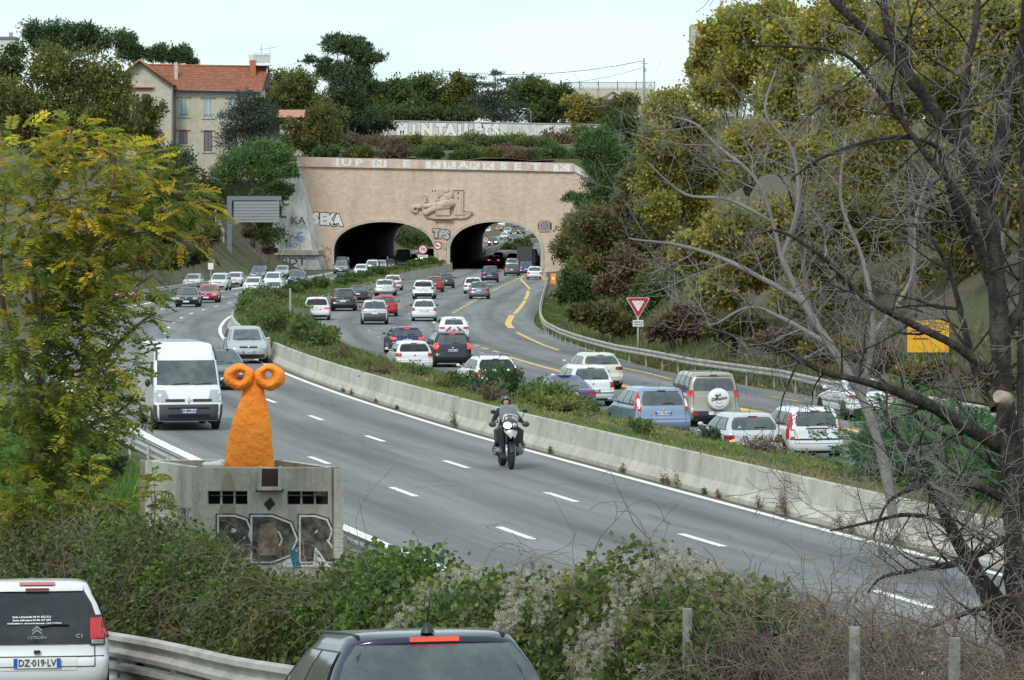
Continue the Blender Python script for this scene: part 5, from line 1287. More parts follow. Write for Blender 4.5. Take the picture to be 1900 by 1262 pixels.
MB().box((hx(324),2.2,hz(133)), (.45,.5,2.6)).build('chimney', M['plaster'], main); MB().box((hx(466),3.4,hz(128)), (.75,.6,2.6)).build('chimney', M['brickred'], main)
tw = MB(); tw.box((hx(482),4.5,hz(119)), (2.4,2.0,.12)); tw.box((hx(463),4.4,hz(108)), (.8,.8,1.3))
for k_ in range(9): tw.box((hx(467)+(hx(498)-hx(467))*k_/8,3.6,hz(107)), (.06,.06,1.4))
tw.box((hx(482.5),3.6,hz(97)), (2.3,.08,.1)); tw.box((hx(482.5),3.9,hz(107)), (2.1,.02,1.15)); tw.tube([(hx(492),4,hz(119)),(hx(492),4,hz(145))], .06, 5); tw.build('roof_terrace', M['wood_white'], vl)['kind'] = 'stuff'
an = MB(); an.tube([(hx(481),4,hz(100)),(hx(481),4,hz(78))], .03, 4); an.tube([(hx(478),4,hz(90)),(hx(512),4,hz(84))], .02, 4); an.tube([(hx(497),4,hz(100)),(hx(497),4,hz(80))], .02, 4)
an.build('aerial', M['shutter'], vl)['kind'] = 'stuff'
# gabled wing
wy = -3.0; gp = [(hx(238),12),(hx(322),12),(hx(322),hz(156)),(hx(264),hz(116)),(hx(238),hz(136))]
m_ = MB(); m_.add([(x,wy,z_) for x,z_ in gp], [tuple(range(5))]); m_.add([(hx(322),wy,12),(hx(322),0,12),(hx(322),0,hz(156)),(hx(322),wy,hz(156))], [(0,1,2,3)]); m_.build('gable_wall', M['plaster'], vl)
roof_slope([(hx(327),wy+6,hz(160)),(hx(327),wy-.8,hz(160))], [(hx(264),wy+6,hz(113)),(hx(264),wy-.8,hz(113))], 8, 'roof', vl, M['roof'])
roof_slope([(hx(225),wy-.8,hz(146)),(hx(225),wy+6,hz(146))], [(hx(264),wy-.8,hz(113)),(hx(264),wy+6,hz(113))], 6, 'roof', vl, M['roof'])
m_ = MB().tube([(hx(327),wy-.85,hz(161)),(hx(264),wy-.85,hz(114)),(hx(225),wy-.85,hz(147))], .16, 4); m_.build('verge_board', M['brickred'], vl)
for a, b_, c_, d_ in ((250,262,222,176),(268,281,222,176),(252,266,272,240)):
    w_ = MB().box((hx((a+b_)/2),wy-.02,hz((c_+d_)/2)), ((b_-a)/s_,.08,(c_-d_)/s_)).build('window', M['glass'], vl); MB().box((hx((a+b_)/2),wy-.08,hz((c_+d_)/2)), (.08,.06,(c_-d_)/s_)).build('window_frame', M['wood_white'], w_)
MB().box((hx(268),wy-.05,hz(167)), (hx(288)-hx(250),.1,.45)).build('brick_trim', M['brickred'], vl); MB().box((hx(270),wy-.2,hz(163)), (hx(291)-hx(252),.5,.14)).build('ledge', M['portal_stone'], vl)
MB().box((hx(268),wy-.6,hz(226)), (hx(296)-hx(244),1.2,.16)).build('balcony', M['shutter'], vl)
m_ = MB()
for k_ in range(16): m_.box((hx(245)+(hx(295)-hx(245))*k_/15,wy-1.15,hz(219)), (.04,.04,.9))
m_.box((hx(270),wy-1.15,hz(213)), (hx(296)-hx(244),.06,.06)); m_.build('balcony_railing', M['black'], vl)['kind'] = 'stuff'
m_ = MB().tube([(hx(325),-.3,hz(160)),(hx(326),-.3,hz(230)),(hx(324),-.3,hz(290))], .1, 6); m_.build('downpipe', M['shutter'], vl)
# small outbuilding right of the villa
Y2 = 530.0; q = Y2/F; ob = thing('outbuilding', 'low outbuilding with a pale pink tiled roof right of the villa', 'house', ((540-CX)*q, Y2, 13))
MB().box((0,2,3.6), (3.2,4,7.2)).build('wall', M['bunker'], ob)
z0, z1 = H-(218-HZ)*q-13, H-(203-HZ)*q-13; roof_slope([(-1.9,-.4,z0),(1.9,-.4,z0)], [(-1.9,2.2,z1),(1.9,2.2,z1)], 5, 'roof', ob, M['roof_pink'])
# ------------------------------------------------------------------ hill wall with graffiti, poles, railing, tower
Y = 605.0; q = Y/F; x0, x1 = (694-CX)*q, (1112-CX)*q; hw = thing('hill_wall', 'long grey-white wall with large graffiti letters above the tunnel portal', 'wall', (0, Y, 0))
mb = MB(); n = 16
for i in range(n):
    xa, xb = x0+(x1-x0)*i/n, x0+(x1-x0)*(i+1)/n; za, zb_ = H-(224+8*i/n-HZ)*q, H-(224+8*(i+1)/n-HZ)*q
    mb.add([(xa,0,18.5),(xb,0,18.5),(xb,0,zb_),(xa,0,za),(xa,.35,18.5),(xb,.35,18.5),(xb,.35,zb_),(xa,.35,za)], [(0,1,2,3),(3,2,6,7)])
mb.build('wall_face', M['wallgrey'], hw)
mb = MB(); mb.grid([[(x0+(x1-x0)*i/n, y_, H-(224+8*i/n-HZ)*q+z_) for y_, z_ in ((-.08,-.05),(-.08,.14),(.43,.14),(.43,-.05))] for i in range(n+1)], 0, False); mb.build('coping', M['pole'], hw)
for ch, px, sz in (('M',746,1.9),('I',768,1.6),('N',792,2.0),('T',818,2.0),('A',836,1.9),('I',853,1.7),('L',868,2.0),('P',888,2.1),('T',903,1.8),('S',920,2.0)):
    x = (px-CX)*q; z_ = H-(240+(px-700)/80-HZ)*q
    text_obj(ch, sz*1.25, M['graf_black'], hw, (x,-.012,z_), (pi/2,0,0), .28, 0, 'graffiti', sx=.95); text_obj(ch, sz*1.25, M['graf_white'], hw, (x,-.024,z_), (pi/2,0,0), .20, 0, 'graffiti', sx=.95)
for px, s2, mm in ((715,'ST','graf_grey'),(728,'W','graf_red'),(960,'EOS','graf_grey'),(1005,'NAY','graf_white'),(1050,'OT','graf_blue'),(1085,'HIE','graf_grey')): text_obj(s2, 1.1, M[mm], hw, ((px-CX)*q,-.016,H-(241-HZ)*q), (pi/2,0,0), .0, 0, 'graffiti')
def pole(px, ytop, Y, label, hgt=11, lamp=False):
    q = Y/F; X = (px-CX)*q; zt_ = H-(ytop-HZ)*q; o = thing('utility_pole', label, 'utility pole', (X, Y, zt_-hgt)); MB().tube([(0,0,0),(0,0,hgt)], [.26,.16], 8).build('pole_shaft', M['pole'], o)
    m_ = MB(); m_.box((.1,-.1,hgt-.9), (1.2,.12,.12)); m_.box((.1,-.1,hgt-2.0), (.5,.3,.5)); m_.build('crossarm', M['pole'], o); return X, Y, zt_
A = pole(820.5, 127, 650, 'short concrete utility pole above the trees behind the hill wall'); B = pole(1195, 108, 655, 'taller dark utility pole near the railing on the skyline')
for k_, (dz, sag) in enumerate(((-.7,1.4),(-1.6,2.2))):
    pts = []
    for i in range(17): t = i/16; pts.append((A[0]+(B[0]-A[0])*t, A[1]+(B[1]-A[1])*t, A[2]+(B[2]-A[2])*t+dz*(.6 if k_ == 0 else 1)-sag*4*t*(1-t)))
    o = MB().tube(pts, .045 if k_ == 0 else .03, 4).build('overhead_wire', M['black']); tag(o, ('upper thicker' if k_ == 0 else 'lower thinner')+' overhead wire sagging between the two utility poles', 'wire')
Y = 690.0; q = Y/F; rl = thing('viaduct_railing', 'picket railing on a pale wall on the skyline right of the trees', 'railing', ((1128-CX)*q, Y, 0)); z0, z1 = H-(165-HZ)*q, H-(153-HZ)*q; w_ = (1240-1066)*q
MB().box((0,.3,z0-3.3), (w_,.5,6.6)).build('wall', M['portal_stone'], rl)
m_ = MB(); m_.box((0,0,z1),(w_,.08,.1)); m_.box((0,0,z0+.15),(w_,.08,.08))
for k_ in range(110): m_.box((-w_/2+w_*k_/109,0,(z0+z1)/2), (.05,.05,z1-z0))
m_.build('pickets', M['shutter'], rl)['kind'] = 'stuff'
m_ = MB()
for k_ in range(6): m_.box((-w_/2+w_*k_/5,-.05,(z0+z1)/2+.1), (.16,.16,z1-z0+.3))
m_.build('posts', M['shutter'], rl)['kind'] = 'stuff'
Y = 640.0; q = Y/F; sh_ = thing('small_house', 'small white house with an orange gable roof below the skyline railing', 'house', ((1137-CX)*q, Y, 22))
z1 = H-(172-HZ)*q-22; m_ = MB(); m_.add([(-1.8,0,0),(1.8,0,0),(1.8,0,z1-1.0),(0,0,z1),(-1.8,0,z1-1.0)], [(0,1,2,3,4)]); m_.build('gable_wall', M['wallgrey'], sh_)
roof_slope([(2.2,5,z1-1.1),(2.2,-.4,z1-1.1)], [(0,5,z1+.15),(0,-.4,z1+.15)], 4, 'roof', sh_, M['roof']); roof_slope([(-2.2,-.4,z1-1.1),(-2.2,5,z1-1.1)], [(0,-.4,z1+.15),(0,5,z1+.15)], 4, 'roof', sh_, M['roof'])
Y = 618.0; q = Y/F; X = (985-CX)*q; lp = thing('street_lamp', 'grey street lamp just behind the hill wall', 'street lamp', (X, Y, 21)); zt_ = H-(206-HZ)*q-21
MB().tube([(0,0,0),(0,0,zt_),(-.5,0,zt_+.25),(-.95,0,zt_+.35)], [.08,.06,.05,.05], 6).build('pole', M['pole'], lp); MB().ball((-1.1,0,zt_+.36),(.32,.14,.09),8,5).build('lamp_head', M['wood_white'], lp)
Y = 900.0; q = Y/F; ap = thing('apartment_tower', 'white apartment tower partly hidden by the autumn trees on the skyline', 'building', ((1330-CX)*q, Y, 24)); ht = H-(45-HZ)*q-24; w_ = (1378-1283)*q
MB().box((0,6,ht/2), (w_,12,ht)).build('wall', M['plaster'], ap)
for fl in range(9):
    for c_ in range(4):
        z_ = 3+fl*2.9
        if z_ > ht-1.5: continue
        x = -w_/2+1.6+c_*(w_-3)/3.2; wd = MB().box((x,-.03,z_), (1.2,.08,1.4)).build('window', M['glass'], ap); MB().box((x,-.09,z_),(.08,.06,1.4)).build('window_frame', M['wood_white'], wd)
for fl in range(9):
    z_ = 2.0+fl*2.9; MB().box((w_*.28,-.6,z_), (w_*.4,1.2,.15)).box((w_*.28,-1.2,z_+.5),(w_*.4,.06,.9)).build('balcony', M['sign_grey'], ap)['kind'] = 'stuff'
Y = 800.0; q = Y/F; fh = thing('far_house', 'small grey-roofed house on the left skyline among the pines', 'house', ((8-CX)*q, Y, 33)); z_ = H-(72-HZ)*q-33
MB().box((0,3,z_/2), (4.5,6,z_)).build('wall', M['wallgrey'], fh); MB().box((0,3,z_+.2), (5.0,6.6,.5)).build('roof', M['shutter'], fh); MB().box((1.0,3,z_+.9), (.8,.6,1.2)).build('chimney', M['pole'], fh)
# picket fence on the left hillside
fe = thing('hillside_fence', 'thin grey post fence climbing the bank left of the display gantry', 'fence', (0,0,0))
prev = None
for i in range(9):
    px = 386+i*3.6; Y = 462-6*i; py0 = 352+i*9; py1 = py0+26; q = Y/F
    X, _, z1 = world(px, py0, Y); _, _, z0 = world(px, py1, Y); MB().box((X,Y,(z0+z1)/2),(.14,.14,z1-z0)).build('post', M['pole'], fe)
    if prev: MB().tube([prev,(X,Y,z1-.3)], .03, 4).build('wire', M['pole'], fe)
    prev = (X,Y,z1-.3)

# ------------------------------------------------------------------ concrete hut with the orange figure
hut = thing('concrete_hut', 'open-topped grey concrete hut with slot windows and graffiti in front of the guardrail', 'hut', (0,0,0))
A_, B_, C_, D_ = Vector((-6.52,66.3,0)), Vector((-5.38,64.2,0)), Vector((-2.88,64.1,0)), Vector((-4.02,66.3,0)); zt_ = 2.10
def wall_seg(P, Q, holes, name='wall', th=.16, z0=-.6, z1=zt_):
    """wall between two plan points; holes in (u0,u1,z0,z1)"""
    L_ = (Q-P).length; d_ = (Q-P).normalized(); n_ = Vector((-d_.y, d_.x, 0)); mb = MB()
    us = sorted({0,L_}|{h_[0] for h_ in holes}|{h_[1] for h_ in holes}); zs_ = sorted({z0,z1}|{h_[2] for h_ in holes}|{h_[3] for h_ in holes})
    W_ = lambda u, v, z_: tuple(P+d_*u+n_*v+Vector((0,0,z_)))
    for v, flip in ((0,False),(th,True)):
        for a, b_ in zip(us[:-1],us[1:]):
            for c_, e_ in zip(zs_[:-1],zs_[1:]):
                if any(h_[0] <= (a+b_)/2 <= h_[1] and h_[2] <= (c_+e_)/2 <= h_[3] for h_ in holes): continue
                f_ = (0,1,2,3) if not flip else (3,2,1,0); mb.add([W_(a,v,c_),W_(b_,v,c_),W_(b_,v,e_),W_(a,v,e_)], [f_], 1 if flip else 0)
    mb.add([W_(0,0,z1),W_(L_,0,z1),W_(L_,th,z1),W_(0,th,z1)], [(0,1,2,3)]); mb.add([W_(0,0,z0),W_(0,th,z0),W_(0,th,z1),W_(0,0,z1)], [(3,2,1,0)][:1]); mb.add([W_(L_,0,z0),W_(L_,th,z0),W_(L_,th,z1),W_(L_,0,z1)], [(0,1,2,3)])
    for a, b_, c_, e_ in holes: mb.add([W_(a,0,c_),W_(b_,0,c_),W_(b_,0,e_),W_(a,0,e_),W_(a,th,c_),W_(b_,th,c_),W_(b_,th,e_),W_(a,th,e_)], [(4,5,1,0),(5,6,2,1),(6,7,3,2),(7,4,0,3)])
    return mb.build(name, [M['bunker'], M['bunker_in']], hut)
sB = F/64.2
hb = [((386-364)/sB, (460-364)/sB, H-(936-HZ)/sB, H-(911-HZ)/sB), ((534-364)/sB, (610-364)/sB, H-(936-HZ)/sB, H-(911-HZ)/sB)]
wf = wall_seg(B_, C_, hb); wall_seg(A_, B_, []); wall_seg(C_, D_, []); wall_seg(D_, A_, [])
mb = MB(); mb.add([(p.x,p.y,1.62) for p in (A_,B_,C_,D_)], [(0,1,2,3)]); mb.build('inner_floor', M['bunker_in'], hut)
MB().add([(x_,64.42,z_) for z_ in (.9,1.95) for x_ in (B_.x+.05,C_.x-.45)], [(0,1,3,2)]).build('slot_shade', M['under'], hut)  # black sheet behind the slots stands in for the shade inside
for a, b_, c_, e_ in hb:
    for k_ in (1,2): MB().box((B_.x+a+(b_-a)*k_/3, 64.2-.0+.08, (c_+e_)/2), (.035,.06,e_-c_)).build('window_bar', M['bunker'], hut)
xs_ = (503-364)/sB+B_.x; zz = H-(886-HZ)/sB
m_ = MB()
for sg_ in (-1,1): m_.xz([(xs_+sg_*.17-.025,zz-.16),(xs_+sg_*.17+.025,zz-.16),(xs_+sg_*.17+.025,zz+.19),(xs_+sg_*.17-.025,zz+.19)], 63.85, 64.18)
m_.box((xs_,64.0,zz-.17),(.40,.36,.05)); m_.build('spout', M['bunker'], hut); MB().box((xs_,64.12,zz-.0),(.28,.03,.30)).build('soot_crust', M['soot'], hut)
MB().box((xs_,63.95,zz-.205),(.46,.42,.03)).build('soot_crust', M['soot'], hut)
def flat_poly(P, y, m_, name, parent, k=1): mb = MB(); mb.add([(B_.x+(x-364)/sB, y-.042*((x-364)/sB), H-(z_-HZ)/sB) for x, z_ in P], [tuple(range(len(P)))][:1]); o = mb.build(name, m_, parent); return o
flat_poly([(406,966),(440,966),(437,936),(429,936),(409,936)][::1], 64.196, M['olive'], 'painted_patch', hut)
flat_poly([(410,910),(438,910),(432,884),(424,872),(416,884)], 64.196, M['olive'], 'painted_patch', hut)
flat_poly([(490,935),(503,922),(512,935),(500,948)][::-1], 64.196, M['soot'], 'soot_mark', hut)
for i, (ch, px) in enumerate((('B',436),('D',508),('R',590))):
    x = B_.x+(px-364)/sB; zc = H-(1004-HZ)/sB; yy_ = 64.188-.04*(x-B_.x)
    text_obj(ch, .95, M['graf_black'], hut, (x,yy_,zc), (pi/2,0,-.04), .11, .0, 'graffiti', sx=1.05)
    text_obj(ch, .95, M['graf_white'], hut, (x,yy_-.005,zc), (pi/2,0,-.04), .085, .0, 'graffiti', sx=1.05)
    text_obj(ch, .95, M['graf_black'], hut, (x,yy_-.010,zc), (pi/2,0,-.04), .055, .0, 'graffiti', sx=1.05)
flat_poly([(478,1030),(520,1030),(514,968),(484,972)], 64.176, M['rust'], 'rust_mark', hut)
flat_poly([(520,1052),(618,1052),(590,1030),(545,1018)], 64.19, M['graf_white'], 'painted_patch', hut); flat_poly([(545,1052),(560,1052),(552,1022),(545,1018),(538,1024)], 64.184, M['graf_teal'], 'painted_patch', hut)
dA = (B_-A_).normalized(); rotA = atan2(dA.y, dA.x); nA = Vector((dA.y,-dA.x,0))
for s2, u, z_, sz in (('SIGMAR',.95,1.42,.42),('! PKC',1.9,1.28,.30)):
    p = A_+dA*u+nA*.006; text_obj(s2, sz, M['graf_black'], hut, (p.x,p.y,z_), (pi/2,0,rotA), -.004, .15, 'graffiti', sx=.75)
# orange figure
st = thing('orange_sculpture', 'bright orange rough plaster figure with two ring-shaped eyes standing in the concrete hut', 'sculpture', ((461-CX)*65.2/F, 65.2, 1.6))
sS = F/65.2
def sx_(px): return (px-461)/sS
def sz_(py): return H-(py-HZ)/sS-1.6
prof = [(885,409,512),(868,411,511),(845,416,509),(820,421,508),(800,426,507),(780,430,503),(765,434,499),(750,441,496),(738,446,494),(728,449,492),(716,450,490),(706,454,487),(696,460,481)]
G_ = []; rr = random.Random(3)
for py, a, b_ in prof:
    cx_, hw_ = sx_((a+b_)/2), (b_-a)/2/sS*.955; row = []
    for j in range(26):
        t = 2*pi*j/26; k_ = 1+.035*sin(t*3+py*.06)+.015*sin(t*7+py*.15); e = .62
        row.append((cx_+hw_*cos(t)*k_, hw_*e*sin(t)*k_*1.0, sz_(py)+.01*sin(t*4)))
    G_.append(row)
mb = MB().grid(G_, 0, True, True); bt = mb.build('torso', M['orange'], st)
for cx_, cz_, hx_, hz_ in ((444,699.5,(445,698),28.5),(500.5,700,(498,696),28.5)):
    mb = MB(); G_ = []; rx_, rz_ = 29.2/sS, 24.6/sS; ho = 6.4/sS; hcx, hcz = sx_(hx_[0]), sz_(hx_[1]); ccx, ccz = sx_(cx_), sz_(cz_)
    for i in range(30):
        t = 2*pi*i/30; ox, oz = ccx+rx_*cos(t), ccz+rz_*sin(t); ix, iz = hcx+ho*cos(t), hcz+ho*1.1*sin(t); row = []
        for j in range(14):
            p = 2*pi*j/14; m_ = (cos(p)+1)/2; k_ = 1+.03*sin(3*t+p*2)+.012*sin(9*t+p)
            row.append((ix+(ox-ix)*m_, .22*sin(p)*k_, iz+(oz-iz)*m_+.012*sin(5*t)*m_))
        G_.append(row)
    G_.append(G_[0]); mb.grid(G_, 0, True, True); mb.build('ring_eye', M['orange'], st)
MB().ball((0,0,0),(.16,.12,.07),10,6).ball((-.14,.02,.0),(.10,.09,.06),8,5).ball((.1,.0,.05),(.07,.06,.05),8,5).build('plaster_lump', M['plate'], None, (world(400,860,65.0)[0], 65.0, 2.09))
o = bpy.data.objects['plaster_lump']; tag(o, 'white plaster lump left of the orange figure on the hut roof', 'lump')

# ------------------------------------------------------------------ motorcycle and rider
def skin_mesh(name, verts, edges, radii, m_, parent, sub=2, root_i=0):
    me = bpy.data.meshes.new(name); me.from_pydata(verts, edges, []); o = bpy.data.objects.new(name, me); C.objects.link(o)
    md = o.modifiers.new('s','SKIN'); me.skin_vertices.new() if not me.skin_vertices else None
    for i, r_2 in enumerate(radii):
        v = me.skin_vertices[0].data[i]; v.radius = (r_2, r_2) if not hasattr(r_2,'__len__') else r_2; v.use_root = (i == root_i)
    ss = o.modifiers.new('u','SUBSURF'); ss.levels = sub; ss.render_levels = sub
    dg = bpy.context.evaluated_depsgraph_get(); dg.update(); nm = bpy.data.meshes.new_from_object(o.evaluated_get(dg)); bpy.data.objects.remove(o)
    nm.materials.clear(); nm.materials.append(m_); nm.polygons.foreach_set('use_smooth', [True]*len(nm.polygons)); nm.name = name
    o = bpy.data.objects.new(name, nm); C.objects.link(o)
    if parent is not None: o.parent = parent
    return o
P = GL(948, 871); f = Ldir(P); f.rotate(Matrix.Rotation(radians(-4), 3, 'Z')); org = Vector(P)-f*.78; rz_ = atan2(-f.x, f.y)
bk = thing('motorcycle', 'black touring motorcycle with its headlight on, alone on the inner lane', 'motorcycle', org, rz_)
BL, GY, CH = M['black'], M['darkgrey'], M['chrome']
for y, w_, r_2 in ((.78,.115,.335),(-.74,.165,.325)):
    t = MB().lathe([(-w_*.3,r_2*.74),(-w_/2,r_2*.80),(-w_/2,r_2*.92),(-w_*.25,r_2),(w_*.25,r_2),(w_/2,r_2*.92),(w_/2,r_2*.80),(w_*.3,r_2*.74)], (0,0,0), 'x', 28).build('wheel', M['tyre'], bk, (0,y,r_2))
    m_ = MB().lathe([(-w_*.3,r_2*.76),(-w_*.3,r_2*.68),(w_*.3,r_2*.68),(w_*.3,r_2*.76)], (0,0,0), 'x', 28); m_.lathe([(-.06,.001),(-.06,.05),(.06,.05),(.06,.001)], (0,0,0), 'x', 10)
    for k_ in range(14):
        a = 2*pi*k_/14; m_.tube([(.04*(-1)**k_,.04*cos(a),.04*sin(a)),(0,r_2*.7*cos(a),r_2*.7*sin(a))], .006, 4)
    m_.build('rim', M['rim_dark'], t)
    MB().lathe([(-.09,.10),(-.09,.145),(-.084,.145),(-.084,.10)], (0,0,0), 'x', 18).build('brake_disc', CH, t)
for sg in (-1,1):
    MB().tube([(sg*.10,.80,.33),(sg*.10,.70,.62)], .034, 8).build('fork_leg', M['lamp_clear'], bk); MB().tube([(sg*.10,.70,.62),(sg*.10,.56,1.02)], .026, 8).build('fork_tube', GY, bk)
m_ = MB(); G_ = []
for i in range(9):
    a = radians(20+i*17); G_.append([(x, .78+.37*cos(a)*1.0, .335+.375*sin(a)-abs(x)*.25) for x in (-.075,-.04,0,.04,.075)])
m_.grid(G_, 0, True); m_.build('front_mudguard', BL, bk)
m_ = MB(); m_.grid([[(x*w_, y-abs(x)*.2*0, z_-abs(x)**2*.06) for x in (-1,-.6,-.2,.2,.6,1)] for y, z_, w_ in ((1.12,.86,.05),(1.02,.93,.10),(.88,.99,.15),(.75,1.03,.17),(.62,1.08,.16))], 0, True); m_.build('beak', M['sign_grey'], bk)
m_ = MB(); m_.ball((0,.60,1.12), (.21,.20,.17), 16, 10); fa = m_.build('fairing', GY, bk)
m_ = MB(); m_.ball((.085,.775,1.12), (.105,.05,.078), 16, 10); m_.build('headlight', M['lamp_lit'], bk)
m_ = MB(); m_.ball((-.09,.765,1.12), (.075,.045,.062), 14, 8); m_.build('headlight', M['lamp_clear'], bk)
m_ = MB(); m_.xz([(-.12,.90),(.12,.90),(.15,1.03),(-.15,1.03)], .74, .80); m_.build('oil_cooler', BL, bk)
GLT = bpy.data.materials.new('screen_acrylic'); GLT.use_nodes = True; N_ = GLT.node_tree.nodes; K_ = GLT.node_tree.links.new; tr = N_.new('ShaderNodeBsdfTransparent'); tr.inputs['Color'].default_value = (.80,.83,.86,1); mxs = N_.new('ShaderNodeMixShader'); mxs.inputs['Fac'].default_value = .30
bsdf(GLT).inputs['Base Color'].default_value = (.55,.58,.62,1); bsdf(GLT).inputs['Roughness'].default_value = .1; K_(tr.outputs['BSDF'], mxs.inputs[1]); K_(bsdf(GLT).outputs['BSDF'], mxs.inputs[2]); K_(mxs.outputs['Shader'], N_['Material Output'].inputs['Surface'])
m_ = MB(); m_.grid([[(x*w_, y-.10*x*x, z_) for x in (-1,-.66,-.33,0,.33,.66,1)] for y, z_, w_ in ((.70,1.18,.19),(.64,1.30,.25),(.57,1.44,.26),(.50,1.55,.24),(.46,1.63,.20))], 0, True); m_.build('windscreen', GLT, bk)
m_ = MB(); m_.tube([(-.19,.66,1.20),(-.16,.64,1.36),(0,.63,1.40),(.16,.64,1.36),(.19,.66,1.20)], .010, 5); m_.build('screen_frame', M['plate'], bk)
sk = skin_mesh('fuel_tank', [(0,.50,.98),(0,.30,1.02),(0,.10,.98),(0,-.10,.90),(0,-.45,.90),(0,-.80,.94),(0,.35,.72),(0,.1,.55)], [(0,1),(1,2),(2,3),(3,4),(4,5),(1,6),(6,7)], [(.16,.12),(.24,.15),(.20,.14),(.13,.07),(.15,.07),(.12,.05),(.20,.22),(.18,.2)], BL, bk, 1)
m_ = MB()
for sg in (-1,1): m_.xz([(sg*.14,.56),(sg*.34,.70),(sg*.36,.98),(sg*.18,1.10)] if sg > 0 else [(-.18,1.10),(-.36,.98),(-.34,.70),(-.14,.56)], .18, .60)
m_.build('side_cowls', BL, bk)['kind'] = 'stuff'
for sg in (-1,1):
    m_ = MB(); m_.lathe([(-.14,.001),(-.14,.075),(-.08,.095),(.0,.085),(.10,.07)], (sg*.24,.20,.46), 'x', 12); m_.box((sg*.36,.20,.46),(.04,.15,.13)); m_.build('engine_cylinder', M['sign_grey'], bk)
    MB().tube([(sg*.20,.45,.72),(sg*.34,.36,.66),(sg*.41,.28,.48),(sg*.36,.26,.36),(sg*.20,.20,.30)], .014, 6).build('crash_bar', GY, bk)
    MB().tube([(0,.52,1.14),(sg*.20,.44,1.20),(sg*.34,.38,1.17),(sg*.44,.32,1.14)], .014, 6).build('handlebar', BL, bk)
    MB().tube([(sg*.28,.40,1.18),(sg*.36,.44,1.36),(sg*.40,.44,1.44)], .010, 5).ball((sg*.41,.45,1.47 if sg < 0 else 1.45),(.075,.03,.055),10,6).build('mirror', BL, bk)
    MB().ball((sg*.43,.46,1.13),(.10,.05,.075),10,6).build('hand_guard', GY, bk)
    MB().tube([(sg*.20,-.10,.36),(sg*.32,-.10,.35)], .018, 6).build('foot_peg', CH, bk)
MB().box((0,.05,.42),(.30,.55,.34)).build('engine_block', GY, bk); MB().tube([(.10,.0,.40),(.11,-.74,.325)], .045, 8).build('swing_arm', GY, bk)
MB().tube([(-.12,.1,.30),(-.16,-.3,.34),(-.22,-.95,.62)], [.035,.04,.07], 10).build('exhaust', CH, bk)
MB().tube([(-.14,-.50,.95),(-.22,-.8,1.0),(-.22,-1.05,1.0),(.22,-1.05,1.0),(.22,-.8,1.0),(.14,-.50,.95)], .014, 6).build('luggage_rack', CH, bk)
rd = thing('person', 'motorcyclist in black jacket, black open-face helmet and dark gloves, riding the motorcycle', 'person', org, rz_)
M['cloth'] = mat('black_jacket', (.016,.016,.018), .8, bump=(18,.4,.02)); M['skin'] = mat('skin', (.50,.27,.19), .55)
V_ = [(0,-.28,.98),(0,-.26,1.10),(0,-.18,1.26),(0,-.10,1.42),(0,-.06,1.53),(0,-.05,1.60),
      (-.19,-.08,1.45),(-.33,.02,1.24),(-.41,.26,1.14),(.19,-.08,1.45),(.33,.02,1.24),(.41,.26,1.14),
      (-.12,-.22,.95),(-.27,.18,.82),(-.25,-.06,.42),(-.26,.10,.36),(.12,-.22,.95),(.27,.18,.82),(.25,-.06,.42),(.26,.10,.36)]
E_ = [(0,1),(1,2),(2,3),(3,4),(4,5),(3,6),(6,7),(7,8),(3,9),(9,10),(10,11),(0,12),(12,13),(13,14),(14,15),(0,16),(16,17),(17,18),(18,19)]
Rr = [(.17,.13),(.16,.12),(.17,.13),(.16,.12),(.065,.065),(.06,.06),.085,.062,.042,.085,.062,.042,.105,.075,.055,.045,.105,.075,.055,.045]
body = skin_mesh('body', V_, E_, Rr, M['cloth'], rd, 2)
hd = MB(); hd.ball((.02,.05,1.665), (.078,.095,.11), 14, 10); hd.tube([(.02,.135,1.69),(.02,.165,1.66),(.02,.14,1.645)], [.010,.017,.012], 6); fc = hd.build('face', M['skin'], rd)
m_ = MB()
for x in (-.012,.052): m_.ball((x,.135,1.692),(.012,.008,.008),8,5)
m_.build('eyes', M['ink'], fc)['kind'] = 'stuff'; MB().box((.02,.136,1.618),(.05,.014,.012)).build('mouth', M['sign_red'], fc)
G_ = []
for i in range(13):
    ph = -pi*.42+pi*.92*i/12; row = []
    for j in range(28):
        t = 2*pi*j/28; x, y, z_ = .135*cos(ph)*cos(t), .155*cos(ph)*sin(t), .15*sin(ph); fr = sin(t)
        if fr > .62 and z_ < .045: y = min(y, .06)*.6 if fr > .8 else y*.85
        row.append((.02+x, .0+y, 1.69+z_))
    G_.append(row)
MB().grid(G_, 0, True, True).build('helmet', mat('helmet_black', (.02,.02,.022), .3, coat=.5), rd); MB().box((.04,.118,1.80),(.05,.01,.018)).build('helmet_badge', M['plate'], rd)
for sg in (-1,1):
    hv = [(sg*.41,.25,1.145),(sg*.42,.31,1.15),(sg*.425,.345,1.15)]; g_ = MB(); g_.ball((sg*.42,.31,1.15),(.045,.055,.03),10,6)
    for k_ in range(4): x = sg*(.385+.024*k_); g_.tube([(x,.34,1.165),(x,.385,1.155),(x,.385,1.125),(x,.35,1.115)], [.012,.012,.011,.009], 6)
    g_.tube([(sg*.385,.29,1.135),(sg*.365,.32,1.115),(sg*.37,.35,1.11)], [.013,.012,.010], 6); g_.build('glove', M['black'], rd)
    MB().ball((sg*.26,.10,.36),(.05,.14,.05),10,6).build('boot', M['black'], rd)
M['stub'] = mat('cut_wood', (.30,.24,.18), .9, noise=(14,(.42,.35,.28),.4,.6))
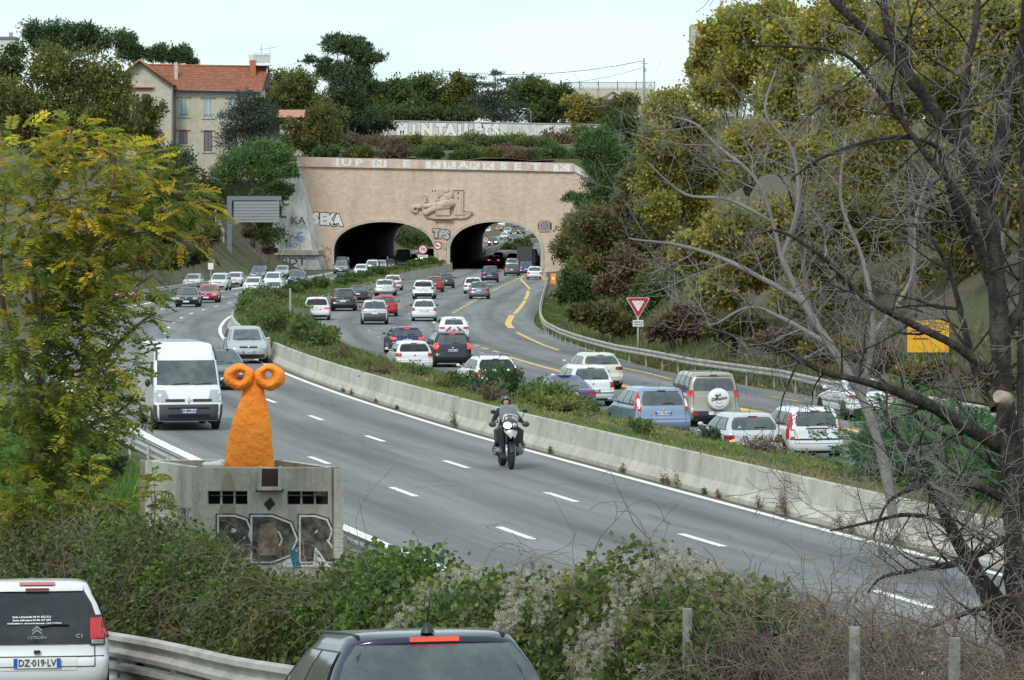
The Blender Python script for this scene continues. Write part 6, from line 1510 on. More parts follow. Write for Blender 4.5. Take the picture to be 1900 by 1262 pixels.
# ------------------------------------------------------------------ vegetation
def pal(*cs): return np.array(cs, float)
PINE = pal((.035,.060,.024),(.050,.080,.030),(.028,.045,.024))*1.35*1.45; PINEB = pal((.06,.11,.025),(.045,.085,.028),(.08,.13,.035))*1.25*1.35
CONIF = pal((.040,.055,.040),(.055,.070,.050),(.03,.042,.034))*1.35*1.5; GREEN = pal((.065,.10,.03),(.09,.12,.035),(.05,.08,.028))*1.3*1.4
OLIVE = pal((.13,.13,.035),(.10,.11,.035),(.16,.145,.035),(.075,.09,.03))*1.3*1.35; MIXR = pal((.10,.115,.04),(.07,.10,.035),(.15,.09,.04),(.12,.12,.045))*1.3*1.35
GOLD = pal((.27,.23,.045),(.22,.205,.045),(.16,.175,.045),(.24,.17,.04),(.14,.165,.045),(.32,.28,.055),(.18,.20,.05))*1.15*1.55; GOLDD = pal((.15,.135,.03),(.09,.10,.03),(.20,.15,.03),(.06,.07,.028))*1.3*1.5
BROWN = pal((.13,.09,.055),(.10,.075,.05),(.15,.11,.07))*1.15*1.3; AIL = pal((.50,.42,.035),(.36,.35,.04),(.24,.26,.04),(.56,.38,.04)); AILG = pal((.15,.22,.04),(.11,.17,.035),(.23,.27,.045),(.18,.22,.04),(.34,.31,.045))
HEDGE = pal((.085,.125,.04),(.06,.095,.035),(.13,.165,.05),(.16,.17,.05))*1.15*1.2; BRIGHT = pal((.12,.22,.045),(.09,.17,.04),(.16,.26,.05))*1.1*1.05; DRYG = pal((.20,.20,.09),(.13,.18,.05),(.09,.14,.04),(.26,.22,.12))*1.15*1.15; SUMAC = pal((.06,.13,.05),(.045,.10,.04),(.08,.15,.05))*1.3

def rand_dirs(n, upb=0):
    v = R.normal(size=(n,3)); v[:,2] += upb; v /= np.linalg.norm(v, axis=1)[:,None]+1e-9; return v
def leaf_quads(P, size, aspect=.55, axis=None, up=.5, jit=.35):
    """diamond leaves: P (n,3), size (n,)"""
    n = len(P); a = rand_dirs(n) if axis is None else axis+R.normal(size=(n,3))*jit
    a /= np.linalg.norm(a, axis=1)[:,None]+1e-9; nm = rand_dirs(n, up); b = np.cross(a, nm); b /= np.linalg.norm(b, axis=1)[:,None]+1e-9
    s = size[:,None]; V = np.stack([P, P+a*s*.5+b*s*aspect*.5, P+a*s, P+a*s*.5-b*s*aspect*.5], 1)
    return V.reshape(-1,3), (np.arange(n)[:,None]*4+np.arange(4)[None,:])
def tints(palette, idx, br): return palette[idx]*br[:,None]
def cloud(blobs, n, size, palette, per=26, clump=.28, lo=.55, flat=1.0, light_top=0.0):
    """leaf positions and colours on clumps spread through ellipsoid blobs (cx,cy,cz,rx,ry,rz)"""
    B = np.array(blobs, float)
    if flat == 1.0 and len(B) > 0:      # break every lobe into smaller uneven ones
        S_ = []
        for b in B:
            for d_ in rand_dirs(7, .1): r_ = R.uniform(.42,.68); S_.append(list(b[:3]+d_*b[3:]*R.uniform(.35,.75))+list(b[3:]*r_*np.array([R.uniform(.8,1.3),1,R.uniform(.7,1.1)])))
            S_.append(list(b[:3])+list(b[3:]*.78))
        B = np.array(S_)
    wgt = (B[:,3]*B[:,5]+B[:,3]*B[:,4]); wgt /= wgt.sum()
    m = max(1, n//per); bi = R.choice(len(B), m, p=wgt); d = rand_dirs(m); rr = (lo+(1-lo)*R.rand(m)**.7)
    c = B[bi,:3]+d*B[bi,3:]*rr[:,None]
    k = np.repeat(np.arange(m), per); cl = clump*np.mean(B[bi,3:], axis=1)*(.5+R.rand(m))
    off = R.normal(size=(m*per,3))*cl[k][:,None]*.55; off[:,2] *= flat
    P = c[k]+off; pi_ = R.randint(0, len(palette), m)[k]; sw = R.rand(m*per) < .25; pi_[sw] = R.randint(0, len(palette), sw.sum())
    br = (.72+.5*R.rand(m))[k]*(.85+.3*R.rand(m*per)); sz = size*(.6+.8*R.rand(m*per))
    ax = off/(np.linalg.norm(off, axis=1)[:,None]+1e-6)
    return P, sz, palette[pi_]*br[:,None], ax
def limbs(mb, base, blobs, r0, n=2, seed=0, wig=.08):
    rr = random.Random(seed); base = Vector(base); top = Vector(np.mean([b[:3] for b in blobs], axis=0)); top.z = min(b[2] for b in blobs)*.5+top.z*.5
    fork = base.lerp(top, .55); H_ = (top-base).length
    mb.tube([base-Vector((0,0,.4)), base.lerp(fork,.3)+Vector((rr.uniform(-wig,wig),0,0))*H_, fork], [r0*1.25, r0, r0*.75], 7)
    for b in blobs:
        c = Vector(b[:3]); mid = fork.lerp(c, .5)+Vector((rr.uniform(-.1,.1),rr.uniform(-.1,.1),rr.uniform(-.05,.12)))*H_*.5
        mb.tube([fork, mid, c], [r0*.55, r0*.32, r0*.12], 5)
        for k_ in range(n):
            d = Vector((rr.uniform(-1,1)*b[3], rr.uniform(-1,1)*b[4], rr.uniform(-.6,1)*b[5]))*.8
            mb.tube([mid.lerp(c,.6), c+d*.5, c+d], [r0*.2, r0*.12, r0*.05], 4)
def tree(name, label, cat, Y, pxblobs, n, size, palette, base=None, bark='bark', group=None, r0=.25, leafm='leaf', per=26, clump=.30, depth=.8, lo=.5, aspect=.55, flat=1.0, dY=0, upax=False, jit=.5):
    q = Y/F; bl = []
    for i, b in enumerate(pxblobs):
        y_ = Y+(b[4] if len(b) > 4 else (R.rand()-.5)*dY); qq = y_/F; bl.append(((b[0]-CX)*qq, y_, H-(b[1]-HZ)*qq, b[2]*qq, b[2]*qq*depth, b[3]*qq))
    if base is None:
        bx = np.mean([b[0] for b in bl]); base = (bx, Y, ground_z(bx, Y))
    root = thing(name, label, cat, base, 0, group); o0 = np.array(base)
    mb = MB(); rel_ = [tuple(np.array(b[:3])-o0)+tuple(b[3:]) for b in bl]; limbs(mb, (0,0,0), rel_, r0, 2, len(pxblobs)); mb.build('trunk', M[bark], root)
    P, sz, col, ax = cloud(rel_, n, size, palette, per, clump, lo, flat)
    if upax: ax = ax*.5+np.array([0,0,.7])
    V, Fq = leaf_quads(P, sz, aspect, ax, .5, jit); np_mesh('crown', V, Fq, M[leafm], root, np.repeat(col, 4, axis=0))
    return root
K1 = 1.0
# skyline pines behind the villa
g1 = 'pines on the left skyline'
tree('pine_tree', 'dark flat-topped pine at the far left of the skyline', 'pine tree', 700, [(70,66,34,24),(110,60,32,22),(95,85,40,20)], 9000, .75, PINE, group=g1, leafm='needle', aspect=.25, r0=.22)
tree('pine_tree', 'second dark skyline pine from the left, with a rounded top', 'pine tree', 705, [(160,60,28,20),(185,78,26,18),(150,85,30,18)], 8000, .75, PINE, group=g1, leafm='needle', aspect=.25, r0=.22)
tree('pine_tree', 'tall thin skyline pine above the left part of the villa roof', 'pine tree', 700, [(232,78,24,20),(258,96,20,14),(240,100,22,16)], 7000, .75, PINE, group=g1, leafm='needle', aspect=.25, r0=.2)
tree('pine_tree', 'small rounded twin-topped pine above the villa ridge', 'pine tree', 700, [(294,98,22,17),(329,102,22,16),(355,114,12,8)], 7000, .75, PINE, group=g1, leafm='needle', aspect=.25, r0=.2)
tree('pine_tree', 'dark green round tree at the left picture edge under the skyline house', 'pine tree', 640, [(18,108,38,28),(10,140,40,30)], 4000, .6, GREEN*.7, group=g1)
# trees in front of and around the villa
tree('broadleaf_tree', 'large olive-brown tree left of the villa hiding its wing', 'tree', 470, [(95,130,65,45),(165,125,62,48),(215,150,42,48),(60,190,80,55),(150,200,85,60),(225,215,48,60),(20,230,60,60),(120,270,90,50)], 44000, .42, OLIVE*.95, base=(-56,470,9), r0=.5, clump=.3)
tree('broadleaf_tree', 'small dark tree in front of the villa gable and balcony', 'tree', 488, [(280,205,26,28),(262,240,32,30),(285,260,28,26)], 6000, .36, OLIVE*.75, r0=.2)
tree('broadleaf_tree', 'very dark rounded evergreen below the villa wall', 'tree', 455, [(335,310,42,40),(300,290,40,36),(362,345,28,36),(320,360,50,40)], 9000, .36, PINE*1.1, r0=.25)
tree('cypress_tree', 'grey-green layered conifer hiding the right end of the villa', 'conifer', 488, [(462,190,34,22),(455,225,48,30),(480,215,38,36),(450,262,46,30),(492,250,34,32)], 14000, .34, CONIF, r0=.3, flat=.5, aspect=.4)
tree('pine_tree', 'bright green umbrella pine with a leaning trunk above the buttress', 'pine tree', 462, [(440,300,40,28),(480,288,38,24),(515,290,32,22),(425,330,30,20),(500,318,46,18),(540,318,20,16)], 24000, .42, PINEB, base=((452-CX)*.066, 462, 8), leafm='needle', aspect=.22, r0=.22, upax=True)
tree('shrub', 'dark shrub under the umbrella pine beside the buttress', 'shrub', 462, [(470,372,55,16),(505,430,35,22),(485,400,30,20)], 6000, .3, GREEN*.75, r0=.1)
tree('broadleaf_tree', 'yellow-green tree behind the right end of the villa', 'tree', 600, [(515,150,32,22),(548,148,32,24),(530,180,50,24),(500,170,26,22)], 7000, .45, OLIVE*1.1, r0=.3)
tree('pine_tree', 'tall dark pine towering left of the hill wall', 'pine tree', 575, [(622,85,34,22),(650,90,34,22),(675,110,28,20),(702,108,16,14),(605,130,26,20),(580,112,16,12),(648,135,50,26),(640,175,55,28),(690,165,30,18),(630,215,46,30),(665,205,40,26)], 44000, .50, PINE, leafm='needle', aspect=.25, r0=.28, upax=True, clump=.22, lo=.7)
tree('broadleaf_tree', 'mixed green and yellow bushy tree left of the portal parapet', 'tree', 524, [(600,215,42,26),(585,245,42,28),(560,262,36,24),(610,262,36,20),(540,262,26,26),(548,238,22,20)], 13000, .36, OLIVE*.85, r0=.2)
g2_ = 'trees behind the hill wall'
for i, (lab, bl_, p_, Y_) in enumerate((
  ('rounded green tree just right of the tall dark pine', [(735,165,34,24),(715,195,40,26),(750,195,36,22)], GREEN, 640),
  ('green tree left of the short utility pole', [(785,160,32,22),(775,190,40,24),(800,200,30,20)], GREEN*1.1, 645),
  ('green-yellow tree right of the short utility pole', [(848,158,30,22),(835,188,40,24),(865,180,24,20)], OLIVE*.9, 645),
  ('dark undergrowth tree low behind the left half of the wall', [(740,215,50,14),(800,216,50,14),(855,214,40,14)], GREEN*.7, 622),
  ('pale green tree right of the cedar', [(985,165,34,20),(1005,185,40,22),(965,175,26,18)], GREEN*1.0, 645),
  ('dark green tree below the left end of the skyline railing', [(1040,172,30,22),(1030,200,34,22),(1010,215,36,14)], GREEN*.8, 640),
  ('yellow autumn tree under the skyline railing', [(1075,190,26,18),(1100,200,34,16),(1085,212,36,14)], GOLDD*1.4, 625),
  ('olive tree in front of the small house on the hill', [(1140,205,34,16),(1165,190,30,18),(1150,222,40,16)], OLIVE*.8, 622))):
    tree('broadleaf_tree', lab, 'tree', Y_, bl_, 7500, .52, p_, group=g2_, r0=.16)
for i, (lab, Y_, bl_, p_) in enumerate((
  ('broad dark green mass of trees just behind the left half of the wall', 655, [(720,200,50,30),(780,195,50,34),(840,200,50,30),(700,175,34,24),(760,170,40,24)], GREEN*.85),
  ('broad green mass of trees behind the right half of the wall', 658, [(950,195,50,30),(1010,195,50,30),(1060,205,50,26),(880,195,50,30),(1100,215,50,20),(970,165,40,22)], GREEN*.95),
  ('green trees between the villa and the tall dark pine', 560, [(540,190,44,34),(580,200,40,36),(515,215,34,34),(560,160,34,26)], np.concatenate([GREEN,OLIVE])*.9),
  ('dark green filler trees under the tall dark pine', 585, [(640,235,50,26),(690,230,40,24),(600,240,36,24)], GREEN*.7))):
    tree('broadleaf_tree', lab, 'trees', Y_, bl_, 15000, .46, p_, group=g2_, r0=.16, lo=.3)
# low bushes leaning over the parapet
for i, (x, Y_, r_2) in enumerate(((600,519,1.6),(660,520,1.9),(720,519,1.7),(790,520,2.0),(850,519,1.9),(905,520,2.1),(960,519,2.0),(1010,519,2.3),(1040,520,2.0))):
    q = Y_/F; yy = 291+(x-551)*12/511-6
    tree('bush', 'bush hanging at the back of the portal parapet, '+ORD[i]+' from the left', 'bush', Y_, [(x,yy,r_2/q*.9,r_2/q*.55),(x+20,yy-4,r_2/q*.7,r_2/q*.6)], 4200, .34, [GREEN,OLIVE*.8,BROWN,GREEN*.85][i%4], group='bushes along the top of the parapet', r0=.06, lo=.3)
# cedar with flat tiers
tree('cedar_tree', 'dark layered cedar standing behind the middle of the hill wall', 'cedar', 628, [(920,135,18,6),(880,143,22,5),(945,148,30,6),(905,158,38,7),(930,172,42,7),(895,184,40,7),(930,196,52,8),(905,210,50,8),(935,218,58,9)], 15000, .34, CONIF*.8, leafm='needle', aspect=.3, r0=.4, flat=.35, lo=.2)
# bushes on the slope above the portal
gs = 'bushes on the slope above the portal'
HB = [590,640,690,735,765,812,850,880,915,955,990,1020,1030,1070,700,880,1000,940,790,620,660]; BN = [ORD[sorted(range(21), key=lambda j: (HB[j], j)).index(i)] for i in range(21)]
for i, (x, y, rx_, rz_2, p_) in enumerate(((590,285,30,12,GREEN*.8),(640,272,34,16,BROWN),(690,268,38,14,BROWN),(735,278,34,14,BROWN*.9),(765,268,26,12,OLIVE*.9),(812,270,34,15,OLIVE*1.15),(850,278,30,13,GREEN),(880,262,26,13,OLIVE),(915,268,34,14,GREEN*.9),(955,262,28,13,OLIVE*1.1),(990,272,32,16,GREEN),(1020,288,32,15,GREEN*.9),(1030,262,34,16,BROWN),(1070,250,32,18,OLIVE*.8),(700,290,40,8,GREEN*.8),(880,290,40,8,GREEN*.9),(1000,298,20,8,GREEN),(940,285,36,9,BROWN),(790,290,40,8,GREEN*.85),(620,258,30,14,GREEN*.6),(660,250,34,14,GREEN*.6))):
    Y_ = float(np.interp(y, [248,295], [598,519])); names = 'brown dry' if p_[0][0] > p_[0][1] and p_[0][2] > .04 else 'green'
    tree('bush', f'{names} low bush, {BN[i]} from the left on the slope above the portal', 'bush', Y_, [(x,y,rx_*1.1,rz_2*1.25),(x+rx_*.5,y+5,rx_*.8,rz_2)], 5200, .36, p_, group=gs+(' (brown)' if names != 'green' else ' (green)'), r0=.08)
# left bank between the villa and the motorway
gl_ = 'bushes on the bank left of the motorway'
for i, (px, py, rx_, rz_2, Y_, p_, n_) in enumerate(((505,352,34,20,500,GREEN*.8,4500),(488,385,30,18,480,PINEB*.8,4500),(372,400,30,22,440,GREEN*.7,5500),(372,430,34,24,400,MIXR*.8,5500),(470,432,20,8,462,BROWN,2500),(362,450,26,14,425,BROWN*.9,4000),(350,470,34,20,370,GREEN*.8,5500),(310,480,30,20,340,OLIVE*.8,5000),(385,490,18,8,420,DRYG*.6,2500),(495,462,14,7,478,BROWN*.9,1500),(392,350,24,18,468,GREEN*.7,4500),(380,375,30,20,440,OLIVE*.7,5000),(300,430,40,30,360,GREEN*.8,6000),(260,470,40,30,320,MIXR*.8,6000),(330,400,36,26,400,GREEN*.75,6000),(345,355,36,24,430,GREEN*.7,6000),(300,360,36,26,400,GREEN*.8,6000))):
    tree('bush', ['dark green','dry brown'][int(p_[0][0] > p_[0][1])]+' bush on the left bank, '+ORD[i]+' of the clumps around the display gantry', 'bush', Y_, [(px,py,rx_,rz_2),(px+rx_*.5,py+4,rx_*.7,rz_2*.8)], n_, .30, p_, group=gl_, r0=.04, lo=.3)
# right of the portal
tree('pine_tree', 'bushy bright pine overhanging the right end of the portal', 'pine tree', 492, [(1112,262,48,24),(1085,285,30,22),(1135,290,42,28),(1112,312,46,26),(1125,350,44,30),(1072,368,26,10),(1095,385,34,18),(1150,330,34,34)], 40000, .46, PINEB*.85, leafm='needle', aspect=.22, r0=.35, upax=True)
tree('broadleaf_tree', 'dark trees filling the gap behind the bright pine', 'tree', 540, [(1160,225,50,30),(1190,260,50,40),(1200,320,50,50),(1160,380,50,40)], 9000, .45, GREEN*.7, r0=.3)
gb = 'bushes and small trees beside the right guardrail'
for lab, Y_, bl_, p_, n_ in (
  ('rounded green and rust bush nearest the right arch', 330, [(1066,425,38,26),(1050,460,32,30),(1076,475,36,34)], MIXR*1.15, 9000),
  ('large green bushy tree right of the rust-green bush', 300, [(1110,410,50,30),(1085,440,46,32),(1130,450,46,36),(1100,485,50,34)], MIXR*.95, 14000),
  ('dark green bush low beside the orange marker', 285, [(1065,520,30,30),(1050,545,22,20),(1090,545,36,26)], GREEN*.85, 7000),
  ('reddish brown half-bare shrub left of the give way sign', 262, [(1160,490,36,34),(1135,530,34,32),(1165,545,34,26)], BROWN*1.1, 7000),
  ('dark leafy shrub behind the give way sign', 230, [(1215,540,46,34),(1190,580,44,28),(1240,585,44,26)], GREEN*.9, 9000),
  ('low grass-green shrub along the rail left of the give way sign', 215, [(1120,590,40,20),(1075,580,24,14),(1160,605,34,18)], MIXR*.8, 7000),
  ('tall mixed green tree on the bank between the bright pine and the golden planes', 300, [(1185,330,46,34),(1215,380,50,40),(1180,430,44,40),(1230,450,46,44),(1195,500,44,36),(1165,380,34,34)], MIXR*.95, 26000),
  ('loose green-brown bushes under the leftmost golden crowns', 240, [(1260,480,44,36),(1240,520,44,30),(1300,540,50,34),(1290,500,40,30)], OLIVE*.8, 16000),
  ('brown-green thicket right of the give way sign', 195, [(1270,590,50,26),(1310,600,46,24),(1230,610,40,18)], BROWN, 8000)):
    tree('shrub', lab, 'shrub', Y_, bl_, n_, .26, p_, group=gb, r0=.12)
# autumn plane trees on the right bank
ga = 'autumn plane trees on the right bank'
for lab, Y_, bl_, p_, n_, sz_2 in (
  ('leftmost golden plane tree, its top standing against the sky', 185, [(1440,30,56,44),(1425,185,50,40),(1480,110,46,40),(1325,75,44,40),(1300,130,34,30),(1385,50,60,44),(1400,120,66,46),(1345,165,56,40)], GOLD, 42000, .165),
  ('golden-green plane tree below the leftmost crown, reaching towards the portal pine', 195, [(1235,200,46,34),(1215,260,38,36),(1285,240,52,44),(1235,320,44,40),(1300,310,52,46),(1225,390,36,36),(1285,390,46,40)], GOLD*.9, 52000, .165),
  ('wide golden plane tree in the upper middle of the right bank', 165, [(1470,90,60,60),(1540,50,70,60),(1460,190,60,50),(1550,170,70,60),(1400,270,60,50),(1490,290,70,50)], GOLD, 56000, .16),
  ('darker plane tree behind the bare branches, upper right', 158, [(1650,60,70,60),(1740,70,70,60),(1660,180,80,60),(1770,190,80,70),(1620,290,70,60)], GOLD*.88, 44000, .16),
  ('plane tree at the right picture edge', 150, [(1850,70,70,70),(1880,200,60,80),(1800,310,70,70),(1890,360,50,80)], GOLDD*1.3, 30000, .20),
  ('low green-gold plane foliage left of the bare grey tree', 180, [(1350,420,60,46),(1290,470,46,40),(1400,490,60,46),(1340,530,50,36),(1440,400,50,50)], GOLDD*1.4, 34000, .19),
  ('darker plane foliage in the middle of the bank', 172, [(1540,400,70,60),(1620,440,70,60),(1520,510,60,46),(1600,560,70,40),(1470,560,50,36)], GOLDD*1.25, 28000, .19),
  ('darker plane foliage on the far right of the bank', 165, [(1720,400,80,70),(1830,470,80,70),(1720,540,70,50),(1840,600,80,50)], GOLDD*1.1, 26000, .19)):
    tree('plane_tree', lab, 'plane tree', Y_, bl_, n_, sz_2, p_, group=ga, r0=.15, bark='bark', aspect=.85, dY=8, clump=.40, lo=.25)
gfill = 'leafy thickets filling the right bank'
for lab, Y_, bl_, p_, n_ in (('green-gold thicket between the give way sign and the grey bare tree', 192, [(1300,420,60,50,215),(1370,470,60,50,192),(1330,560,60,44,186),(1410,580,54,40,172),(1280,360,50,40,225),(1388,345,56,44,200),(1250,500,44,40,215)], np.concatenate([GOLDD,GREEN]), 30000),
    ('green-gold thicket behind the grey bare tree', 186, [(1450,480,60,56,172),(1520,560,60,46,160),(1480,605,54,32,162),(1590,500,56,56,158),(1600,600,56,40,152),(1540,440,60,50,168)], np.concatenate([GOLDD,GREEN]), 30000),
    ('green-gold thicket around the yellow works sign', 178, [(1680,510,60,56,150),(1660,600,50,40,149),(1790,540,56,60,141),(1880,550,56,70,134),(1860,640,56,40,131),(1790,640,44,30,138),(1720,440,60,56,150),(1830,440,60,60,140)], np.concatenate([GOLDD,GREEN*.9]), 30000),
    ('green-gold foliage high behind the forked limbs', 182, [(1560,280,80,70),(1680,320,80,70),(1800,250,80,80),(1880,150,60,80),(1600,380,70,50),(1760,400,70,60)], GOLD*.95, 34000),
    ('golden crown filling the top right corner', 170, [(1620,40,70,60),(1760,30,80,60),(1880,30,60,60),(1700,130,80,60),(1840,130,70,60)], GOLD*.95, 30000)):
    tree('plane_thicket', lab, 'trees', Y_, bl_, n_, .17, p_, group=gfill, r0=.10, aspect=.85, clump=.42, lo=.2)
for i, (px, py, Y_, rx_, rz_2) in enumerate(((1360,612,179,54,20),(1440,635,167,54,20),(1530,655,156,54,20),(1620,668,148,54,22),(1720,685,141,54,22),(1830,700,134,60,24))):
    tree('shrub', ['dry brown undergrowth clump behind the rail just right of the give way sign','dry undergrowth clump left of the white coupe','dry undergrowth above the white coupe','dry undergrowth right of the white coupe','dry undergrowth below the yellow works sign','dry undergrowth at the right picture edge'][i], 'shrub', Y_, [(px,py,rx_,rz_2)], 4200, .22, BROWN if i % 2 else GOLDD*.8, r0=.06, lo=.2, group='undergrowth clumps on the right bank')
# beyond the tunnel
gt_ = 'trees beyond the tunnel'
for lab, Y_, bl_, p_ in (('dark green tree filling the view through the left arch', 712, [(735,440,34,34),(770,445,34,30),(712,462,24,26)], GREEN*.9),('green bush at the right of the view through the left arch', 735, [(790,450,26,24),(772,478,26,12),(740,480,30,10)], GREEN*1.1),
      ('green bushes on the median beyond the tunnel', 705, [(915,470,20,9),(945,462,20,9),(970,452,18,9)], GREEN),('bushes at the right of the view through the right arch', 800, [(995,445,16,12),(1005,432,14,8)], MIXR)):
    tree('broadleaf_tree', lab, 'tree', Y_, bl_, 5000, .42, p_, group=gt_, r0=.2)

# ------------------------------------------------------------------ median vegetation
def median_shrub(Y, t, r, h, p_, n, sz, label, group, name='shrub', leafm='leaf'):
    a, b = float(ML(Y))+.4, float(RL(Y)); X = a+(b-a)*t; z = verge_z(X, Y)
    root = thing(name, label, 'shrub', (X, Y, z-.05), 0, group); bl = [(R.uniform(-.4,.4)*r, R.uniform(-.8,.8)*r, h*R.uniform(.35,.6), r*R.uniform(.5,.8), r*R.uniform(.6,1.0), h*.5) for _ in range(4)]
    mb = MB(); limbs(mb, (0,0,0), bl, .035, 2, int(Y)); mb.build('stems', M['bark_dark'], root)
    P, s_2, col, ax = cloud(bl, n, sz, p_, 20, .3, .3); V, Fq = leaf_quads(P, s_2, .5, ax*.6+np.array([0,0,.5])); np_mesh('foliage', V, Fq, M[leafm], root, np.repeat(col,4,axis=0))
gm = 'evergreen shrubs along the median'
for i, Y_ in enumerate(np.arange(171, 262, 7.0)):
    median_shrub(Y_, .18+.3*R.rand(), 1.15+.4*R.rand(), .95+.55*R.rand(), [GREEN, OLIVE*.9, GREEN*1.15][i%3], 2600, .16, ORD[i]+' shrub from the camera in the leafy row behind the near concrete barrier', gm+' (near row)')
for i, Y_ in enumerate(np.arange(268, 500, 9.0)):
    median_shrub(Y_+3*R.rand(), .30+.35*R.rand(), .9+.5*R.rand(), .45+.6*R.rand(), [GREEN*.8, GREEN, PINEB*.8][i%3], 1500, .24, ORD[i]+' dark shrub from the near end of the far median row towards the pier', gm+' (far row)')
for Y_, t, r_2, h_, lab, p_ in ((125,.35,1.1,1.1,'large dark bush on the median in front of the white estate car',PINE*1.2),(119,.40,1.1,.85,'wide green bush on the median in front of the violet coupe',GREEN*1.2),(114,.35,.9,.65,'yellow-green low bush right behind the motorcyclist',OLIVE*1.2),(104,.6,.3,.42,'small grey-green sprig before the silver hatchback',CONIF*1.5),(131,.3,.6,.6,'small bush on the barrier top left of the white estate car',GREEN)):
    median_shrub(Y_, t, r_2, h_, p_, int(2600*r_2), .13, lab, None)
gml = 'low ragged shrubs on the near median'
for i, Y_ in enumerate((167,161,156,151,147,142,138,134,129,122,117,110,107,100,97)):
    median_shrub(Y_, [.12,.3,.2,.5,.15,.35,.1,.45,.2,.7,.15,.3,.75,.2,.5][i], .45+.35*R.rand(), .30+.35*R.rand(), [OLIVE*.9, GREEN, BROWN*1.1, DRYG][i%4], 750, .10, ORD[i]+' low ragged shrub on the near median, counting towards the camera', gml)
# pinnate leaves (sumac and ailanthus)
def pinnate(Pb, D, L_, nl=7, leaflet=.30, droop=.35):
    """Pb base points, D unit directions, L_ lengths; returns quads and leaf index"""
    n = len(Pb); side = np.cross(D, np.array([0,0,1.0])+R.normal(size=(n,3))*.25); side /= np.linalg.norm(side, axis=1)[:,None]+1e-9
    Vs = []; idx = []
    for k_ in range(nl):
        t = .18+.80*k_/(nl-1); c = Pb+D*(L_*t)[:,None]; c[:,2] -= droop*L_*t*t
        ll = (leaflet*L_)*(1-.45*abs(t-.5)); ll = ll[:,None]
        for sg in (-1,1):
            a = side*sg*.85+D*.45+R.normal(size=(n,3))*.12; a[:,2] -= .25; a /= np.linalg.norm(a, axis=1)[:,None]
            b = D+R.normal(size=(n,3))*.25; b -= a*np.sum(a*b,axis=1)[:,None]; b /= np.linalg.norm(b, axis=1)[:,None]+1e-9
            Vs.append(np.stack([c, c+a*ll*.42+b*ll*.20, c+a*ll, c+a*ll*.42-b*ll*.20], 1)); idx.append(np.arange(n))
    tip = Pb+D*L_[:,None]; tip[:,2] -= droop*L_
    r_2 = side*.006; Vs.append(np.stack([Pb-r_2, Pb+r_2, tip+r_2*.3, tip-r_2*.3], 1)); idx.append(np.arange(n))
    V = np.concatenate(Vs,0); ix = np.concatenate(idx); return V.reshape(-1,3), np.arange(len(V)*4).reshape(-1,4), ix
gsu = 'sumac bushes on the near median'
for i, (Y_, t, r_2, h_) in enumerate(((86.5,.52,1.0,1.35),(83,.42,1.3,1.5),(79.5,.42,1.5,1.4),(76,.42,1.5,1.4),(72,.45,1.5,1.3),(68,.45,1.5,1.3))):
    a, b = float(ML(Y_))+.4, float(RL(Y_)); X = a+(b-a)*t; z = verge_z(X,Y_); root = thing('sumac_bush', 'deep green feathery sumac '+('right of the boxy white car, leftmost of the row','second from the left, next to the boxy white car','below the pale round sign','under the leaning bare trunk','near the right picture edge','mostly outside the right picture edge')[i], 'shrub', (X,Y_,z), 0, gsu)
    n = 950; c = R.normal(size=(n,3))*np.array([r_2*.5,r_2*.75,h_*.30])+np.array([0,0,h_*.5]); c[:,2] = np.abs(c[:,2]); D = c/np.linalg.norm(c,axis=1)[:,None]*.8+rand_dirs(n,.3)*.6; D /= np.linalg.norm(D,axis=1)[:,None]
    V, Fq, ix = pinnate(c, D, .30+.22*R.rand(n), 7, .34, .25); col = (SUMAC*1.1)[R.randint(0,3,n)]*(.7+.6*R.rand(n))[:,None]; np_mesh('foliage', V, Fq, M['leaf'], root, np.repeat(col[ix],4,axis=0))
    mb = MB()
    for k_ in range(14): p = c[R.randint(n)]; mb.tube([(0,0,0),tuple(p*.5+R.normal(size=3)*.05),tuple(p)], [.02,.014,.006], 4)
    mb.build('stems', M['bark_dark'], root)
# grass on the median
def grass(name, n, fy, fx, fz, hgt, palette, label=None, wid=.012, lean=.35):
    Y_ = fy(n); X_2 = fx(Y_); Z_2 = fz(X_2, Y_); P = np.stack([X_2,Y_,Z_2],1); h_ = hgt*(.4+R.rand(n)); d = rand_dirs(n); d[:,2] = 0
    t = P+np.stack([d[:,0]*h_*lean, d[:,1]*h_*lean, h_],1); s = rand_dirs(n); s[:,2] = 0; s *= (wid*(.6+.8*R.rand(n)))[:,None]
    V = np.stack([P-s, P+s, t],1).reshape(-1,3); pch = (np.sin(X_2*1.9+Y_*.55)+np.sin(Y_*.23+1.3)+R.normal(size=n)*.7); idx = np.clip(((pch+2)/4*len(palette)).astype(int),0,len(palette)-1)
    col = palette[idx]*(.7+.6*R.rand(n))[:,None]; o = np_mesh(name, V, np.arange(n*3).reshape(-1,3), M['leaf'], None, np.repeat(col,3,axis=0)); o['kind'] = 'stuff'
    if label: o['label'] = label
    return o
vz = np.vectorize(verge_z)
def med_x(Y_): a = ML(Y_)+.40; b = RL(Y_)-.02; return a+(b-a)*R.rand(len(Y_))
grass('median_grass', 90000, lambda n: 60+90*R.rand(n)**1.3, med_x, vz, .14, DRYG[[2,1,1,0,3]]*1.15, 'mixed green and dry grass covering the median', .022, .5)
grass('median_grass', 30000, lambda n: 140+340*R.rand(n), med_x, vz, .28, DRYG[[2,2,1,0]]*.9, 'rough grass on the far median', .06, .5)
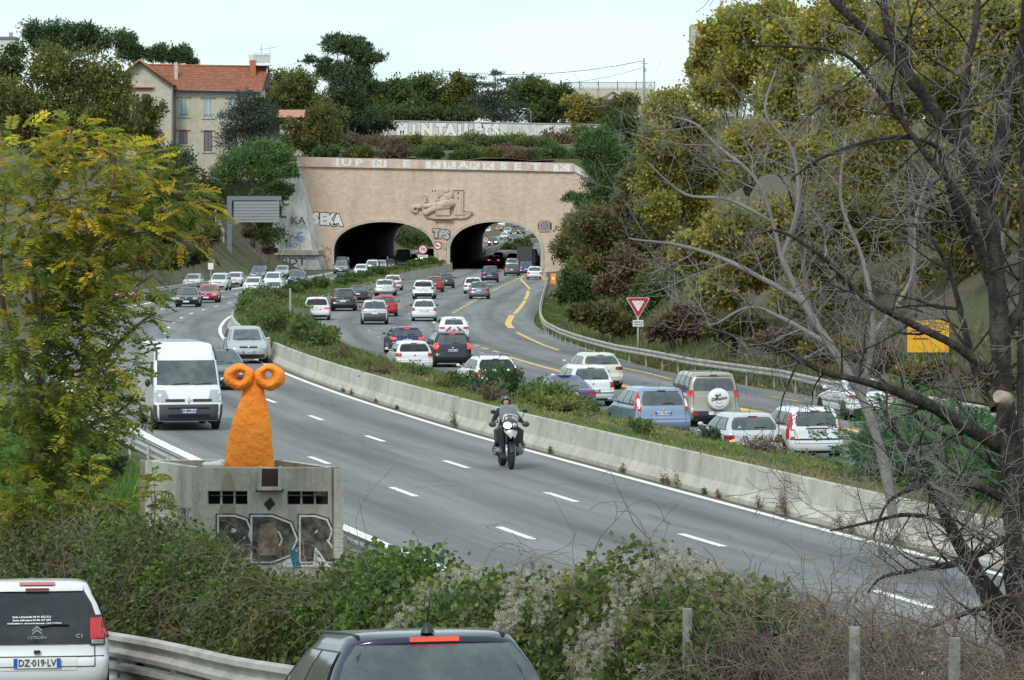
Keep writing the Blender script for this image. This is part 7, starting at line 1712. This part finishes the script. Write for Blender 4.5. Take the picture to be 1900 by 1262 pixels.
def ground_cover(name, n, y0, y1, size, hmax, palette, label):
    m = n//14; Yc = y0+(y1-y0)*R.rand(m)**1.3; tt = R.rand(m); Xc = ML(Yc)+.42+(RL(Yc)-ML(Yc)-.45)*tt; k = np.repeat(np.arange(m),14); P = np.stack([Xc[k]+R.normal(size=m*14)*.16, Yc[k]+R.normal(size=m*14)*.22, np.zeros(m*14)],1)
    P[:,0] = np.maximum(P[:,0], ML(P[:,1])+.30); P[:,2] = vz(P[:,0],P[:,1])+np.abs(R.normal(size=m*14))*hmax*(.3+R.rand(m))[k]; pi_ = R.randint(0,len(palette),m)[k]
    V, Fq = leaf_quads(P, size*(.5+R.rand(m*14)), .5, None, .8); o = np_mesh(name, V, Fq, M['leaf'], None, np.repeat(palette[pi_]*(.65+.6*R.rand(m*14))[:,None],4,axis=0)); o['kind'] = 'stuff'; o['label'] = label
ground_cover('median_weeds', 42000, 62, 175, .085, .10, np.concatenate([GREEN, DRYG, BROWN*1.3, OLIVE]), 'scruffy low weeds and dry plants on the near median')
gzv = np.vectorize(ground_z)
grass('roadside_grass', 42000, lambda n: 120+200*R.rand(n)**1.2, lambda Y_: RR(Y_)+.05+1.9*R.rand(len(Y_)), gzv, .16, DRYG[[2,1,2,0]]*.9, 'grass strip in front of the right guardrail', .035, .5)
grass('roadside_grass', 30000, lambda n: 120+220*R.rand(n), lambda Y_: RR(Y_)+2+6*R.rand(len(Y_)), gzv, .5, DRYG[[3,1,2,0]]*.75, 'taller rough grass behind the right guardrail', .05, .5)
grass('roadside_grass', 26000, lambda n: 60+60*R.rand(n), lambda Y_: LL(Y_)-1.2-5*R.rand(len(Y_)), gzv, .28, BRIGHT*.9, 'grass behind the left motorway guardrail', .03, .5)
# fallen leaves on the right edge
n = 420; Yl = 132+50*R.rand(n); Xl = RR(Yl)-.15+.35*np.abs(R.normal(size=n)); Pl = np.stack([Xl,Yl,np.array([float(zR(y)) for y in Yl])+.03],1)
V, Fq = leaf_quads(Pl, .13+.1*R.rand(n), .8, None, 3); c_ = pal((.34,.15,.05),(.40,.22,.07),(.22,.10,.05))[R.randint(0,3,n)]; o = np_mesh('fallen_leaves', V, Fq, M['leaf'], None, np.repeat(c_,4,axis=0)); o['kind'] = 'stuff'; o['label'] = 'orange fallen leaves along the right edge of the asphalt'
# weeds at the foot of the barrier
WX = [886,668,678,720,1030,1155,1206,1222,1237,1287,1322,1455,1395,1540,1555,760,980,1640]; WN = [ORD[sorted(range(18), key=lambda j: WX[j]).index(i)] for i in range(18)]
for i, (px, py, r_2, brn) in enumerate(((886,793,.28,0),(668,728,.12,1),(678,733,.14,1),(720,748,.1,1),(1030,842,.1,0),(1155,878,.14,1),(1206,898,.16,1),(1222,900,.14,1),(1237,905,.18,1),(1287,918,.10,0),(1322,925,.12,1),(1455,958,.34,1),(1395,945,.14,1),(1540,985,.2,1),(1555,990,.15,1),(760,760,.08,0),(980,828,.08,1),(1640,1012,.16,1))):
    X, Y_, z = GL(px, py); X = float(ML(Y_))-.06; root = thing('weed', 'large twiggy dry weed at the barrier foot, the biggest of the row' if r_2 > .3 else 'green plant climbing the barrier beside the motorcyclist' if i == 0 else ['green','dry'][brn]+' weed at the barrier foot, '+WN[i]+' counted from the left', 'weed', (X,Y_,.0), 0, None if r_2 > .25 else 'weeds at the foot of the concrete barrier')
    n = 260 if r_2 > .25 else 90; c = R.normal(size=(n,3))*np.array([r_2*.35,r_2*.5,r_2*.7]); c[:,2] = np.abs(c[:,2])+r_2*.3; c[:,0] = -np.abs(c[:,0])*.8
    V, Fq = leaf_quads(c, np.full(n,.05)+.04*R.rand(n), .35, None, .3); col = (BROWN*1.2 if brn else GREEN)[R.randint(0,3,n)]*(.7+.6*R.rand(n))[:,None]; np_mesh('foliage', V, Fq, M['leaf'], root, np.repeat(col,4,axis=0))
    mb = MB()
    for k_ in range(14 if r_2 > .2 else 6): p = c[R.randint(n)]; mb.tube([(0,0,0),tuple(p*.5+R.normal(size=3)*.02),tuple(p*1.15)], [.006,.005,.002], 3)
    mb.build('stems', M['twig_brown'], root)

# ------------------------------------------------------------------ bare branching
class Twigs:
    def __init__(s, seed): s.r = random.Random(seed); s.mb = MB(); s.n = 0
    def rv(s, k=1): return Vector((s.r.uniform(-1,1), s.r.uniform(-1,1), s.r.uniform(-1,1)))*k
    def grow(s, p, d, L_, r, depth, seg=5, curl=.25, up=.05, kids=(3,6), spread=.9, tipr=.003):
        P = [p.copy()]; Rr_ = [r]; d = d.normalized()
        for i in range(seg):
            d = (d+s.rv(curl)+Vector((0,0,up))).normalized(); P.append(P[-1]+d*L_/seg); Rr_.append(max(r*(1-.75*(i+1)/seg), tipr))
        s.mb.tube(P, Rr_, 5 if r > .02 else (4 if r > .009 else 3), 1 if r < .0085 else 0, False); s.n += 1
        if depth > 0:
            for k in range(s.r.randint(*kids)):
                t = s.r.uniform(.2,1); i = min(int(t*seg), seg-1); q = P[i].lerp(P[i+1], t*seg-i); dd = (P[i+1]-P[i]).normalized()
                side = s.rv().cross(dd); side.normalize(); nd = (dd*s.r.uniform(.4,1.1)+side*spread).normalized()
                s.grow(q, nd, L_*s.r.uniform(.35,.65), Rr_[i]*.55, depth-1, seg, curl, up, kids, spread, tipr)
    def limb(s, pts, rad, spawn=.18, tl=(.6,1.5), depth=2, curl=.25, up=.05, kids=(3,6), tr=.014, nside=8, wob=.0):
        """hand laid limb, with twigs spawned along it"""
        P = [Vector(p) for p in pts]; Q = []; RR_ = []
        for i in range(len(P)-1):
            a, b = P[max(i-1,0)], P[i]; c, d = P[i+1], P[min(i+2,len(P)-1)]
            for k in range(5):
                t = k/5; q = .5*((2*b)+(-a+c)*t+(2*a-5*b+4*c-d)*t*t+(-a+3*b-3*c+d)*t**3); q += s.rv(wob); Q.append(q); RR_.append((rad[i]*(1-t)+rad[i+1]*t)*(1+.15*s.r.uniform(-1,1)))
        Q.append(P[-1]); RR_.append(rad[-1]); s.mb.tube(Q, RR_, nside, 0, False)
        acc = 0
        for i in range(len(Q)-1):
            acc += (Q[i+1]-Q[i]).length
            while acc > spawn and spawn > 0:
                acc -= spawn*s.r.uniform(.7,1.3); dd = (Q[i+1]-Q[i]).normalized(); side = s.rv().cross(dd); side.normalize(); nd = (dd*s.r.uniform(.1,.9)+side).normalized()
                s.grow(Q[i], nd, s.r.uniform(*tl), min(RR_[i]*.45, tr), depth, 5, curl, up, kids)
def W3(px, py, Y): return world(px, py, Y)
# big bare tree in the right foreground
YT_ = 36.0; s_ = F/YT_; base = W3(1885, 1330, YT_); bt = thing('bare_tree', 'leafless dark tree in the right foreground with forking trunk and tangled grey twigs', 'tree', base)
tw = Twigs(5); off = -Vector(base)
def LB(pts, rpx, **k):
    P = [Vector(W3(p[0], p[1], YT_+(p[2] if len(p) > 2 else 0)))+off for p in pts]; tw.limb(P, [r/s_ for r in rpx], **k)
LB([(1900,1340),(1894,1240),(1884,1100),(1880,960),(1872,820),(1860,700),(1852,560),(1838,430),(1816,330)], [27,24,21,19,20,19,18,17,14], spawn=.45, tl=(.4,1.2), nside=12)
LB([(1812,330),(1780,270,-.1),(1730,200,-.2),(1670,120,-.3),(1610,60,-.4),(1545,0,-.5),(1500,-60,-.5)], [14,13,13,12,9,7,5], spawn=.32, tl=(.5,1.3), nside=10)
LB([(1812,350),(1790,230,.2),(1795,130,.3),(1812,40,.3),(1815,-60,.3)], [10,8,7,6,5], spawn=.3)
LB([(1825,400),(1850,300,.2),(1868,200,.3),(1885,110,.3),(1930,30,.3)], [15,13,11,9,7], spawn=.3, nside=10)
LB([(1838,520),(1800,410,-.3),(1770,350,-.5),(1720,290,-.6),(1640,180,-.7),(1580,110,-.8),(1520,90,-.9),(1400,85,-.9)], [11,9,7,6,5,4,3,2], spawn=.23, tl=(.5,1.4))
LB([(1800,470),(1755,330,-.3),(1735,270,-.4),(1650,255,-.6),(1540,285,-.7),(1470,330,-.7)], [7,6,5,4,3,1.6], spawn=.24, tl=(.4,1.0))
LB([(1690,130),(1650,60,-.1),(1640,0),(1650,-60)], [12,8,7,6], spawn=.15)
LB([(1855,830),(1790,790,-.3),(1700,740,-.6),(1610,710,-.8),(1530,690,-.9),(1450,650,-1.0),(1350,620,-1.1),(1290,600,-1.1)], [15,13,10,7,5.5,4,2.8,1.6], spawn=.24, tl=(.4,1.3), nside=9)
LB([(1850,700),(1770,640,-.2),(1690,600,-.3),(1600,550,-.5),(1530,480,-.6),(1450,430,-.7),(1400,435,-.7)], [9,8,7,5,4,3,1.6], spawn=.24, tl=(.4,1.1))
LB([(1900,1190),(1830,1090,.2),(1780,1010,.3),(1740,930,.3),(1700,870,.3),(1660,800,.3),(1630,740,.3)], [20,17,14,11,7,5,3], spawn=.24, tl=(.4,1.2), nside=10)
LB([(1900,1290),(1860,1180,-.2),(1800,1060,-.3),(1760,980,-.4),(1690,955,-.5),(1610,970,-.6),(1540,985,-.7)], [12,10,8,6,4,3,1.6], spawn=.20, tl=(.4,1.1))
LB([(1860,1000),(1790,1040,-.5),(1720,1055,-.7),(1640,1070,-.8),(1610,1100,-.8)], [9,7,5,3,2], spawn=.09, tl=(.3,.8), depth=2, kids=(4,7))
LB([(1866,930),(1800,900,-.4),(1720,900,-.5),(1650,930,-.6),(1620,1000,-.7)], [8,6,5,3,2], spawn=.1, tl=(.3,.9))
LB([(1880,1120),(1820,1130,-.5),(1760,1150,-.6),(1700,1180,-.7)], [7,5,4,2], spawn=.12, tl=(.3,.8))
LB([(1850,640),(1900,560,.2),(1940,480,.3)], [12,9,7], spawn=.15); LB([(1845,760),(1810,690,.4),(1760,500,.6),(1700,420,.8),(1610,400,.8)], [8,7,5,4,2], spawn=.13)
LB([(1862,880),(1800,830,.3),(1740,800,.4),(1690,760,.4),(1670,690,.4)], [6,5,4,3,1.6], spawn=.22)
LB([(1892,1000),(1893,700,.1),(1897,400,.2),(1896,100,.2),(1900,-50,.2)], [7,6,5,4,3], spawn=.25)
tw.mb.build('branches', [M['bark_dark'], M['twig']], bt)
MB().tube([(0,0,0),(.10,.1,-.04)], [.062,.075], 10).build('cut_stub', M['stub'], bt, tuple(Vector(W3(1852,735,35.6))+off))
print('twigs', tw.n, len(tw.mb.v))
# grey bare tree farther down the bank
Yg = 62.0; s_ = F/Yg; base = W3(1660, 960, Yg); gtree = thing('bare_tree', 'pale grey leafless tree spreading long twigs leftwards across the bank', 'tree', base); tw = Twigs(9); off = -Vector(base)
def LG(pts, rpx, **k): tw.limb([Vector(W3(p[0],p[1],Yg+(p[2] if len(p) > 2 else 0)))+off for p in pts], [r*.62/s_ for r in rpx], **k)
LG([(1660,980),(1640,860),(1600,740),(1540,640),(1490,560),(1450,480)], [18,15,13,12,10,8], spawn=.5, tl=(1,2.0), curl=.2)
LG([(1490,560),(1420,520),(1340,480),(1260,455),(1180,445),(1165,440)], [9,8,6,5,3,2], spawn=.36, tl=(.8,1.7))
LG([(1540,640),(1450,590),(1390,570),(1330,600),(1310,600)], [8,6,4,3,2], spawn=.25, tl=(.8,1.6))
LG([(1450,480),(1430,400),(1400,330),(1330,270),(1290,230),(1240,215)], [8,7,6,5,4,2], spawn=.36, tl=(.8,1.9))
LG([(1450,480),(1480,380),(1470,280),(1420,210),(1440,130)], [7,6,5,4,2], spawn=.36, tl=(.8,1.9)); LG([(1430,410),(1350,370),(1270,360),(1200,300)], [6,5,4,2], spawn=.36, tl=(.8,1.7))
LG([(1600,740),(1620,600),(1600,480),(1560,370),(1570,250)], [9,8,6,5,3], spawn=.36, tl=(.8,1.9)); LG([(1620,620),(1690,520),(1700,400),(1740,280)], [7,6,4,2], spawn=.36, tl=(.8,1.9))
tw.mb.build('branches', [M['twig'], M['twig']], gtree); print('twigs', tw.n, len(tw.mb.v))

# ------------------------------------------------------------------ ailanthus tree at the left
Ya = 60.0; s_ = F/Ya; base = W3(60, 1010, Ya); at = thing('tree_of_heaven', 'feathery yellow-green tree with arching twigs filling the left edge', 'tree', base); tw = Twigs(21); off = -Vector(base)
ends = []
def LA(pts, rpx, **k):
    P = [Vector(W3(p[0],p[1],Ya+(p[2] if len(p) > 2 else 0)))+off for p in pts]; tw.limb(P, [r/s_ for r in rpx], **k)
kw = dict(spawn=.22, tl=(.4,1.1), depth=1, curl=.18, up=.06, kids=(2,4), tr=.010)
LA([(60,1010),(75,900),(70,780),(90,640),(150,520),(230,440),(300,390),(385,372)], [9,8,8,7,6,5,4,2], **kw)
LA([(90,640),(60,520),(80,400),(120,300),(130,240)], [6,5,4,3,2], **kw); LA([(70,780),(20,640),(0,500),(10,350),(0,240)], [7,5,4,3,2], **kw)
LA([(150,520),(180,420),(210,340),(215,280)], [5,4,3,2], **kw); LA([(75,860),(150,760),(200,660),(260,600),(290,580)], [6,5,4,3,2], **kw); LA([(75,880),(150,800),(210,770),(245,745)], [5,4,3,2], **kw)
LA([(230,440),(300,430),(350,455),(380,470)], [4,3,2,1.5], **kw); LA([(90,640),(180,590),(240,540),(285,510)], [4,3,2,1.5], **kw); LA([(60,1010),(140,930),(200,900)], [6,4,2], **kw)
tw.mb.build('trunk', [M['twig_brown'], M['twig_brown']], at)
bls = [(50,290,80,60),(150,270,70,45),(240,310,60,45),(310,360,50,35),(360,385,32,22),(60,400,90,60),(170,390,80,50),(260,420,60,40),(340,440,45,25),(60,500,90,60),(160,480,70,50),(50,610,80,70),(150,600,70,60),(230,570,50,40),(60,720,85,70),(160,700,70,60),(225,680,35,40),(50,830,80,70),(150,790,60,50),(215,760,26,30),(40,930,70,60),(120,890,60,50),(190,510,60,30),(270,520,26,16),(290,590,16,14)]
q = Ya/F; n = 2250; B = np.array([((b[0]-CX)*q, Ya, H-(b[1]-HZ)*q, b[2]*q, .9, b[3]*q) for b in bls]); wg = B[:,3]*B[:,5]; wg /= wg.sum(); bi = R.choice(len(B), n, p=wg); d = rand_dirs(n); rr_ = .35+.65*R.rand(n)**.6
Pb = B[bi,:3]+d*B[bi,3:]*rr_[:,None]; D = d*np.array([1,.8,.4])+np.array([.25,-.15,.05])+R.normal(size=(n,3))*.35; D /= np.linalg.norm(D,axis=1)[:,None]
ln = .26+.26*R.rand(n); V, Fq, ix = pinnate(Pb+np.array(off)[None,:], D, ln, 8, .33, .30)
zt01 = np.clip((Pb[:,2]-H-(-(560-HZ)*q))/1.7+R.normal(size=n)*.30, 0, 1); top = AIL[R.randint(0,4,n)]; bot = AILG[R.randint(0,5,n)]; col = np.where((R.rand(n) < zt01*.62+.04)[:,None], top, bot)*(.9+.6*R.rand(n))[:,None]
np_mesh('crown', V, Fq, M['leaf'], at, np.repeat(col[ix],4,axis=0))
# reddish leaf stalks
mb = MB()
for k_ in range(500):
    i = R.randint(n)
    if Pb[i,2] > 4.6: mb.tube([tuple(Pb[i]+np.array(off)), tuple(Pb[i]+np.array(off)+D[i]*ln[i]*1.1-np.array([0,0,.12]))], [.006,.003], 3)
mb.build('leaf_stalks', M['stem_red'], at)['kind'] = 'stuff'
# undergrowth at the lower left and saplings
tree('bush', 'dense green undergrowth at the foot of the feathery tree', 'bush', 62, [(30,985,80,34),(130,978,70,28),(205,962,46,30),(245,985,36,24),(60,930,80,36)], 15000, .085, BRIGHT*.75, base=(-7.5,62,.2), r0=.03, depth=1.2, lo=.3)
tree('bush', 'dark leafy bush behind the feathery tree near the left guardrail', 'bush', 75, [(120,840,90,50),(60,760,80,60),(190,860,40,30)], 12000, .11, GREEN*.8, base=(-9.2,75,.2), r0=.03, depth=.6, lo=.3)
gsp = 'sumac saplings left of the concrete hut'
for i, (px, py0, py1) in enumerate(((75,990,905),(165,985,855),(285,985,880),(210,990,930),(20,990,900),(120,985,930))):
    X, Y_, z1 = W3(px, py1, 57.5); z0 = H-(py0-HZ)*57.5/F; root = thing('sapling', 'thin sumac sapling with arched yellow-green leaves '+('over the hedge, far left','left of the hut, tallest','close to the hut wall','low, between two taller ones','at the very left edge','short, at the hedge top')[i], 'sapling', (X,57.5,z0), 0, gsp)
    MB().tube([(0,0,0),(.03,0,(z1-z0)*.5),(0,0,z1-z0)], [.012,.009,.004], 5).build('stem', M['stem_red'], root); n = 26; t = .4+.6*R.rand(n); Pb_ = np.stack([np.zeros(n),np.zeros(n),t*(z1-z0)],1); D = rand_dirs(n); D[:,2] = .5*np.abs(D[:,2])+.2; D /= np.linalg.norm(D,axis=1)[:,None]
    V, Fq, ix = pinnate(Pb_, D, .28+.2*R.rand(n), 8, .32, .5); col = AILG[R.randint(0,5,n)]*(.9+.7*R.rand(n))[:,None]; np_mesh('foliage', V, Fq, M['leaf'], root, np.repeat(col[ix],4,axis=0))

# ------------------------------------------------------------------ hedge beside the frontage road
def hedge_top(Y): return np.interp(Y, [23,24,26,27.5,29,30.3,31.6,33.5,35.5,37,38.5,40.5,42,44,46,48,50,54,57,62,68], [3.40,3.42,3.35,3.36,3.35,3.42,3.48,3.12,2.86,2.74,2.88,2.70,2.24,2.08,2.10,2.28,2.28,1.98,1.62,1.30,1.1])
def hedge_pts(n, y0, y1, r=.62, x_off=1.55, inner=.72):
    Y_ = y0+(y1-y0)*R.rand(n); th = pi*(-.12+1.15*R.rand(n)); zt2 = hedge_top(Y_); zg = frontage(Y_)-.3; hc = (zt2+zg)/2; hr = (zt2-zg)/2
    lump = 1+.09*np.sin(Y_*2.1+th*2)+.07*np.sin(Y_*5.3+th*4+1)+.05*R.normal(size=n); rad = (inner+(1-inner)*R.rand(n))*lump
    X = FR(Y_)+x_off-np.cos(th)*r*rad*(1+.25*np.sin(Y_*.9)); Z = hc+hr*np.sin(th)*rad; return np.stack([X,Y_,Z],1), th
def hedge_core(y0, y1, r=.40):
    G_ = []
    for Y_ in np.arange(y0, y1, .5):
        zt2 = float(hedge_top(Y_))-.22; zg = float(frontage(Y_))-.4; G_.append([(FR(Y_)+1.55-cos(a)*r, Y_, zg+(zt2-zg)*max(sin(a),0)) for a in np.linspace(0, pi, 9)])
    return G_
def hedge(name, label, y0, y1, parts, core=True, twigs=0, twm='twig_brown', seed=1, tl=(.4,1.0)):
    c0 = (FR((y0+y1)/2)+1.55, (y0+y1)/2, float(frontage((y0+y1)/2))); root = thing(name, label, 'hedge', c0); off = -np.array(c0)
    if core: MB().grid([[tuple(np.array(p)+off) for p in row] for row in hedge_core(y0, y1)], 0, True).build('dark_core', M['core_dark'], root)  # solid core added inside the leaves, coloured dark to block see-through
    for nm, n, sz, p_, lo_ in parts:
        P, th = hedge_pts(n, y0, y1, inner=lo_); P += off; patch = np.sin(P[:,1]*1.7)*np.cos(P[:,2]*2.3+P[:,1]*.9)+R.normal(size=n)*.5; idx = np.clip(((patch+1.5)/3*len(p_)).astype(int),0,len(p_)-1)
        V, Fq = leaf_quads(P, sz*(.6+.8*R.rand(n)), .78, None, .9); np_mesh(nm, V, Fq, M['leaf'], root, np.repeat(p_[idx]*(.65+.7*R.rand(n))[:,None],4,axis=0))
    if twigs:
        t_ = Twigs(seed); Pt, th = hedge_pts(twigs, y0, y1, inner=.8)
        for p in Pt: t_.grow(Vector(p+off), t_.rv()+Vector((-.3,0,.3)), t_.r.uniform(*tl), .007, 1, 5, .4, -.12, (1,3), .7, .0025)
        t_.mb.build('dry_stems', [M[twm]]*2, root)['kind'] = 'stuff'
    return root
hedge('ivy_hedge', 'tangled ivy and dry stems above the white car with the black tailgate', 50, 66, [('foliage',36000,.064,np.concatenate([HEDGE*1.05,BRIGHT*.7,HEDGE*.6,BROWN*.8]),.6)], True, 330, 'twig_brown', 3)
hedge('bramble_hedge', 'green bramble hedge below the concrete hut', 40.5, 50, [('foliage',36000,.062,np.concatenate([HEDGE, BRIGHT*.7, HEDGE*.6, OLIVE*.7]),.6)], True, 260, 'twig_brown', 4)
hedge('ivy_hedge', 'fresh green ivy hedge directly behind the dark blue car', 35.5, 40.5, [('foliage',17000,.070,np.concatenate([BRIGHT*.8,HEDGE]),.65)], True, 60, 'twig_brown', 5)
ch_ = hedge('clematis_hedge', 'thicket of clematis with fluffy grey seed heads right of the dark blue car', 28.9, 35.5, [('foliage',19000,.066,np.concatenate([HEDGE*.95,BRIGHT*.6]),.65)], True, 60, 'twig_brown', 6)
# seed heads: tufts of fine hairs
n = 3000; Pc, th = hedge_pts(n*4, 29.2, 37.2, inner=.95); m_k = (np.sin(Pc[:,1]*2.3+Pc[:,2]*1.8)+np.sin(Pc[:,1]*5.1-Pc[:,2]*3.9)+R.normal(size=len(Pc))*.3) > .75; Pc = Pc[m_k][:760]; Pc = np.repeat(Pc,7,axis=0)+R.normal(size=(len(Pc)*7,3))*.055; off = -np.array(ch_.location); hs = 24
cI = np.repeat(np.arange(len(Pc)), hs); d = rand_dirs(len(cI)); L2 = .020+.016*R.rand(len(cI)); p0 = Pc[cI]+off; p1 = p0+d*L2[:,None]; w_ = np.cross(d, rand_dirs(len(cI)))*.0030
V = np.stack([p0-w_*.5, p0+w_*.5, p1+w_, p1-w_],1).reshape(-1,3); col = pal((.50,.47,.38),(.60,.57,.48),(.44,.38,.30),(.56,.53,.46))[R.randint(0,4,len(Pc))]*(.85+.3*R.rand(len(Pc)))[:,None]
o = np_mesh('seed_heads', V, np.arange(len(V)).reshape(-1,4), M['leaf'], ch_, np.repeat(col[cI],4,axis=0)); o['kind'] = 'stuff'
br = hedge('bramble_thicket', 'dry grey-brown leafless bramble tangle over the wire fence, bottom right', 23.2, 29.2, [('foliage',900,.06,np.concatenate([HEDGE,BRIGHT*.8,BROWN]),.8)], False, 1000, 'twig_brown', 7, (.3,.7))
t_ = Twigs(12); off_v = -Vector(br.location); Pt, th = hedge_pts(1200, 23.2, 29.6, inner=.3)
for p in Pt: t_.grow(Vector(p)+off_v, t_.rv(), t_.r.uniform(.3,.8), .006, 1, 5, .45, -.05, (1,3), .8, .0022)
for px, py, a, b, L_ in ((1490,1140,-.2,1,.45),(1400,1130,.1,1,.35),(1560,1120,.8,.5,.5),(1380,1100,.3,1,.3)):
    p = Vector(W3(px,py,28)); t_.grow(p+off_v, Vector((a,0,b)), L_, .006, 1, 6, .12, -.03, (1,2), .5, .003)
t_.mb.build('dry_stems', [M['twig_brown']]*2, br)['kind'] = 'stuff'
# wire fence
fe = thing('wire_fence', 'chain-link fence with grey concrete posts running through the bramble thicket', 'fence', (0,0,0))
def FX(Y): return FR(Y)+1.0
for Y_ in (23.0,24.5,26.1,29.3,32.5,39,45.6): 
    zt2 = float(np.interp(Y_, [23,24.5,26.1,29.3,35,50], [3.58,3.56,3.46,3.26,2.5,1.5])); MB().box((FX(Y_)+(0 if Y_ < 30 else .28),Y_,(zt2+float(frontage(Y_)))/2),(.07,.07,zt2-float(frontage(Y_)))).build('post', M['fence_post'], fe)
mb = MB(); pitch = .085
for k_ in range(-30, int(6.5/pitch)+2):
    for sgn in (1,-1):
        y0 = 23.0+k_*pitch if sgn > 0 else 23.0+k_*pitch; hh = 1.42; P = []
        for t in (0,1):
            y = y0+(hh*t if sgn > 0 else hh*(1-t)); y = y; P.append((y, t))
        (ya, ta), (yb, tb) = P
        for (lim_lo, lim_hi) in ((23.0, 29.3),):
            if ya < lim_lo and yb < lim_lo or ya > lim_hi and yb > lim_hi: continue
            def pt(y, t): return (FX(y), y, float(frontage(y))+.12+hh*t)
            cl = lambda y: min(max(y, lim_lo), lim_hi); f_ = lambda y: ta+(tb-ta)*(y-ya)/(yb-ya); mb.tube([pt(cl(ya), f_(cl(ya))), pt(cl(yb), f_(cl(yb)))], .0012, 3, 0, False)
mb.build('chain_link', M['wire'], fe)['kind'] = 'stuff'
